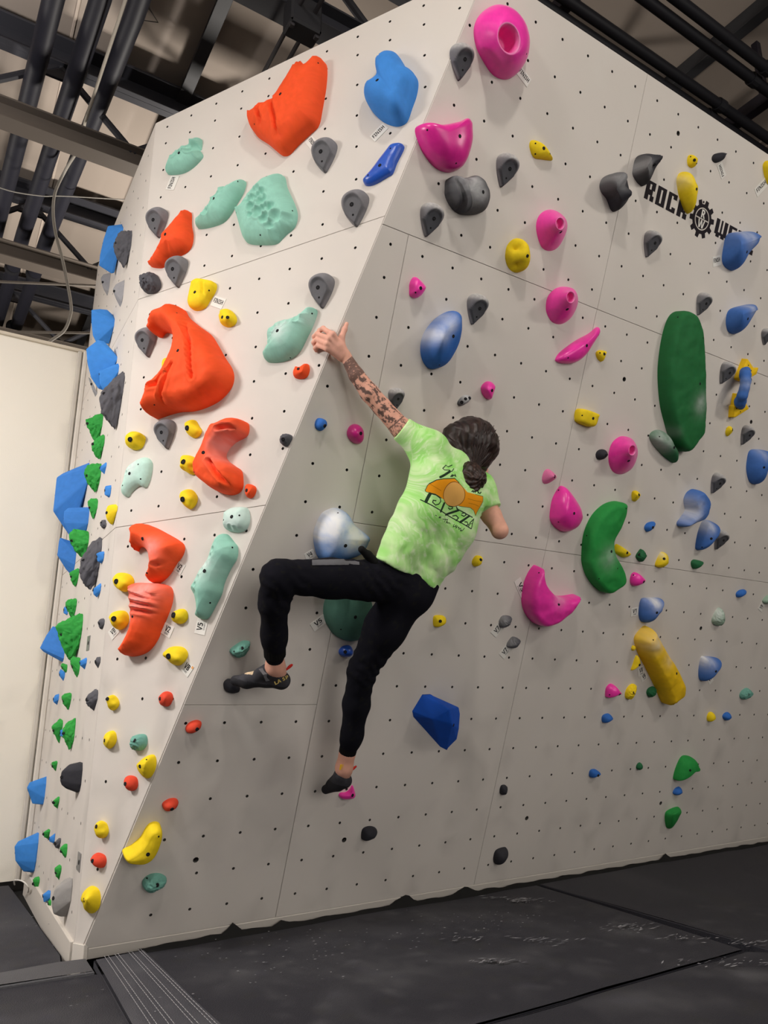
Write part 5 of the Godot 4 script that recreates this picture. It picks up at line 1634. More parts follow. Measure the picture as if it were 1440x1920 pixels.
	hold("M", "dome", 1.305, 0.434, [-29,-34,13,-23,30,-15,41,16,0,34,-39,24,-41,-13], 49, 0, 0, 2.0, "black", "foothold", "black saddle-shaped foothold below the climber's lower shoe", "")
	hold("M", "rock", 2.140, 0.608, [-12,-25,17,-24,21,-4,17,23,-15,25,-21,1], 34, 0, 0, 2.0, "black", "foothold", "tiny black foothold in the bare area under the blue faceted hold", "")
	hold("M", "dome", 2.225, 0.207, [-27,-46,9,-42,35,-9,45,22,28,46,-35,36,-45,-6], 50, 0, 0, 2.0, "black", "foothold", "black bean foothold, lowest hold on the grey face", "")
	hold("M", "dome", 1.133, 0.660, [-39,-23,-23,-32,1,-34,34,-32,43,-25,46,-13,30,21,19,34,12,15,-8,0,-37,-1,-46,-11], 38, 0, 0, 2.0, "pink", "foothold", "pink foothold under the climber's lower shoe", "", {"b": [12,0]})
	hold("M", "dome", 1.625, 1.873, [-9,-28,21,-15,26,4,26,28,-9,28,-26,-3], 38, 0, 0, 2.0, "yellow", "foothold", "small yellow foothold below the climber's bent elbow", "", {"b": [3,15]})
	hold("M", "dome", 1.470, 1.545, [-20,-30,23,-15,36,7,21,30,-34,27,-36,-2], 40, 0, 0, 2.0, "yellow", "foothold", "small yellow foothold beyond the seat of the black trousers", "", {"b": [-17,9]})
	hold("M", "rock", 1.893, 1.568, [-18,-32,23,-19,35,13,35,32,-19,31,-35,-6], 40, 0, 0, 2.0, "char", "foothold", "small chalky black foothold, upper of the two with V7 tags", "", {"ch": [-30,14,37,300]})
	hold("M", "rock", 1.984, 1.458, [-25,-30,13,-28,36,0,40,18,-10,30,-40,-15], 40, 0, 0, 2.0, "char", "foothold", "small chalky black foothold, lower of the two with V7 tags", "", {"ch": [-44,12,39,300]})
	gem("M", 1.573, 1.008, [-153,63,0,-112,151,0,-65,153,0,122,91,20,130,61,30,127,-16,50,153,-90,20,117,-153,0,69,-133,0,4,-71,0,-139,33,0,-88,58,90,-21,122,120,29,36,110], "royalg", "gem_hold", "deep blue faceted hold standing alone below the climber", "gem", 1, 0, {"b": [49,27]})
	arch_hold("M", 3.382, 3.166, [[-11.4, 101.0, 30.0, 34.0, -78.1, 62.6, 85.0, 30.0], [-78.1, 62.6, 85.0, 30.0, -104.3, 19.2, 115.0, 27.0], [-104.3, 19.2, 115.0, 27.0, -107.0, -24.9, 120.0, 25.0], [-107.0, -24.9, 120.0, 25.0, -105.4, -68.1, 115.0, 27.0], [-105.4, -68.1, 115.0, 27.0, -68.8, -96.3, 85.0, 31.0], [-68.8, -96.3, 85.0, 31.0, 11.4, -101.0, 30.0, 34.0]], "blued", "jug_hold", "blue arched handle hold bridging the two yellow kite plates", [-85,37])
	gem("N", -0.777, 3.863, [11,144,82,-40,105,69,11,140,49,-40,102,41,11,189,0,-40,138,0,11,135,0,-40,99,0,11,-35,0,-40,-23,0,11,-178,13,-40,-126,11,11,-189,29,-40,-135,24,11,-159,107,-40,-113,90,11,-83,109,-40,-58,92,11,38,99,-40,29,83,90,110,0,90,89,0,68,121,0,68,79,0,-90,110,0,-90,89,0], "sky", "volume", "topmost blue faceted volume on the narrow end face", "gem", 1, 0)
	gem("N", -0.420, 3.658, [7,13,83,-15,13,78,7,74,69,-15,74,64,7,113,26,-15,113,24,7,122,0,-15,122,0,7,19,0,-15,19,0,7,-70,0,-15,-70,0,7,-122,15,-15,-122,14,7,-87,44,-15,-87,41,7,-43,73,-15,-43,69,60,61,0,60,-1,0,45,92,0,45,-31,0,-60,61,0,-60,-1,0], "char", "rock_hold", "charcoal rocky hold in front of the topmost blue volume", "rock", 2, 1)
	gem("N", -1.019, 3.737, [5,35,55,-10,35,52,5,67,41,-10,67,39,5,74,2,-10,74,2,5,58,0,-10,58,0,5,-31,0,-10,-31,0,5,-74,0,-10,-74,0,5,-31,32,-10,-31,30,40,47,0,40,-25,0,30,82,0,30,-60,0,-40,47,0,-40,-25,0], "grey", "teardrop_hold", "grey teardrop seen edge on, just below the topmost blue volume", "smooth", 4, 0)
	gem("N", -0.495, 3.389, [6,17,55,-12,17,51,6,57,41,-12,57,39,6,76,2,-12,76,2,6,57,0,-12,57,0,6,-20,0,-12,-20,0,6,-76,0,-12,-76,0,6,-34,28,-12,-34,26,50,45,0,50,-31,0,38,83,0,38,-70,0,-50,45,0,-50,-31,0], "grey", "teardrop_hold", "grey teardrop seen edge on, lower of the narrow-face pair", "smooth", 4, 0)
	gem("N", -0.722, 3.270, [10,90,129,-36,67,108,10,111,81,-36,82,68,10,118,40,-36,87,34,10,92,0,-36,68,0,10,5,0,-36,6,0,10,-108,8,-36,-76,7,10,-118,80,-36,-84,67,10,-77,104,-36,-54,87,10,2,120,-36,3,101,80,27,0,80,-15,0,60,47,0,60,-36,0,-80,27,0,-80,-15,0], "sky", "volume", "tall blue faceted block above the blue diamond volume", "gem", 1, 0)
	gem("N", -0.518, 2.919, [11,78,159,-40,58,134,11,150,105,-40,110,89,11,154,71,-40,113,60,11,93,0,-40,69,0,11,41,0,-40,31,0,11,-57,12,-40,-39,10,11,-154,47,-40,-109,39,11,-149,71,-40,-106,60,11,-94,115,-40,-66,97,11,-12,143,-40,-7,120,90,34,0,90,13,0,68,45,0,68,3,0,-90,34,0,-90,13,0], "sky", "volume", "blue diamond-faced volume under the tall blue block", "gem", 1, 0)
	gem("N", -0.402, 2.804, [7,23,95,-27,18,79,7,96,0,-27,71,0,7,40,0,-27,30,0,7,-31,8,-27,-21,7,7,-96,55,-27,-68,46,7,-50,83,-27,-34,70,60,56,0,60,24,0,45,72,0,45,8,0,-60,56,0,-60,24,0], "sky", "block_hold", "small blue wedge between the blue diamond volume and the charcoal fang hold", "gem", 1, 0)
	gem("N", -0.224, 2.612, [10,-13,94,-20,-13,88,10,64,74,-20,64,69,10,138,26,-20,138,24,10,156,0,-20,156,0,10,76,0,-20,76,0,10,-71,0,-20,-71,0,10,-156,8,-20,-156,7,10,-124,47,-20,-124,44,10,-72,83,-20,-72,78,80,103,0,80,58,0,60,125,0,60,35,0,-80,103,0,-80,58,0], "char", "rock_hold", "big charcoal fang hold with a chalky top", "rock", 2, 1)
	gem("N", -1.025, 3.003, [4,53,61,-8,53,57,4,39,43,-8,39,41,4,-36,0,-8,-36,0,4,-53,0,-8,-53,0,4,-31,25,-8,-31,24,30,-54,0,30,-60,0,22,-51,0,22,-63,0,-30,-54,0,-30,-60,0], "grey", "teardrop_hold", "thin grey hold edge showing behind the blue diamond volume", "smooth", 4, 0)
	gem("N", -0.736, 2.626, [7,27,78,-15,27,73,7,58,41,-15,58,38,7,85,0,-15,85,0,7,6,0,-15,6,0,7,-76,3,-15,-76,3,7,-85,22,-15,-85,20,7,-41,51,-15,-41,48,7,-1,75,-15,-1,71,60,46,0,60,1,0,45,68,0,45,-22,0,-60,46,0,-60,1,0], "bgreen", "rock_hold", "green craggy hold, upper of the pair under the charcoal fang", "rock", 2, 1)
	gem("N", -0.609, 2.463, [7,4,53,-15,4,50,7,41,33,-15,41,31,7,73,0,-15,73,0,7,6,0,-15,6,0,7,-73,7,-15,-73,6,7,-56,28,-15,-56,26,7,-22,49,-15,-22,46,60,35,0,60,2,0,45,52,0,45,-15,0,-60,35,0,-60,2,0], "bgreen", "rock_hold", "green craggy hold, lower of the pair under the charcoal fang", "rock", 2, 1)
	gem("N", -1.151, 2.264, [24,-91,157,-90,-61,132,24,-21,146,-90,-11,123,24,127,160,-90,96,134,24,155,132,-90,116,111,24,206,59,-90,153,50,24,240,0,-90,177,0,24,234,0,-90,172,0,24,113,0,-90,85,0,24,-42,0,-90,-26,0,24,-111,0,-90,-76,0,24,-240,41,-90,-169,35,24,-183,86,-90,-128,72,200,173,0,200,89,0,150,215,0,150,47,0,-200,173,0,-200,89,0], "skyd", "volume", "huge blue faceted volume jutting over the white wall", "gem", 1, 0)

func place_holds_3() -> void:
	gem("N", -0.894, 2.072, [12,-5,123,-45,-2,103,12,48,126,-45,37,106,12,73,107,-45,54,90,12,79,29,-45,59,24,12,93,0,-45,69,0,12,25,0,-45,20,0,12,-42,0,-45,-28,0,12,-78,0,-45,-54,0,12,-93,51,-45,-65,42,12,-76,86,-45,-52,73,12,-21,119,-45,-13,100,100,39,0,100,-27,0,75,73,0,75,-60,0,-100,39,0,-100,-27,0], "skyd", "volume", "blue faceted wedge overlapping the bottom of the huge blue volume", "gem", 1, 0)
	gem("N", -0.623, 2.275, [8,31,73,-18,31,69,8,59,66,-18,59,62,8,72,39,-18,72,36,8,79,0,-18,79,0,8,36,0,-18,36,0,8,-18,0,-18,-18,0,8,-79,7,-18,-79,7,8,-46,27,-18,-46,25,8,-24,53,-18,-24,50,8,10,70,-18,10,66,70,44,0,70,-13,0,53,72,0,53,-41,0,-70,44,0,-70,-13,0], "bgreen", "rock_hold", "green craggy hold at the top of the huge blue volume", "rock", 2, 1)
	gem("N", -0.446, 2.285, [5,3,29,-18,3,24,5,35,0,-18,26,0,5,12,0,-18,10,0,5,-35,0,-18,-25,0,5,-20,15,-18,-14,13,5,-14,25,-18,-9,21,40,18,0,40,4,0,30,25,0,30,-3,0,-40,18,0,-40,4,0], "sky", "foothold", "small blue chip touching the green crag atop the huge blue volume", "gem", 1, 0)
	gem("N", -0.247, 2.102, [5,15,27,-18,12,23,5,26,24,-18,19,20,5,34,0,-18,25,0,5,-18,0,-18,-12,0,5,-34,0,-18,-24,0,5,-23,23,-18,-16,20,40,11,0,40,-17,0,30,26,0,30,-32,0,-40,11,0,-40,-17,0], "sky", "foothold", "small blue cube beside the huge blue volume, above the yellow pocket hold", "gem", 1, 0)
	gem("N", -0.607, 2.091, [7,33,43,-15,33,41,7,50,31,-15,50,29,7,57,0,-15,57,0,7,-1,0,-15,-1,0,7,-57,6,-15,-57,6,7,-21,24,-15,-21,22,60,27,0,60,-2,0,45,41,0,45,-16,0,-60,27,0,-60,-2,0], "bgreen", "rock_hold", "green craggy fang between the huge blue volume and the yellow pocket hold", "rock", 2, 1)
	gem("N", -0.060, 1.936, [7,17,43,-15,17,40,7,41,37,-15,41,34,7,50,16,-15,50,15,7,52,0,-15,52,0,7,16,0,-15,16,0,7,-26,0,-15,-26,0,7,-52,3,-15,-52,2,7,-47,16,-15,-47,15,7,-27,34,-15,-27,32,7,-5,41,-15,-5,39,60,28,0,60,9,0,45,37,0,45,0,0,-60,28,0,-60,9,0], "yellow", "pocket_hold", "yellow pocket hold, the only yellow one on the narrow end face", "smooth", 4, 0)
	gem("N", -0.276, 1.934, [5,-1,23,-10,-1,22,5,13,18,-10,13,17,5,19,3,-10,19,3,5,8,0,-10,8,0,5,-6,0,-10,-6,0,5,-18,0,-10,-18,0,5,-19,15,-10,-19,14,40,-8,0,40,-17,0,30,-3,0,30,-21,0,-40,-8,0,-40,-17,0], "char", "foothold", "small charcoal ball under the yellow pocket hold", "rock", 2, 1)
	gem("N", -0.782, 1.922, [8,41,91,-18,41,86,8,66,80,-18,66,75,8,75,52,-18,75,49,8,58,36,-18,58,33,8,44,25,-18,44,23,8,59,0,-18,59,0,8,-9,0,-18,-9,0,8,-42,1,-18,-42,1,8,-75,12,-18,-75,12,8,-43,49,-18,-43,46,8,-9,74,-18,-9,70,8,21,87,-18,21,81,70,29,0,70,-9,0,53,48,0,53,-27,0,-70,29,0,-70,-9,0], "bgreen", "rock_hold", "green craggy heart-shaped hold under the blue wedge", "rock", 2, 1)
	gem("N", -1.183, 1.912, [10,-1,98,-36,1,82,10,89,98,-36,65,82,10,112,93,-36,82,78,10,99,35,-36,73,29,10,45,0,-36,34,0,10,-12,0,-36,-7,0,10,-79,0,-36,-55,0,10,-112,10,-36,-79,8,10,-84,38,-36,-59,32,10,-6,93,-36,-3,78,80,0,0,80,-62,0,60,31,0,60,-93,0,-80,0,0,-80,-62,0], "skyd", "volume", "blue pointed faceted volume under the huge blue volume", "gem", 1, 0)
	gem("N", -0.369, 1.743, [8,132,0,-18,132,0,8,75,0,-18,75,0,8,-21,0,-18,-21,0,8,-107,7,-18,-107,7,8,-132,22,-18,-132,21,8,-115,50,-18,-115,47,8,-76,79,-18,-76,75,8,-39,79,-18,-39,74,8,37,69,-18,37,65,8,102,36,-18,102,34,70,82,0,70,6,0,53,120,0,53,-32,0,-70,82,0,-70,6,0], "char", "rock_hold", "long charcoal rocky hold streaked with chalk", "rock", 2, 1)
	gem("N", -0.253, 1.752, [5,17,33,-18,13,27,5,28,17,-18,21,15,5,32,0,-18,24,0,5,-11,0,-18,-7,0,5,-32,3,-18,-23,2,5,-23,23,-18,-16,19,40,14,0,40,-8,0,30,25,0,30,-19,0,-40,14,0,-40,-8,0], "sky", "foothold", "small blue chip on the side of the long charcoal hold", "gem", 1, 0)
	gem("N", -0.968, 1.751, [6,22,44,-12,22,42,6,40,24,-12,40,22,6,54,0,-12,54,0,6,11,0,-12,11,0,6,-54,4,-12,-54,4,6,-24,27,-12,-24,25,50,35,0,50,13,0,38,47,0,38,2,0,-50,35,0,-50,13,0], "bgreen", "rock_hold", "green craggy fang below the blue pointed volume", "rock", 2, 1)
	gem("N", -0.249, 1.582, [5,4,33,-18,3,28,5,37,0,-18,27,0,5,-7,0,-18,-4,0,5,-37,8,-18,-26,7,5,-23,26,-18,-16,22,40,20,0,40,-2,0,30,32,0,30,-13,0,-40,20,0,-40,-2,0], "sky", "foothold", "small blue chip under the tip of the long charcoal hold", "gem", 1, 0)
	gem("N", -0.943, 1.564, [7,28,50,-15,28,47,7,49,38,-15,49,36,7,57,0,-15,57,0,7,11,0,-15,11,0,7,-57,5,-15,-57,5,7,-27,25,-15,-27,24,7,7,46,-15,7,43,60,38,0,60,15,0,45,49,0,45,4,0,-60,38,0,-60,15,0], "bgreen", "rock_hold", "green craggy fang above the great ridged green hold", "rock", 2, 1)
	gem("N", -1.204, 1.582, [4,14,23,-14,11,19,4,25,17,-14,19,14,4,-1,0,-14,0,0,4,-25,0,-14,-17,0,4,-19,20,-14,-13,16,30,-10,0,30,-23,0,22,-4,0,22,-29,0,-30,-10,0,-30,-23,0], "sky", "foothold", "tiny blue chip behind the green fang above the great ridged green hold", "gem", 1, 0)
	gem("N", -0.708, 1.387, [11,43,115,-22,43,108,11,60,103,-22,60,97,11,85,47,-22,85,44,11,123,0,-22,123,0,11,45,0,-22,45,0,11,-23,0,-22,-23,0,11,-101,9,-22,-101,9,11,-123,32,-22,-123,30,11,-88,51,-22,-88,48,11,-9,91,-22,-9,86,90,78,0,90,7,0,68,114,0,68,-28,0,-90,78,0,-90,7,0], "bgreen", "volume", "great green hold with long wavy ridges", "rock", 2, 1)
	gem("N", -1.217, 1.379, [11,-28,128,-40,-18,108,11,52,100,-40,40,84,11,105,72,-40,77,60,11,101,46,-40,74,39,11,35,19,-40,27,16,11,-33,0,-40,-22,0,11,-105,0,-40,-73,0,11,-71,28,-40,-50,23,11,-62,58,-40,-43,49,11,-48,109,-40,-33,91,90,-57,0,90,-91,0,68,-40,0,68,-108,0,-90,-57,0,-90,-91,0], "skyd", "volume", "dark-sided blue volume behind the great ridged green hold", "gem", 1, 0)
	gem("N", -0.615, 1.218, [6,35,43,-12,35,41,6,52,32,-12,52,30,6,46,0,-12,46,0,6,4,0,-12,4,0,6,-33,0,-12,-33,0,6,-52,0,-12,-52,0,6,-24,15,-12,-24,14,6,8,34,-12,8,32,50,25,0,50,-15,0,38,46,0,38,-36,0,-50,25,0,-50,-15,0], "bgreen", "rock_hold", "green craggy hold under the tip of the great ridged green hold", "rock", 2, 1)
	gem("N", -0.425, 1.229, [5,11,30,-18,9,25,5,30,0,-18,23,0,5,-6,0,-18,-3,0,5,-30,0,-18,-21,0,5,-11,24,-18,-7,20,40,19,0,40,1,0,30,28,0,30,-8,0,-40,19,0,-40,1,0], "sky", "foothold", "small blue chip under the metal anchor plate", "gem", 1, 0)
	gem("N", -1.004, 1.229, [5,10,30,-10,10,28,5,25,24,-10,25,23,5,18,0,-10,18,0,5,-12,0,-10,-12,0,5,-25,0,-10,-25,0,5,-8,16,-10,-8,15,40,6,0,40,-15,0,30,16,0,30,-25,0,-40,6,0,-40,-15,0], "bgreen", "foothold", "small green knob beneath the dark-sided blue volume", "rock", 2, 1)
	gem("N", -1.062, 1.191, [5,15,29,-18,11,25,5,35,22,-18,26,19,5,18,0,-18,14,0,5,-22,0,-18,-15,0,5,-35,0,-18,-25,0,5,-8,22,-18,-5,19,40,7,0,40,-14,0,30,17,0,30,-24,0,-40,7,0,-40,-14,0], "sky", "foothold", "small blue chip beneath the small green knob", "gem", 1, 0)
	gem("N", -0.076, 1.399, [5,8,22,-10,8,20,5,22,13,-10,22,12,5,24,0,-10,24,0,5,-7,0,-10,-7,0,5,-24,0,-10,-24,0,5,-16,13,-10,-16,12,40,12,0,40,-3,0,30,20,0,30,-11,0,-40,12,0,-40,-3,0], "char", "foothold", "small black foothold above the metal anchor plate", "rock", 2, 1)
	gem("N", -0.081, 1.220, [5,1,16,-10,1,15,5,21,10,-10,21,10,5,25,0,-10,25,0,5,-7,0,-10,-7,0,5,-25,0,-10,-25,0,5,-11,7,-10,-11,7,40,15,0,40,-1,0,30,23,0,30,-9,0,-40,15,0,-40,-1,0], "char", "foothold", "small black foothold below the metal anchor plate", "rock", 2, 1)
	gem("N", -0.080, 1.047, [7,3,37,-15,3,34,7,31,26,-15,31,25,7,47,0,-15,47,0,7,-9,0,-15,-9,0,7,-47,0,-15,-47,0,7,-29,16,-15,-29,15,7,-13,33,-15,-13,31,60,33,0,60,5,0,45,47,0,45,-9,0,-60,33,0,-60,5,0], "char", "rock_hold", "medium black hold near the fold, level with the double-bubble foothold", "rock", 2, 1)
	gem("N", -1.188, 1.054, [5,4,26,-18,4,22,5,26,17,-18,20,14,5,32,0,-18,24,0,5,-11,0,-18,-7,0,5,-32,0,-18,-22,0,5,-16,22,-18,-11,18,40,21,0,40,-1,0,30,31,0,30,-11,0,-40,21,0,-40,-1,0], "sky", "foothold", "small blue chip beside the knobbly green hold above the green pair", "gem", 1, 0)
	gem("N", -0.770, 1.042, [6,24,42,-12,24,40,6,38,27,-12,38,26,6,43,0,-12,43,0,6,1,0,-12,1,0,6,-43,3,-12,-43,3,6,-13,26,-12,-13,25,50,32,0,50,11,0,38,43,0,38,1,0,-50,32,0,-50,11,0], "bgreen", "rock_hold", "knobbly green hold above the paired green fangs", "rock", 2, 1)
	gem("N", -0.951, 0.882, [6,22,48,-12,22,45,6,64,13,-12,64,12,6,54,0,-12,54,0,6,11,0,-12,11,0,6,-64,1,-12,-64,1,6,-21,27,-12,-21,25,50,45,0,50,24,0,38,56,0,38,13,0,-50,45,0,-50,24,0], "bgreen", "rock_hold", "green craggy fang, slimmer of the pair flanking a tiny blue chip", "rock", 2, 1)
	gem("N", -0.562, 0.881, [6,25,45,-12,25,43,6,51,31,-12,51,29,6,75,0,-12,75,0,6,24,0,-12,24,0,6,-41,0,-12,-41,0,6,-75,9,-12,-75,9,6,-32,31,-12,-32,29,6,-1,47,-12,-1,44,50,48,0,50,-10,0,38,76,0,38,-39,0,-50,48,0,-50,-10,0], "bgreen", "rock_hold", "green craggy fang, bigger of the pair flanking a tiny blue chip", "rock", 2, 1)
	gem("N", -0.878, 0.875, [4,12,16,-14,9,13,4,21,0,-14,16,0,4,7,0,-14,6,0,4,-21,0,-14,-15,0,4,-16,13,-14,-11,11,30,11,0,30,-9,0,22,21,0,22,-19,0,-30,11,0,-30,-9,0], "sky", "foothold", "tiny blue chip wedged between two green fangs", "gem", 1, 0)
	gem("N", -0.970, 0.695, [4,20,26,-8,20,25,4,26,0,-8,26,0,4,4,0,-8,4,0,4,-26,0,-8,-26,0,4,1,22,-8,1,21,30,22,0,30,13,0,22,27,0,22,8,0,-30,22,0,-30,13,0], "bgreen", "foothold", "small green tooth beside the big black round hold", "rock", 2, 1)
	gem("N", -0.274, 0.694, [8,-10,84,-18,-10,79,8,29,82,-18,29,77,8,59,50,-18,59,47,8,68,0,-18,68,0,8,56,0,-18,56,0,8,-8,0,-18,-8,0,8,-67,0,-18,-67,0,8,-68,5,-18,-68,5,8,-47,54,-18,-47,51,8,-30,75,-18,-30,71,70,37,0,70,-27,0,53,69,0,53,-58,0,-70,37,0,-70,-27,0], "black", "sloper_hold", "big black rounded sloper with a dent", "smooth", 4, 0)
	gem("N", -1.338, 0.533, [10,22,92,-36,17,77,10,51,81,-36,38,68,10,77,0,-36,57,0,10,26,0,-36,20,0,10,-77,0,-36,-54,0,10,-66,20,-36,-46,17,10,-68,53,-36,-48,45,80,45,0,80,-31,0,60,84,0,60,-69,0,-80,45,0,-80,-31,0], "sky", "volume", "blue four-sided volume level with the big black sloper", "gem", 1, 0)
	gem("N", -0.776, 0.527, [4,8,26,-8,8,25,4,29,0,-8,29,0,4,0,0,-8,0,0,4,-29,1,-8,-29,1,4,-12,18,-8,-12,17,30,24,0,30,11,0,22,31,0,22,4,0,-30,24,0,-30,11,0], "bgreen", "foothold", "small green tooth under the big black sloper", "rock", 2, 1)
	gem("N", -1.386, 0.191, [11,42,114,-40,32,96,11,69,99,-40,52,83,11,74,43,-40,55,36,11,108,0,-40,80,0,11,30,0,-40,23,0,11,-108,0,-40,-76,0,11,-91,15,-40,-63,13,11,-96,52,-40,-67,43,11,-34,101,-40,-23,84,90,63,0,90,-37,0,68,113,0,68,-87,0,-90,63,0,-90,-37,0], "sky", "volume", "lowest large blue volume, a chunky block over the corner trim", "gem", 1, 0)
	gem("N", -0.962, 0.348, [4,8,27,-8,8,25,4,23,0,-8,23,0,4,5,0,-8,5,0,4,-23,2,-8,-23,2,4,-10,21,-8,-10,20,30,22,0,30,16,0,22,25,0,22,13,0,-30,22,0,-30,16,0], "bgreen", "foothold", "small green tooth at the top of the descending row of four footholds", "rock", 2, 1)
	gem("N", -0.787, 0.352, [4,3,27,-14,3,22,4,23,0,-14,17,0,4,0,0,-14,1,0,4,-23,0,-14,-16,0,4,-14,21,-14,-10,18,30,15,0,30,-9,0,22,28,0,22,-21,0,-30,15,0,-30,-9,0], "sky", "foothold", "small blue chip, second in the descending row of four footholds", "gem", 1, 0)
	gem("N", -0.605, 0.355, [4,5,23,-8,5,22,4,23,0,-8,23,0,4,-2,0,-8,-2,0,4,-23,2,-8,-23,2,4,-16,18,-8,-16,17,30,21,0,30,10,0,22,27,0,22,4,0,-30,21,0,-30,10,0], "char", "foothold", "small black chip, third in the descending row of four footholds", "rock", 2, 1)
	gem("N", -0.421, 0.349, [5,12,24,-10,12,23,5,26,10,-10,26,10,5,28,0,-10,28,0,5,-3,0,-10,-3,0,5,-28,0,-10,-28,0,5,-9,14,-10,-9,13,40,20,0,40,-8,0,30,35,0,30,-23,0,-40,20,0,-40,-8,0], "bgreen", "foothold", "green tooth at the bottom of the descending row of four footholds", "rock", 2, 1)
	gem("N", -0.518, 0.234, [5,20,24,-10,20,23,5,30,12,-10,30,11,5,30,0,-10,30,0,5,1,0,-10,1,0,5,-30,0,-10,-30,0,5,-5,16,-10,-5,15,40,30,0,40,16,0,30,37,0,30,9,0,-40,30,0,-40,16,0], "bgreen", "foothold", "green tooth just above the big light grey sloper", "rock", 2, 1)
	gem("N", -1.136, 0.072, [5,21,28,-10,21,26,5,30,13,-10,30,12,5,26,0,-10,26,0,5,-1,0,-10,-1,0,5,-30,1,-10,-30,1,5,-2,22,-10,-2,21,40,27,0,40,14,0,30,34,0,30,7,0,-40,27,0,-40,14,0], "bgreen", "foothold", "green tooth by the corner trim under the lowest blue volume", "rock", 2, 1)
	gem("N", -0.746, 0.089, [5,7,32,-18,6,27,5,27,8,-18,20,7,5,23,0,-18,17,0,5,-23,0,-18,-16,0,5,-27,23,-18,-18,19,40,19,0,40,-1,0,30,29,0,30,-11,0,-40,19,0,-40,-1,0], "sky", "foothold", "small blue block beside the big light grey sloper", "gem", 1, 0)
	gem("N", -0.689, 0.064, [4,4,12,-8,4,12,4,19,0,-8,19,0,4,-19,0,-8,-19,0,4,-11,2,-8,-11,2,30,13,0,30,1,0,22,19,0,22,-5,0,-30,13,0,-30,1,0], "bgreen", "foothold", "tiny green foothold squeezed under the small blue block", "rock", 2, 1)
	gem("N", -0.242, 0.185, [10,-1,69,-20,-1,65,10,41,59,-20,41,55,10,70,25,-20,70,23,10,78,0,-20,78,0,10,17,0,-20,17,0,10,-49,0,-20,-49,0,10,-78,0,-20,-78,0,10,-76,24,-20,-76,23,10,-61,55,-20,-61,52,10,-30,66,-20,-30,62,80,59,0,80,2,0,60,88,0,60,-26,0,-80,59,0,-80,2,0], "lgrey", "sloper_hold", "big light grey smooth sloper at the foot of the narrow face", "smooth", 4, 0)
	teardrop("L", 0.071, 3.524, 0.175, 7.1, "grey teardrop beside the fold, topmost of the column near it")
	teardrop("L", 0.242, 3.174, 0.172, 5.6, "grey teardrop overlapping the tail of the orange fin hold")

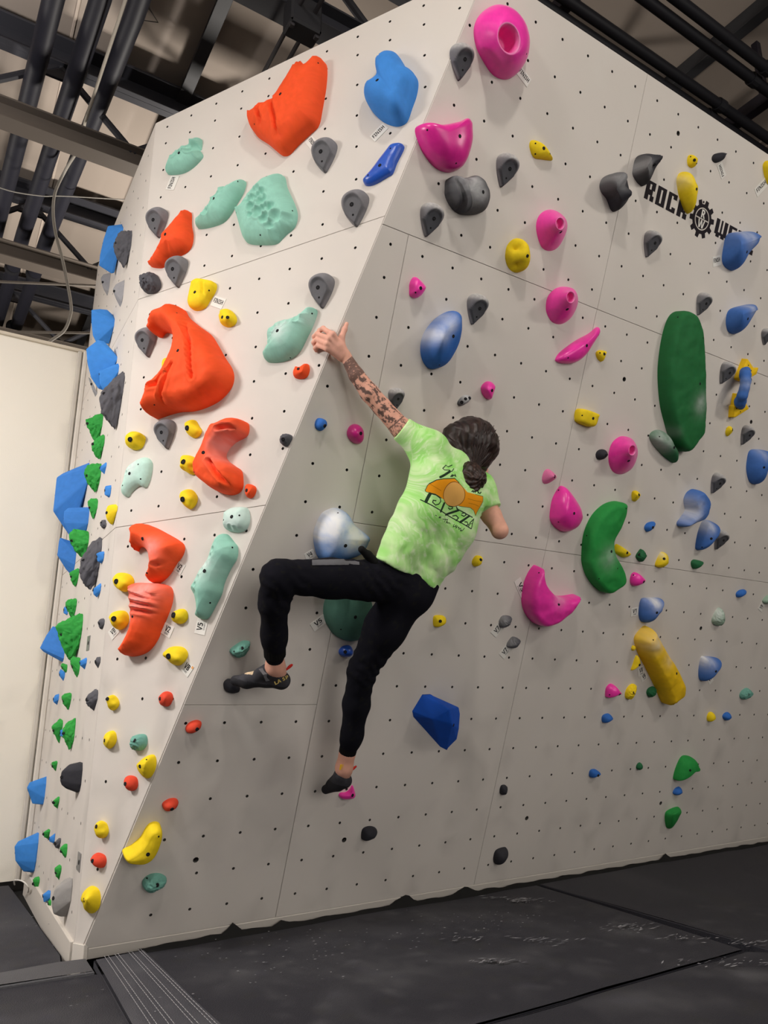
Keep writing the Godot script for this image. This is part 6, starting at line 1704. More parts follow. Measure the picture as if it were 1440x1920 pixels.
func place_holds_4() -> void:
	teardrop("L", 0.072, 2.816, 0.162, 9.6, "grey teardrop in front of the mouth of the huge orange hook")
	teardrop("L", 0.256, 2.284, 0.152, 10.2, "grey teardrop under the tail of the huge orange hook")
	teardrop("L", 1.123, 3.531, 0.172, 1.5, "grey teardrop covering the FINISH tag of the top orange hold")
	teardrop("L", 1.295, 3.179, 0.173, 1.3, "grey teardrop just above the seam, below the royal blue sliver")
	teardrop("L", 1.126, 2.812, 0.163, 0.6, "grey teardrop above the point of the mint teardrop hold")
	teardrop("M", 0.963, 4.091, 0.152, 6.9, "grey teardrop touching the very large pink dome")
	teardrop("M", 1.316, 3.743, 0.156, -3.7, "grey teardrop beside the black chalk-streaked sloper, chalky on top")
	teardrop("M", 0.965, 3.391, 0.151, -3.0, "grey teardrop right above the short seam corner, under the black sloper")
	teardrop("M", 2.358, 3.733, 0.146, -5.5, "grey teardrop under the painted logo")
	teardrop("M", 2.875, 3.549, 0.135, -9.5, "grey teardrop between the two tall blue horn holds and the green surfboard")
	teardrop("M", 3.220, 3.222, 0.142, -15.9, "grey teardrop behind the upper yellow kite plate")
	teardrop("M", 3.553, 2.899, 0.130, -14.3, "grey teardrop under the tiny yellow knob by the kite plates")
	teardrop("M", 3.370, 2.557, 0.135, -14.6, "grey teardrop above the blue hooked jug")
	teardrop("M", 3.533, 2.211, 0.135, -15.7, "grey teardrop half behind the blue chalk-topped hold")
	teardrop("M", 1.308, 3.082, 0.147, -2.2, "grey teardrop beside the large blue peanut sloper, chalky on top")
	teardrop("M", 0.971, 2.574, 0.105, 7.9, "grey teardrop half hidden behind the climber's upper arm")
	teardrop("M", 3.526, 3.528, 0.105, 6.6, "grey teardrop cut off by the frame edge")
	route_tag("L", 0.141, 3.765, 0.084, 0.067, 67.2, "FINISH", "", "white FINISH tag under the topmost mint hold")
	route_tag("L", 1.040, 3.653, 0.067, 0.047, -59.4, "FINISH", "", "white FINISH tag half hidden under a grey teardrop at the orange hold")
	route_tag("L", 1.408, 3.556, 0.083, 0.050, 34.1, "FINISH", "", "white FINISH tag under the big sky blue sloper")
	route_tag("L", 0.520, 2.931, 0.084, 0.055, -29.9, "FINISH", "", "white FINISH tag at the flat yellow shield hold")
	route_tag("L", 0.396, 1.624, 0.054, 0.050, -32.0, "V2", "START", "white V2 tag at the upper orange start hold")
	route_tag("L", 0.355, 1.347, 0.061, 0.052, -25.8, "V2", "START", "white V2 tag at the lower ribbed orange start hold")
	route_tag("L", 0.023, 1.353, 0.055, 0.052, 40.4, "VB", "START", "white VB tag under the yellow hold beside the ribbed orange hold")
	route_tag("L", 0.482, 1.181, 0.062, 0.053, -38.9, "VB", "START", "white VB tag with an orange corner near the arete")
	route_tag("L", 0.547, 1.354, 0.067, 0.061, 77.8, "V5", "START", "white V5 tag under the long bitten mint hold")
	route_tag("M", 1.316, 4.187, 0.084, 0.047, -22.8, "FINISH", "", "white FINISH tag under the very large pink dome")
	route_tag("M", 2.797, 4.300, 0.083, 0.048, 137.6, "FINISH", "", "white FINISH tag hanging from the small black hold near the top edge")
	route_tag("M", 3.171, 4.340, 0.122, 0.056, 52.4, "FINISH", "", "white FINISH tag under the yellow hold at the frame edge")
	route_tag("M", 2.926, 3.820, 0.073, 0.057, 26.7, "FINISH", "", "white FINISH tag beside the blue horn hold on the logo")
	route_tag("M", 1.959, 1.761, 0.111, 0.047, -50.7, "V3", "START", "white V3 tag behind the large pink moon-shaped jug")
	route_tag("M", 2.895, 1.688, 0.064, 0.051, 12.7, "V1", "START", "white V1 tag at the blue hold above the yellow banana")
	route_tag("M", 1.859, 1.521, 0.072, 0.049, 57.7, "V7", "START", "white V7 tag at the upper chalky black foothold")
	route_tag("M", 1.946, 1.404, 0.070, 0.051, 57.2, "V7", "START", "white V7 tag at the lower chalky black foothold")
	route_tag("M", 3.072, 1.320, 0.058, 0.061, 24.4, "V8", "START", "white V8 tag between the yellow triangle foothold and the banana")
	route_tag("M", 3.111, 1.284, 0.054, 0.052, 38.5, "V8", "START", "white V8 tag against the banana, lower of two touching tags")
	route_tag("M", 3.780, 1.276, 0.046, 0.063, 46.8, "V1", "", "small white tag under the tip of the blue chalk-topped wedge")
	route_tag("M", 4.163, 1.806, 0.056, 0.054, 66.5, "V8", "START", "small white tag by the pale green hold at the frame edge")
	route_tag("M", 0.694, 1.806, 0.048, 0.037, 34.8, "V4", "START", "white V4 tag mostly hidden behind the raised thigh")
	route_tag("M", 0.802, 1.498, 0.077, 0.045, 42.3, "V5", "START", "white V5 tag by the dark mint hold between the thighs")

# ------------------------------------------------------------ the climber
func smin(a: float, b: float, k: float) -> float:
	var h := maxf(k - absf(a - b), 0.0) / k
	return minf(a, b) - h * h * k * 0.25


func limbs(rows: Array) -> Array:
	# tapered capsules: start, axis, 1 / length squared, radius, change of radius
	var out := []
	for r in rows:
		var a := Vector3(r[0], r[1], r[2]) * 0.001
		var e := Vector3(r[4], r[5], r[6]) * 0.001 - a
		out.append([a, e, 1.0 / maxf(e.length_squared(), 1e-9), r[3] * 0.001, (r[7] - r[3]) * 0.001])
	return out


func field_at(p: Vector3, caps: Array, k: float) -> float:
	var d := 10.0
	for c in caps:
		var q: Vector3 = p - c[0]
		var e: Vector3 = c[1]
		var h := clampf(q.dot(e) * c[2], 0.0, 1.0)
		var s: float = (q - e * h).length() - c[3] - c[4] * h
		if s > d + k:
			continue
		var g := maxf(k - absf(s - d), 0.0) / k
		d = minf(s, d) - g * g * k * 0.25
	return d


func nets(caps: Array, k: float, step: float, post: Variant = null, slack := 0.012) -> Array:
	# surface nets over the blocks that the surface can cross
	var lo := Vector3.ONE * 1e9
	var hi := -lo
	for c in caps:
		var r: float = maxf(c[3], c[3] + c[4]) + slack + step * 2.0
		for q in [c[0], c[0] + c[1]]:
			lo = lo.min(q - Vector3.ONE * r)
			hi = hi.max(q + Vector3.ONE * r)
	var bs := 5
	var nb := Vector3i(((hi - lo) / (step * bs)).ceil())
	var nx := nb.x * bs + 1
	var ny := nb.y * bs + 1
	var nzz := nb.z * bs + 1
	var val := PackedFloat32Array()
	val.resize(nx * ny * nzz)
	val.fill(1.0)
	var done := PackedByteArray()
	done.resize(nx * ny * nzz)
	var act := []
	var reach := step * bs * 0.5 * 1.733 * 1.08 + step * 2.0 + slack
	var use_post := post != null
	for bz in nb.z:
		for by in nb.y:
			for bx in nb.x:
				var cen := lo + (Vector3(bx, by, bz) + Vector3.ONE * 0.5) * step * bs
				var dc := field_at(cen, caps, k)
				if absf(dc) > reach:
					if dc < 0.0:
						for z in bs + 1:
							for y in bs + 1:
								for x in bs + 1:
									var i := ((bz * bs + z) * ny + by * bs + y) * nx + bx * bs + x
									if done[i] == 0:
										val[i] = -1.0
					continue
				act.append(Vector3i(bx, by, bz))
				var near := []
				for c in caps:
					var q: Vector3 = cen - c[0]
					var e: Vector3 = c[1]
					var h := clampf(q.dot(e) * c[2], 0.0, 1.0)
					if (q - e * h).length() - c[3] - c[4] * h < reach * 2.0 + k:
						near.append(c)
				for z in bs + 1:
					for y in bs + 1:
						var row := ((bz * bs + z) * ny + by * bs + y) * nx + bx * bs
						for x in bs + 1:
							if done[row + x]:
								continue
							done[row + x] = 1
							var p := lo + Vector3(bx * bs + x, by * bs + y, bz * bs + z) * step
							var d := field_at(p, near, k)
							val[row + x] = post.call(p, d) if use_post else d
	var v := PackedVector3Array()
	var t := PackedInt32Array()
	var at := {}
	var sy := nx
	var sz := nx * ny
	var off := [0, 1, sy, sy + 1, sz, sz + 1, sz + sy, sz + sy + 1]
	var ed := [[0, 1], [2, 3], [4, 5], [6, 7], [0, 2], [1, 3], [4, 6], [5, 7], [0, 4], [1, 5], [2, 6], [3, 7]]
	var cor := [Vector3(0, 0, 0), Vector3(1, 0, 0), Vector3(0, 1, 0), Vector3(1, 1, 0), Vector3(0, 0, 1), Vector3(1, 0, 1), Vector3(0, 1, 1), Vector3(1, 1, 1)]
	for b in act:
		for z in bs:
			for y in bs:
				for x in bs:
					var gx: int = b.x * bs + x
					var gy: int = b.y * bs + y
					var gz: int = b.z * bs + z
					var i := (gz * ny + gy) * nx + gx
					var m := 0
					for q in 8:
						if val[i + off[q]] < 0.0:
							m += 1
					if m == 0 or m == 8:
						continue
					var s := Vector3.ZERO
					var n := 0
					for e in ed:
						var a := val[i + off[e[0]]]
						var c := val[i + off[e[1]]]
						if (a < 0.0) != (c < 0.0):
							s += cor[e[0]].lerp(cor[e[1]], a / (a - c))
							n += 1
					at[i] = v.size()
					v.append(lo + (Vector3(gx, gy, gz) + s / n) * step)
	for i in at:
		for ax in 3:
			var d: int = [1, sy, sz][ax]
			var u: int = [sy, sz, 1][ax]
			var w: int = [sz, 1, sy][ax]
			var a := val[i]
			var b := val[i + d]
			if (a < 0.0) == (b < 0.0):
				continue
			if not (at.has(i - u) and at.has(i - w) and at.has(i - u - w)):
				continue
			var q0: int = at[i]
			var q1: int = at[i - u]
			var q2: int = at[i - u - w]
			var q3: int = at[i - w]
			if a < 0.0:
				t.append_array([q0, q1, q2, q0, q2, q3])
			else:
				t.append_array([q0, q2, q1, q0, q3, q2])
	return [v, t]


func append_part(into: Array, part: Array, cols: PackedColorArray) -> void:
	var n: int = into[0].size()
	into[0].append_array(part[0])
	var t: PackedInt32Array = part[1]
	for i in t.size():
		t[i] += n
	into[1].append_array(t)
	into[2].append_array(cols)


func stroke(im: Image, pts: Array, w: float, col: Color) -> void:
	# a brush line on the shirt picture; pts in mm across and up the back
	var k := im.get_width() / 640.0
	for i in range(0, pts.size() - 2, 2):
		var a := Vector2(pts[i] + 320, 320 - pts[i + 1]) * k
		var b := Vector2(pts[i + 2] + 320, 320 - pts[i + 3]) * k
		var r := w * 0.5 * k
		var lo := a.min(b) - Vector2.ONE * (r + 1.5)
		var hi := a.max(b) + Vector2.ONE * (r + 1.5)
		var e := b - a
		for y in range(maxi(0, int(lo.y)), mini(im.get_height() - 1, int(hi.y) + 1)):
			for x in range(maxi(0, int(lo.x)), mini(im.get_width() - 1, int(hi.x) + 1)):
				var q := Vector2(x, y) - a
				var h := clampf(q.dot(e) / maxf(e.length_squared(), 0.001), 0.0, 1.0)
				var c := clampf(r + 0.6 - (q - e * h).length(), 0.0, 1.0)
				if c > 0.0:
					im.set_pixel(x, y, im.get_pixel(x, y).lerp(col, c))


func fill_shape(im: Image, pts: Array, col: Color) -> void:
	var k := im.get_width() / 640.0
	var p := PackedVector2Array()
	for i in range(0, pts.size(), 2):
		p.append(Vector2(pts[i] + 320, 320 - pts[i + 1]) * k)
	var box := Rect2(p[0], Vector2.ZERO)
	for q in p:
		box = box.expand(q)
	for y in range(int(box.position.y), int(box.end.y) + 1):
		for x in range(int(box.position.x), int(box.end.x) + 1):
			if Geometry2D.is_point_in_polygon(Vector2(x, y), p):
				im.set_pixel(x, y, col)


func circle_pts(c: Array, r: float) -> Array:
	var out := []
	for i in 33:
		out.append(c[0] + cos(TAU * i / 32) * r)
		out.append(c[1] + sin(TAU * i / 32) * r)
	return out


func shirt_picture() -> ImageTexture:
	# tie-dyed green cloth; the print sits on the back, the front half stays plain
	var n := 896
	var im := Image.create(n, n, false, Image.FORMAT_RGB8)
	var pale := Color8(216, 242, 188)
	var deep := Color8(146, 224, 106)
	var white := Color8(232, 246, 214)
	for y in n:
		for x in n:
			var p := Vector2(x, y) * (640.0 / n) * 0.001
			var d := p - Vector2(0.12, 0.30) + Vector2(nz.get_noise_2d(p.x * 5.0, p.y * 5.0), nz.get_noise_2d(p.x * 5.0 + 9.0, p.y * 5.0)) * 0.03
			var ang := atan2(d.y, d.x)
			var streak := nz.get_noise_3d(ang * 7.0, d.length() * 2.5, 2.0)
			var ring := nz.get_noise_3d(p.x * 9.0, p.y * 9.0, 8.0)
			var f := nz.get_noise_3d(ang * 12.0, d.length() * 22.0, 5.0)
			var g := clampf(0.45 + 0.55 * streak + 0.6 * ring, 0.0, 1.0)
			var c := pale.lerp(deep, g)
			c = c.lerp(white, clampf(f * 1.3 - 0.1, 0.0, 0.7))
			im.set_pixel(x, y, c)
	var amber := Color8(238, 156, 28)
	var dark := Color8(38, 58, 40)
	fill_shape(im, [-95, 59, -80, 85, -56, 104, -3, 133, 25, 127, 78, 109, 120, 120, 160, 130, 170, 112, 170, 96, 169, 60, 171, 41, 148, 56, 126, 58, 72, 39, 31, 28, -22, 29, -58, 31, -90, 22, -95, 25, -97, 49], amber)
	stroke(im, [-95, 59, -80, 85, -56, 104, -3, 133, 25, 127], 3.0, dark)
	stroke(im, [120, 120, 160, 130, 170, 112, 170, 96, 169, 60, 171, 41, 148, 56, 126, 58, 72, 39], 1.6, dark)
	stroke(im, [-22, 29, -58, 31, -90, 22, -95, 25, -97, 49, -95, 59], 1.6, dark)
	stroke(im, [-92, 58, -66, 56, -42, 55], 1.2, Color8(150, 90, 20))
	stroke(im, [92, 86, 125, 93, 163, 106], 1.2, Color8(150, 90, 20))
	stroke(im, [106, 71, 137, 80, 161, 82], 1.2, Color8(150, 90, 20))
	var c0: Array = [23, 71]
	fill_shape(im, circle_pts(c0, 53.0), Color8(226, 172, 92))
	stroke(im, circle_pts(c0, 53.0), 2.2, Color8(110, 60, 20))
	# lettering: a script word above, PIZZA on a line, a script line below
	stroke(im, [-97, -19, 173, -20], 4.2, dark)
	stroke(im, [-76, 22, -79, -17], 11.0, dark)
	stroke(im, [-75, 23, -53, 29, -30, 26, -21, 15, -26, 0, -39, -10, -55, -6, -56, 3, -44, 7], 4.2, dark)
	stroke(im, [0, 16, 0, 0, -2, -22], 10.0, dark)
	stroke(im, [31, 9, 40, 7, 50, 16, 46, 22, 29, 17], 4.2, dark)
	stroke(im, [62, 30, 79, 22], 4.2, dark)
	stroke(im, [79, 22, 57, -1, 33, -22], 9.0, dark)
	stroke(im, [69, -11, 81, -2, 95, -7, 90, -22], 4.2, dark)
	stroke(im, [102, 11, 115, 11, 123, 21, 112, 27, 100, 18], 4.2, dark)
	stroke(im, [69, 24, 158, 27], 4.2, dark)
	stroke(im, [141, 25, 124, 2, 109, -19], 9.0, dark)
	stroke(im, [129, -8, 140, -3, 151, -11, 141, -19], 4.2, dark)
	stroke(im, [169, 24, 157, 2, 155, -20], 4.0, dark)
	stroke(im, [169, 24, 170, 5, 174, -18], 4.0, dark)
	stroke(im, [156, -5, 171, 4], 2.5, dark)
	stroke(im, [-32, 155, -60, 142, -69, 144, -55, 166, -44, 164, -19, 184], 3.0, dark)
	stroke(im, [-70, 104, -51, 128, -33, 149], 9.0, dark)
	stroke(im, [-33, 149, -21, 156, -11, 172], 3.0, dark)
	stroke(im, [-25, 130, -18, 142, -19, 133, -10, 144, 2, 144, -4, 151], 4.2, dark)
	stroke(im, [98, 122, 105, 130, 106, 123, 116, 134, 116, 126], 4.2, dark)
	stroke(im, [131, 130, 128, 137, 140, 133, 144, 142], 4.2, dark)
	stroke(im, [-21, -48, -15, -48], 2.5, dark)
	stroke(im, [1, -50, 4, -42, 5, -50, 10, -41, 11, -49], 2.4, dark)
	stroke(im, [26, -45, 54, -36], 2.4, dark)
	stroke(im, [42, -38, 42, -52], 2.4, dark)
	stroke(im, [52, -35, 54, -52, 57, -44, 62, -49, 67, -44, 73, -46], 2.4, dark)
	stroke(im, [89, -40, 90, -52, 97, -46, 98, -39, 103, -51, 105, -39], 2.4, dark)
	stroke(im, [109, -46, 113, -40, 117, -49, 122, -40, 126, -50], 2.4, dark)
	stroke(im, [129, -45, 127, -52, 133, -48, 138, -33], 2.4, dark)
	return ImageTexture.create_from_image(im)


func on_surface(from: Vector3, dir: Vector3, caps: Array, k: float) -> Vector3:
	var p := from
	for i in 60:
		var d := field_at(p, caps, k)
		if d < 0.0004:
			break
		p += dir * d * 0.9
	return p


func gradient(p: Vector3, caps: Array, k: float) -> Vector3:
	var e := 0.002
	return Vector3(field_at(p + Vector3(e, 0, 0), caps, k) - field_at(p - Vector3(e, 0, 0), caps, k), field_at(p + Vector3(0, e, 0), caps, k) - field_at(p - Vector3(0, e, 0), caps, k), field_at(p + Vector3(0, 0, e), caps, k) - field_at(p - Vector3(0, 0, e), caps, k)).normalized()


func build_climber() -> void:
	var fm: Transform3D = frames["M"]
	var root := fm * Transform3D(Basis(), Vector3(0.99, 0.75, 0))
	var skin := lin(Color8(224, 168, 146))
	var body := [PackedVector3Array(), PackedInt32Array(), PackedColorArray()]
	# trunk and legs under the clothes
	var trunk := limbs([
		[48.6, 1621.9, 250.0, 50.0, 338.4, 1487.7, 270.0, 50.0],
		[85.9, 1483.7, 300.0, 75.0, 251.0, 1438.2, 310.0, 75.0],
		[9.0, 1249.8, 310.0, 70.0, 163.5, 1196.1, 310.0, 70.0],
		[-31.6, 1047.3, 310.0, 75.0, 81.3, 1014.1, 310.0, 80.0],
		[153.7, 1529.3, 290.0, 60.0, 247.8, 1566.9, 270.0, 55.0],
		[250.8, 1555.2, 270.0, 52.0, 298.7, 1632.6, 220.0, 50.0],
		[85.9, 1483.7, 300.0, 75.0, 9.0, 1249.8, 310.0, 70.0],
		[251.0, 1438.2, 310.0, 75.0, 163.5, 1196.1, 310.0, 70.0],
		[9.0, 1249.8, 310.0, 70.0, -31.6, 1047.3, 310.0, 75.0],
		[163.5, 1196.1, 310.0, 70.0, 81.3, 1014.1, 310.0, 80.0],
		[-27.4, 1028.7, 310.0, 65.0, -565.0, 1009.5, 335.0, 44.0],
		[-569.0, 1007.0, 335.0, 42.0, -544.4, 874.5, 292.0, 42.0],
		[-544.4, 874.5, 292.0, 42.0, -484.5, 693.2, 235.0, 31.0],
		[-484.5, 693.2, 235.0, 33.0, -453.0, 603.9, 205.0, 34.0],
		[-453.0, 603.9, 205.0, 35.0, -413.7, 559.3, 195.0, 26.0],
		[54.4, 997.5, 310.0, 75.0, -49.4, 612.6, 235.0, 42.0],
		[-47.8, 605.3, 235.0, 40.0, -28.6, 440.9, 205.0, 40.0],
		[-28.6, 440.9, 205.0, 40.0, -6.2, 193.1, 175.0, 29.0],
		[-6.2, 193.1, 175.0, 31.0, -5.0, 121.8, 170.0, 33.0],
		[-5.0, 121.8, 170.0, 33.0, 12.4, 64.6, 160.0, 24.0]])
	var part := nets(trunk, 0.04, 0.011)
	var col := PackedColorArray()
	for p: Vector3 in part[0]:
		col.append(skin * (1.0 + 0.12 * nz.get_noise_3d(p.x * 20.0, p.y * 20.0, p.z * 20.0)))
	append_part(body, part, col)
	# outstretched arm and gripping hand, tattooed from the wrist upwards
	var arm := limbs([
		[49.6, 1621.3, 240.0, 58.0, -72.7, 1687.5, 195.0, 47.0],
		[-72.7, 1687.5, 195.0, 46.0, -159.3, 1761.9, 145.0, 40.0],
		[-159.3, 1761.9, 145.0, 41.0, -218.2, 1809.6, 120.0, 40.5],
		[-218.2, 1809.6, 120.0, 40.5, -280.6, 1874.7, 85.0, 33.0],
		[-280.6, 1874.7, 85.0, 33.0, -333.1, 1944.1, 55.0, 23.5]])
	var hand := limbs([
		[-333.1, 1944.1, 55.0, 22.5, -366.5, 1977.5, 50.0, 22.0],
		[-342.0, 1955.9, 52.0, 19.0, -407.2, 2020.1, 46.0, 12.5],
		[-348.5, 1949.6, 52.0, 19.0, -419.7, 1998.7, 44.0, 12.5],
		[-351.6, 1939.6, 52.0, 18.0, -423.9, 1974.8, 42.0, 11.5],
		[-349.7, 1935.5, 50.0, 17.0, -418.9, 1955.6, 40.0, 11.0],
		[-407.2, 2020.1, 46.0, 11.8, -420.8, 2047.2, -36.0, 10.5],
		[-420.8, 2047.2, -36.0, 10.5, -425.5, 2038.2, -61.5, 9.2],
		[-425.5, 2038.2, -61.5, 9.2, -423.4, 2022.9, -70.5, 8.0],
		[-419.7, 1998.7, 44.0, 11.8, -435.6, 2021.0, -54.1, 10.2],
		[-435.6, 2021.0, -54.1, 10.2, -438.9, 2009.7, -76.3, 9.0],
		[-438.9, 2009.7, -76.3, 9.0, -432.6, 1997.3, -78.8, 8.0],
		[-423.9, 1974.8, 42.0, 11.2, -436.1, 1994.7, -46.6, 9.8],
		[-436.1, 1994.7, -46.6, 9.8, -439.4, 1983.3, -68.7, 8.8],
		[-439.4, 1983.3, -68.7, 8.8, -432.2, 1970.9, -67.5, 7.8],
		[-418.9, 1955.6, 40.0, 10.2, -431.8, 1969.4, -33.0, 9.0],
		[-431.8, 1969.4, -33.0, 9.0, -434.1, 1957.9, -51.3, 8.0],
		[-434.1, 1957.9, -51.3, 8.0, -426.9, 1948.0, -51.2, 7.2],
		[-347.0, 1964.0, 48.0, 17.0, -360.3, 2016.8, 36.0, 13.5],
		[-360.3, 2016.8, 36.0, 13.5, -347.5, 2058.0, 24.0, 10.5],
		[-347.5, 2058.0, 24.0, 10.8, -337.2, 2087.1, 12.0, 8.5]])
	var both: Array = arm + hand
	part = nets(both, 0.010, 0.0032, null, 0.004)
	col = PackedColorArray()
	var sh: Vector3 = arm[0][0]
	var wr: Vector3 = arm[4][0] + arm[4][1]
	var ax := wr - sh
	var len2 := ax.length_squared()
	var out := Vector3(0, 0, 1)
	var side := ax.normalized().cross(out).normalized()
	var ink := Color(0.035, 0.032, 0.034)
	for p: Vector3 in part[0]:
		var t: float = (p - sh).dot(ax) / len2
		var q: Vector3 = p - sh - ax * t
		var s: float = q.dot(side)
		var c := skin * (1.0 + 0.14 * nz.get_noise_3d(p.x * 26.0, p.y * 26.0, p.z * 26.0))
		if t > 1.02:
			c = c.lerp(Color(0.80, 0.42, 0.34), clampf(0.35 + 0.5 * nz.get_noise_3d(p.x * 40.0, p.y * 40.0, p.z * 40.0), 0.0, 0.5))
		var w := 0.0
		var a: float = nz.get_noise_3d(t * 14.0, s * 40.0 + 5.0, q.z * 40.0)
		var b: float = nz.get_noise_3d(t * 34.0, s * 95.0, q.z * 95.0 + 3.0)
		if t > 0.80 and t < 0.965:
			w = 0.8 * smoothstep(-0.028, -0.004, -s + 0.012) * smoothstep(-0.35, 0.1, b + 0.3)
		elif t > 0.34 and t <= 0.80:
			w = 0.9 * smoothstep(0.10, 0.2, a * 0.8 + 0.3 * b) + 0.75 * smoothstep(0.12, 0.03, absf(b)) * smoothstep(0.0, 0.15, a)
		elif t > 0.12 and t <= 0.34:
			w = 0.75 * smoothstep(0.0, 0.012, -s + 0.004) * smoothstep(-0.25, 0.25, b)
			if absf(absf(s - 0.004) - 0.020) < 0.0016 or absf(t - 0.33) < 0.005:
				w = 0.8
		c = c.lerp(ink, clampf(w, 0.0, 0.86))
		col.append(c)
	append_part(body, part, col)
	# bent arm, its hand on the wall behind the shoulder
	var armr := limbs([
		[338.4, 1487.7, 270.0, 55.0, 381.2, 1388.2, 360.0, 46.0],
		[381.2, 1388.2, 360.0, 45.5, 408.7, 1331.7, 410.0, 37.0],
		[403.9, 1326.3, 410.0, 36.0, 456.6, 1421.6, 250.0, 36.0],
		[456.6, 1421.6, 250.0, 35.0, 497.3, 1529.3, 95.0, 24.0],
		[497.3, 1529.3, 95.0, 22.0, 484.8, 1559.6, 75.0, 20.0]])
	part = nets(armr + limbs([
		[499.1, 1537.0, 90.0, 18.0, 482.2, 1595.2, 62.0, 12.0],
		[499.1, 1537.0, 90.0, 18.0, 497.6, 1600.4, 62.0, 12.0],
		[502.3, 1537.5, 90.0, 18.0, 516.6, 1598.1, 60.0, 11.5],
		[506.9, 1532.9, 90.0, 17.0, 532.9, 1587.4, 60.0, 10.5],
		[482.2, 1595.2, 62.0, 11.0, 483.9, 1614.7, 40.0, 9.0],
		[483.9, 1614.7, 40.0, 9.0, 502.4, 1621.1, 18.0, 8.0],
		[497.6, 1600.4, 62.0, 11.0, 502.6, 1620.6, 40.0, 9.0],
		[502.6, 1620.6, 40.0, 9.0, 521.2, 1627.1, 18.0, 8.0],
		[516.6, 1598.1, 60.0, 10.5, 525.6, 1616.2, 38.0, 8.8],
		[525.6, 1616.2, 38.0, 8.8, 544.4, 1622.8, 16.0, 8.0],
		[532.9, 1587.4, 60.0, 9.8, 550.1, 1606.7, 36.0, 8.2],
		[550.1, 1606.7, 36.0, 8.2, 564.2, 1612.5, 16.0, 7.5],
		[490.2, 1535.0, 85.0, 14.0, 472.3, 1565.5, 50.0, 11.0],
		[472.3, 1565.5, 50.0, 11.0, 476.1, 1585.0, 25.0, 9.0]]), 0.010, 0.0036, null, 0.004)
	col = PackedColorArray()
	for p: Vector3 in part[0]:
		col.append(skin * (1.0 + 0.14 * nz.get_noise_3d(p.x * 24.0, p.y * 24.0, p.z * 24.0)))
	append_part(body, part, col)
	# head: skull, jaw, nose, ears, turned to the wall
	var hd := limbs([
		[271.9, 1765.9, 160.0, 24.0, 255.4, 1737.0, 150.0, 20.0],
		[306.3, 1695.2, 205.0, 88.0, 299.5, 1711.9, 175.0, 86.0],
		[311.6, 1693.3, 165.0, 72.0, 320.0, 1666.0, 120.0, 55.0],
		[304.2, 1667.9, 115.0, 30.0, 338.2, 1637.2, 105.0, 34.0],
		[302.7, 1713.3, 110.0, 20.0, 300.1, 1690.3, 82.0, 11.0],
		[304.5, 1658.6, 220.0, 55.0, 272.6, 1570.0, 260.0, 50.0],
		[437.3, 1711.9, 170.0, 12.0, 451.8, 1678.9, 175.0, 10.0],
		[193.7, 1696.1, 165.0, 12.0, 191.6, 1666.3, 170.0, 10.0]])
	var eye_a: Vector3 = Vector3(0.3028, 1.6971, 0.0980)
	var eye_b: Vector3 = Vector3(0.3548, 1.6908, 0.0900)
	var mouth: Vector3 = Vector3(0.3326, 1.6498, 0.0820)
	part = nets(hd, 0.022, 0.004, null, 0.004)
	col = PackedColorArray()
	for p: Vector3 in part[0]:
		var c := skin * (1.0 + 0.1 * nz.get_noise_3d(p.x * 30.0, p.y * 30.0, p.z * 30.0))
		for e in [eye_a, eye_b]:
			var d: float = p.distance_to(e)
			if d < 0.012:
				c = Color(0.7, 0.68, 0.66) if d > 0.006 else Color(0.05, 0.03, 0.02)
		if p.distance_to(mouth) < 0.014:
			c = c.lerp(Color(0.5, 0.15, 0.13), 0.7)
		col.append(c)
	append_part(body, part, col)
	var person := obj("person", build_mesh(body[0], body[1], body[2]), mats["skin"], self, root)
	tag(person, "climber with tied dark hair, green tie-dye shirt and black trousers reaching for the arete", "person")

	# shirt
	var torg: Vector3 = Vector3(0.0688, 1.3925, 0.4200)
	var tup: Vector3 = Vector3(0.3081, 0.9514, -0.0000)
	var tac: Vector3 = Vector3(0.9514, -0.3081, 0.0000)
	var shirt := limbs([
		[48.6, 1621.9, 250.0, 72.0, 338.4, 1487.7, 270.0, 72.0],
		[70.9, 1482.6, 310.0, 92.0, 252.3, 1439.7, 320.0, 92.0],
		[34.6, 1349.1, 320.0, 90.0, 205.5, 1301.7, 330.0, 90.0],
		[-5.5, 1226.4, 320.0, 83.0, 155.4, 1177.9, 320.0, 85.0],
		[-39.5, 1138.2, 320.0, 75.0, 106.6, 1085.0, 315.0, 78.0],
		[-69.1, 1067.4, 320.0, 74.0, 83.5, 1015.5, 315.0, 78.0],
		[48.6, 1621.9, 250.0, 72.0, 70.9, 1482.6, 310.0, 90.0],
		[338.4, 1487.7, 270.0, 72.0, 252.3, 1439.7, 320.0, 90.0],
		[70.9, 1482.6, 310.0, 92.0, 34.6, 1349.1, 320.0, 90.0],
		[252.3, 1439.7, 320.0, 92.0, 205.5, 1301.7, 330.0, 90.0],
		[34.6, 1349.1, 320.0, 90.0, -5.5, 1226.4, 320.0, 83.0],
		[205.5, 1301.7, 330.0, 90.0, 155.4, 1177.9, 320.0, 85.0],
		[-5.5, 1226.4, 320.0, 83.0, -39.5, 1138.2, 320.0, 75.0],
		[155.4, 1177.9, 320.0, 85.0, 106.6, 1085.0, 315.0, 78.0],
		[48.6, 1621.9, 250.0, 70.0, -72.7, 1687.5, 195.0, 56.0],
		[338.4, 1487.7, 270.0, 68.0, 390.2, 1389.5, 360.0, 54.0],
		[181.7, 1568.0, 270.0, 75.0, 161.1, 1438.3, 320.0, 100.0]])
	var sl_a: Vector3 = Vector3(-0.0701, 1.6881, 0.1950)
	var sl_an: Vector3 = (Vector3(-0.0727, 1.6875, 0.1950) - Vector3(0.0486, 1.6219, 0.2500)).normalized()
	var sr_a: Vector3 = Vector3(0.3823, 1.4057, 0.3450)
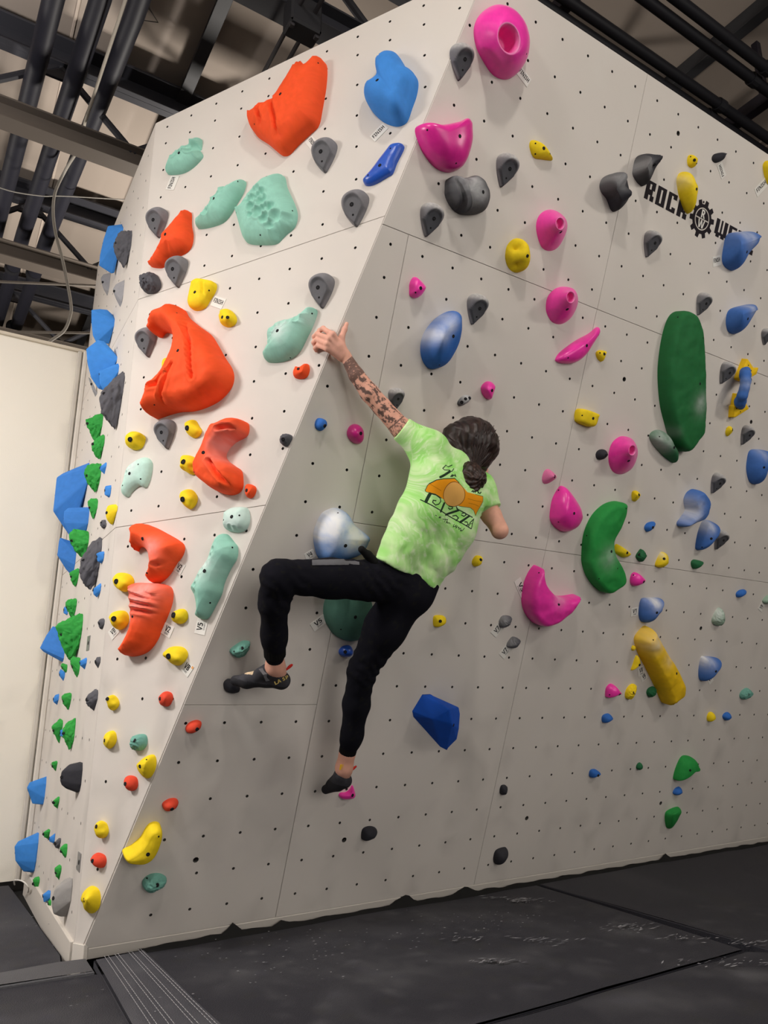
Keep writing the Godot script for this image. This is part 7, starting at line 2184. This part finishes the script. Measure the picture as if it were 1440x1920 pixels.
	var sr_an: Vector3 = (Vector3(0.3902, 1.3895, 0.3600) - Vector3(0.3384, 1.4877, 0.2700)).normalized()
	var hem: Vector3 = Vector3(-0.0105, 1.0845, 0.3600)
	var hem_n: Vector3 = -tup
	var wave := func(p: Vector3, d: float) -> float:
		var q := Vector2((p - torg).dot(tac), (p - torg).dot(tup))
		var fold := 0.0045 * nz.get_noise_3d(q.x * 7.0 + q.y * 3.0, q.y * 2.2 - q.x * 1.5, p.z * 4.0)
		fold += 0.0028 * sin((q.x * 0.8 + q.y) * 62.0 + 3.0 * nz.get_noise_2d(q.x * 6.0, q.y * 6.0)) * smoothstep(-0.05, -0.14, q.y)
		var r := d + fold
		var drop := (p - hem).dot(hem_n) + 0.006 * sin(q.x * 30.0)
		if absf(q.x) < 0.19:
			r = maxf(r, drop)
		var la := (p - sl_a).dot(sl_an)
		if la > -0.05 and p.distance_to(sl_a) < 0.12:
			r = maxf(r, la)
		var ra := (p - sr_a).dot(sr_an)
		if ra > -0.05 and p.distance_to(sr_a) < 0.12:
			r = maxf(r, ra)
		return r
	part = nets(shirt, 0.05, 0.006, wave)
	var uv := PackedVector2Array()
	for p: Vector3 in part[0]:
		var q := Vector2((p - torg).dot(tac), (p - torg).dot(tup))
		if p.z < 0.27:
			q.y -= 0.32
		uv.append(Vector2(q.x / 0.64 + 0.5, 0.5 - q.y / 0.64))
	var sm := StandardMaterial3D.new()
	sm.albedo_texture = shirt_picture()
	sm.roughness = 0.95
	sm.metallic_specular = 0.2
	sm.rim_enabled = true
	sm.rim = 0.15
	obj("shirt", build_mesh(part[0], part[1], PackedColorArray(), uv), sm, person)

	# trousers with ribbed cuffs
	var pants := limbs([
		[-19.9, 1101.5, 315.0, 80.0, 110.1, 1060.0, 310.0, 83.0],
		[-31.6, 1047.3, 310.0, 88.0, 81.3, 1014.1, 310.0, 95.0],
		[29.7, 991.1, 330.0, 90.0, 65.7, 979.6, 330.0, 88.0],
		[-27.4, 1028.7, 310.0, 92.0, -341.1, 1024.2, 330.0, 79.0],
		[-341.1, 1024.2, 330.0, 79.0, -560.6, 1009.9, 335.0, 68.0],
		[-573.4, 1006.6, 335.0, 68.0, -552.1, 898.0, 300.0, 60.0],
		[-552.1, 898.0, 300.0, 60.0, -507.5, 759.4, 255.0, 50.0],
		[-507.5, 759.4, 255.0, 50.0, -494.7, 725.4, 245.0, 47.0],
		[-494.7, 725.4, 245.0, 42.0, -472.9, 653.8, 225.0, 41.0],
		[54.4, 997.5, 310.0, 100.0, -5.1, 816.5, 280.0, 92.0],
		[-5.1, 816.5, 280.0, 92.0, -49.4, 612.6, 235.0, 64.0],
		[-50.5, 605.3, 235.0, 62.0, -28.6, 440.9, 205.0, 58.0],
		[-28.6, 440.9, 205.0, 58.0, -7.8, 291.6, 185.0, 49.0],
		[-7.8, 291.6, 185.0, 49.0, -7.6, 259.9, 182.0, 44.0],
		[-7.6, 259.9, 182.0, 38.0, -6.2, 193.1, 175.0, 35.5]])
	var kl: Vector3 = Vector3(-0.5420, 0.9716, 0.3300)
	var kr: Vector3 = Vector3(-0.0342, 0.6306, 0.2500)
	var hip: Vector3 = Vector3(-0.1468, 1.0671, 0.3500)
	var crumple := func(p: Vector3, d: float) -> float:
		var f := 0.004 * nz.get_noise_3d(p.x * 6.0, p.y * 6.0, p.z * 6.0)
		for q in [[kl, 0.10], [kr, 0.10], [hip, 0.11]]:
			var w := exp(-p.distance_squared_to(q[0]) / (q[1] * q[1]))
			if w > 0.05:
				f += 0.006 * w * sin((p.y * 0.8 + p.x * 0.6) * 150.0 + 4.0 * nz.get_noise_3d(p.x * 9.0, p.y * 9.0, p.z * 9.0))
		return d + f
	part = nets(pants, 0.03, 0.008, crumple)
	col = PackedColorArray()
	for p: Vector3 in part[0]:
		col.append(lin(Color8(27, 27, 31)) * (1.0 + 0.2 * nz.get_noise_3d(p.x * 30.0, p.y * 30.0, p.z * 30.0)))
	var trousers := obj("trousers", build_mesh(part[0], part[1], col), mats["cloth"], person)
	for e in [[Vector3(-0.4954, 0.7231, 0.2450), Vector3(-0.4717, 0.6539, 0.2250), 0.0435, 0.0425], [Vector3(-0.0085, 0.2574, 0.1820), Vector3(-0.0062, 0.1931, 0.1750), 0.0395, 0.037]]:
		var s := Soup.new()
		var dir: Vector3 = (e[1] - e[0]).normalized()
		var u := dir.cross(Vector3.BACK).normalized()
		var w := dir.cross(u)
		var n := 44
		for i in n:
			for h in [[0.0, 0.0, 0.12, 0.0025], [0.12, 0.0025, 0.9, 0.002], [0.9, 0.002, 1.0, -0.003], [1.0, -0.003, 0.98, -0.012]]:
				var pts := []
				for g in [[i, h[0], h[1]], [i + 1, h[0], h[1]], [i + 1, h[2], h[3]], [i, h[2], h[3]]]:
					var a: float = TAU * g[0] / n
					var rr: float = lerpf(e[2], e[3], g[1]) + g[2] + (0.0007 if int(g[0]) % 2 else 0.0)
					pts.append(e[0].lerp(e[1], g[1]) + (u * cos(a) + w * sin(a)) * rr)
				s.quad(pts[0], pts[1], pts[2], pts[3], lin(Color8(25, 25, 28)))
		obj("cuff", soup_mesh(s), mats["cloth"], trousers)
	part = nets(limbs([
		[-195.3, 1135.3, 340.0, 16.0, -233.8, 1159.2, 345.0, 15.0],
		[-165.1, 1115.6, 340.0, 20.0, -196.3, 1139.7, 340.0, 18.0]]), 0.01, 0.004, null, 0.004)
	col = PackedColorArray()
	for p: Vector3 in part[0]:
		col.append(lin(Color8(30, 30, 32)))
	obj("pocket_flap", build_mesh(part[0], part[1], col), mats["cloth"], trousers)
	var strip := PackedVector3Array()
	var st := PackedInt32Array()
	var sc := PackedColorArray()
	var c00: Vector3 = Vector3(-0.5269, 1.1197, 0.5000)
	var c10: Vector3 = Vector3(-0.3177, 1.1456, 0.5000)
	var c01: Vector3 = Vector3(-0.5202, 1.0980, 0.5000)
	var c11: Vector3 = Vector3(-0.3122, 1.1208, 0.5000)
	var look: Vector3 = (Vector3(-0.2630, 1.0680, 0.2000) - Vector3(-0.4190, 1.1184, 0.5000)).normalized()
	for i in 25:
		for j in 4:
			var p := on_surface(c00.lerp(c10, i / 24.0).lerp(c01.lerp(c11, i / 24.0), j / 3.0), look, pants, 0.03)
			strip.append(p - look * (0.006 if j % 3 else 0.002) + Vector3(0, 0, 0.0015 * sin(i * 1.9)))
			sc.append(lin(Color8(96, 96, 100)))
	for i in 24:
		for j in 3:
			var a := i * 4 + j
			st.append_array([a, a + 1, a + 5, a, a + 5, a + 4])
	obj("zip_panel", build_mesh(strip, st, sc), mats["cloth"], trousers)

	# hair pulled back to a low bun
	var tie: Vector3 = Vector3(0.2411, 1.5721, 0.3300)
	var locks := func(p: Vector3, d: float) -> float:
		var q := p - tie
		var a := atan2(q.x, q.y)
		var n := nz.get_noise_3d(p.x * 9.0, p.y * 9.0, p.z * 9.0)
		return d + 0.0011 * sin(a * 34.0 + 5.0 * n + p.z * 60.0) + 0.0013 * sin(a * 11.0 + 6.0 * n) + 0.002 * n
	var face_at: Vector3 = Vector3(0.3138, 1.7010, 0.1250)
	var face_n: Vector3 = Vector3(-0.28, 0.30, -0.91)
	var cut := func(p: Vector3, d: float) -> float:
		return maxf(locks.call(p, d), (p - face_at).dot(face_n) + 0.01 * nz.get_noise_3d(p.x * 20.0, p.y * 20.0, 1.0))
	part = nets(limbs([
		[301.4, 1697.5, 215.0, 116.0, 308.9, 1704.6, 190.0, 112.0],
		[322.7, 1669.8, 225.0, 105.0, 300.3, 1623.2, 250.0, 82.0],
		[223.9, 1685.8, 220.0, 88.0, 192.8, 1646.9, 235.0, 60.0],
		[191.7, 1684.3, 215.0, 45.0, 144.5, 1662.3, 235.0, 18.0],
		[172.8, 1671.7, 225.0, 35.0, 130.4, 1641.6, 250.0, 14.0],
		[251.7, 1603.3, 285.0, 50.0, 246.5, 1577.3, 325.0, 36.0]]), 0.03, 0.0042, cut)
	col = PackedColorArray()
	var hair_c := lin(Color8(44, 31, 28))
	for p: Vector3 in part[0]:
		var q: Vector3 = p - tie
		var n := sin(atan2(q.x, q.y) * 34.0 + 5.0 * nz.get_noise_3d(p.x * 9.0, p.y * 9.0, p.z * 9.0) + p.z * 60.0)
		col.append(hair_c * (0.85 + 0.3 * n + 0.4 * nz.get_noise_3d(p.x * 12.0, p.y * 12.0, p.z * 12.0)))
	var hair := obj("hair", build_mesh(part[0], part[1], col), mats["hair"], person)
	var knot: Vector3 = Vector3(0.2269, 1.5335, 0.3700)
	var coil := func(p: Vector3, d: float) -> float:
		var q := p - knot
		return d + 0.0022 * sin(atan2(q.y, q.x) * 9.0 + q.length() * 160.0 + 4.0 * nz.get_noise_3d(p.x * 14.0, p.y * 14.0, p.z * 14.0)) + 0.0013 * sin(q.x * 240.0 + 8.0 * nz.get_noise_3d(p.x * 20.0, p.y * 20.0, p.z * 20.0))
	part = nets(limbs([
		[216.7, 1556.9, 360.0, 48.0, 227.5, 1531.3, 370.0, 56.0],
		[227.5, 1531.3, 370.0, 57.0, 222.8, 1500.2, 375.0, 46.0],
		[195.9, 1516.7, 370.0, 42.0, 212.4, 1492.1, 380.0, 34.0],
		[268.2, 1541.4, 360.0, 36.0, 277.6, 1516.5, 360.0, 28.0]]), 0.02, 0.0036, coil)
	col = PackedColorArray()
	for p: Vector3 in part[0]:
		var q: Vector3 = p - knot
		col.append(lin(Color8(54, 38, 32)) * (0.85 + 0.45 * sin(q.x * 240.0 + 8.0 * nz.get_noise_3d(p.x * 20.0, p.y * 20.0, p.z * 20.0))))
	obj("hair_bun", build_mesh(part[0], part[1], col), mats["hair"], hair)
	var rng := RandomNumberGenerator.new()
	rng.seed = 77
	var s := Soup.new()
	for i in 44:
		var a := rng.randf_range(-1.25, 1.25)
		var r := rng.randf_range(0.06, 0.125)
		var cen: Vector3 = Vector3(0.3032, 1.6903, 0.2150)
		var tip := cen + Vector3(sin(a) * r, cos(a) * r * 1.02, sqrt(maxf(0.0004, 0.0156 - r * r * 0.95)))
		var mid := tip.lerp(tie + Vector3(0, 0, 0.02), 0.5)
		mid = cen + (mid - cen).normalized() * 0.121
		s.tube(smooth_path([tip, mid + Vector3(rng.randf_range(-0.01, 0.01), 0, 0.003), tie + Vector3(rng.randf_range(-0.02, 0.02), rng.randf_range(0.0, 0.01), 0.03)], 7), 0.0013, 5, hair_c * rng.randf_range(0.8, 2.0), 0.6)
	for i in 12:
		var p: Vector3 = Vector3(0.3098, 1.6912, 0.2100) + Vector3(cos(i * 0.55) * 0.118, sin(i * 0.55) * 0.116, 0.0)
		var o := Vector3(cos(i * 0.55 + 0.5), sin(i * 0.55 + 0.5), rng.randf_range(-0.2, 0.3)) * rng.randf_range(0.01, 0.022)
		s.tube(smooth_path([p, p + o * 0.6 + Vector3(0.003, -0.004, 0), p + o], 4), 0.0005, 4, hair_c, 0.5)
	var lo := obj("loose_strands", soup_mesh(s, false), mats["hair"], hair)
	lo.set_meta("kind", "stuff")

	# climbing shoes
	var rubber := lin(Color8(58, 58, 63))
	for e in [[[
		[-407.1, 538.4, 195.0, 34.0, -457.7, 527.5, 155.0, 29.0],
		[-457.7, 527.5, 155.0, 29.0, -524.3, 503.2, 105.0, 29.0],
		[-524.3, 503.2, 105.0, 29.0, -563.1, 492.0, 70.0, 21.5],
		[-458.2, 563.4, 170.0, 29.0, -514.0, 518.8, 115.0, 25.0],
		[-451.9, 583.6, 200.0, 35.0, -408.0, 543.1, 195.0, 33.0],
		[-476.4, 575.9, 180.0, 30.0, -491.9, 554.9, 155.0, 25.0]], Vector3(-0.4583, 0.6331, 0.2100), "left"], [[
		[13.8, 59.3, 165.0, 30.0, 2.1, 26.9, 135.0, 29.0],
		[2.1, 26.9, 135.0, 29.0, -27.8, -22.7, 85.0, 21.0],
		[-9.3, 88.9, 165.0, 33.0, 14.4, 56.7, 165.0, 31.0],
		[-8.1, 66.0, 150.0, 30.0, -17.0, 15.4, 110.0, 25.0]], Vector3(-0.0128, 0.1324, 0.1700), "right"]]:
		var cp := limbs(e[0])
		part = nets(cp, 0.018, 0.0035, null, 0.004)
		col = PackedColorArray()
		var heel: Vector3 = cp[0][0]
		var toe: Vector3 = cp[2][0] + cp[2][1] if e[2] == "left" else cp[1][0] + cp[1][1]
		var fx := (toe - heel).normalized()
		for p: Vector3 in part[0]:
			var q: Vector3 = p - heel
			var c := rubber * (1.0 + 0.5 * nz.get_noise_3d(p.x * 22.0, p.y * 22.0, p.z * 22.0))
			if q.y < -0.014 - 0.02 * clampf(q.dot(fx) / 0.25, 0.0, 1.0):
				c = lin(Color8(40, 40, 44))
			if e[2] == "left":
				var x := q.dot(fx)
				if x > 0.115 and x < 0.185 and q.y > -0.002 + (x - 0.15) * -0.25 and q.y < 0.028 and p.z > 0.1:
					c = lin(Color8(214, 190, 158)) * (1.0 + 0.3 * nz.get_noise_3d(p.x * 60.0, p.y * 60.0, p.z * 60.0))
			col.append(c)
		var shoe := obj("climbing_shoe", build_mesh(part[0], part[1], col), mats["matte"], person)
		# red pull loop behind the heel
		var back: Vector3 = Vector3(-0.4021, 0.5912, 0.2050) if e[2] == "left" else Vector3(0.0261, 0.1097, 0.1800)
		s = Soup.new()
		s.tube(smooth_path([back, back + Vector3(0.016, 0.012, 0.0), back + Vector3(0.022, 0.024, 0.004), back + Vector3(0.008, 0.022, 0.012), back + Vector3(-0.004, 0.004, 0.012)], 5), 0.0042, 6, lin(Color8(214, 58, 52)))
		obj("pull_loop", soup_mesh(s, false), mats["cloth"], shoe)
		var dirz: Vector3 = (Vector3(-0.1641, 0.4493, 0.1000) - Vector3(-0.3251, 0.5643, 0.4000)).normalized()
		if e[2] == "left":
			var a := on_surface(Vector3(-0.5854, 0.6481, 0.3400), dirz, cp, 0.018)
			var b := on_surface(Vector3(-0.5581, 0.6226, 0.3400), dirz, cp, 0.018)
			var d := on_surface(Vector3(-0.5414, 0.5945, 0.3400), dirz, cp, 0.018)
			s = Soup.new()
			var wv: Vector3 = (Vector3(-0.4975, 0.5734, 0.2000) - Vector3(-0.5178, 0.5684, 0.2000)).normalized() * 0.014
			for pr in [[a, b], [b, d]]:
				var lift := -dirz * 0.004
				s.quad(pr[0] - wv + lift, pr[1] - wv + lift, pr[1] + wv + lift, pr[0] + wv + lift, lin(Color8(112, 112, 116)))
				s.quad(pr[1] - wv + lift, pr[0] - wv + lift, pr[0] - wv - lift, pr[1] - wv - lift, lin(Color8(90, 90, 94)))
				s.quad(pr[0] + wv + lift, pr[1] + wv + lift, pr[1] + wv - lift, pr[0] + wv - lift, lin(Color8(90, 90, 94)))
			obj("strap", soup_mesh(s), mats["cloth"], shoe)
		else:
			s = Soup.new()
			var y0: Vector3 = Vector3(-0.0354, 0.1302, 0.2000)
			for k in [-1.0, 1.0]:
				s.box(y0 + Vector3(0.006 * k, 0.012, 0.0), Vector3(0.008, 0.026, 0.004), Basis(), 0.001, lin(Color8(236, 190, 40)))
			obj("yellow_tab", soup_mesh(s), mats["cloth"], shoe)
		# lettering on the heel band
		var gold := StandardMaterial3D.new()
		gold.albedo_color = Color8(214, 188, 104)
		gold.roughness = 0.7
		var l0: Vector3 = on_surface(Vector3(-0.5122, 0.5840, 0.3400), dirz, cp, 0.018) if e[2] == "left" else on_surface(Vector3(-0.1441, 0.1703, 0.3400), dirz, cp, 0.018)
		var l1: Vector3 = on_surface(Vector3(-0.4583, 0.6136, 0.3400), dirz, cp, 0.018) if e[2] == "left" else on_surface(Vector3(-0.0768, 0.1834, 0.3400), dirz, cp, 0.018)
		var xa := (l1 - l0).normalized()
		var mid := (l0 + l1) * 0.5
		mid = on_surface(mid - dirz * 0.1, dirz, cp, 0.018)
		var za := gradient(mid, cp, 0.018)
		za = (za - xa * za.dot(xa)).normalized()
		text_part(shoe, "lettering", "LA SP" if e[2] == "left" else "A SPO", 0.016, Transform3D(Basis(xa, za.cross(xa), za), mid + za * 0.0035), gold, true, 0.062)
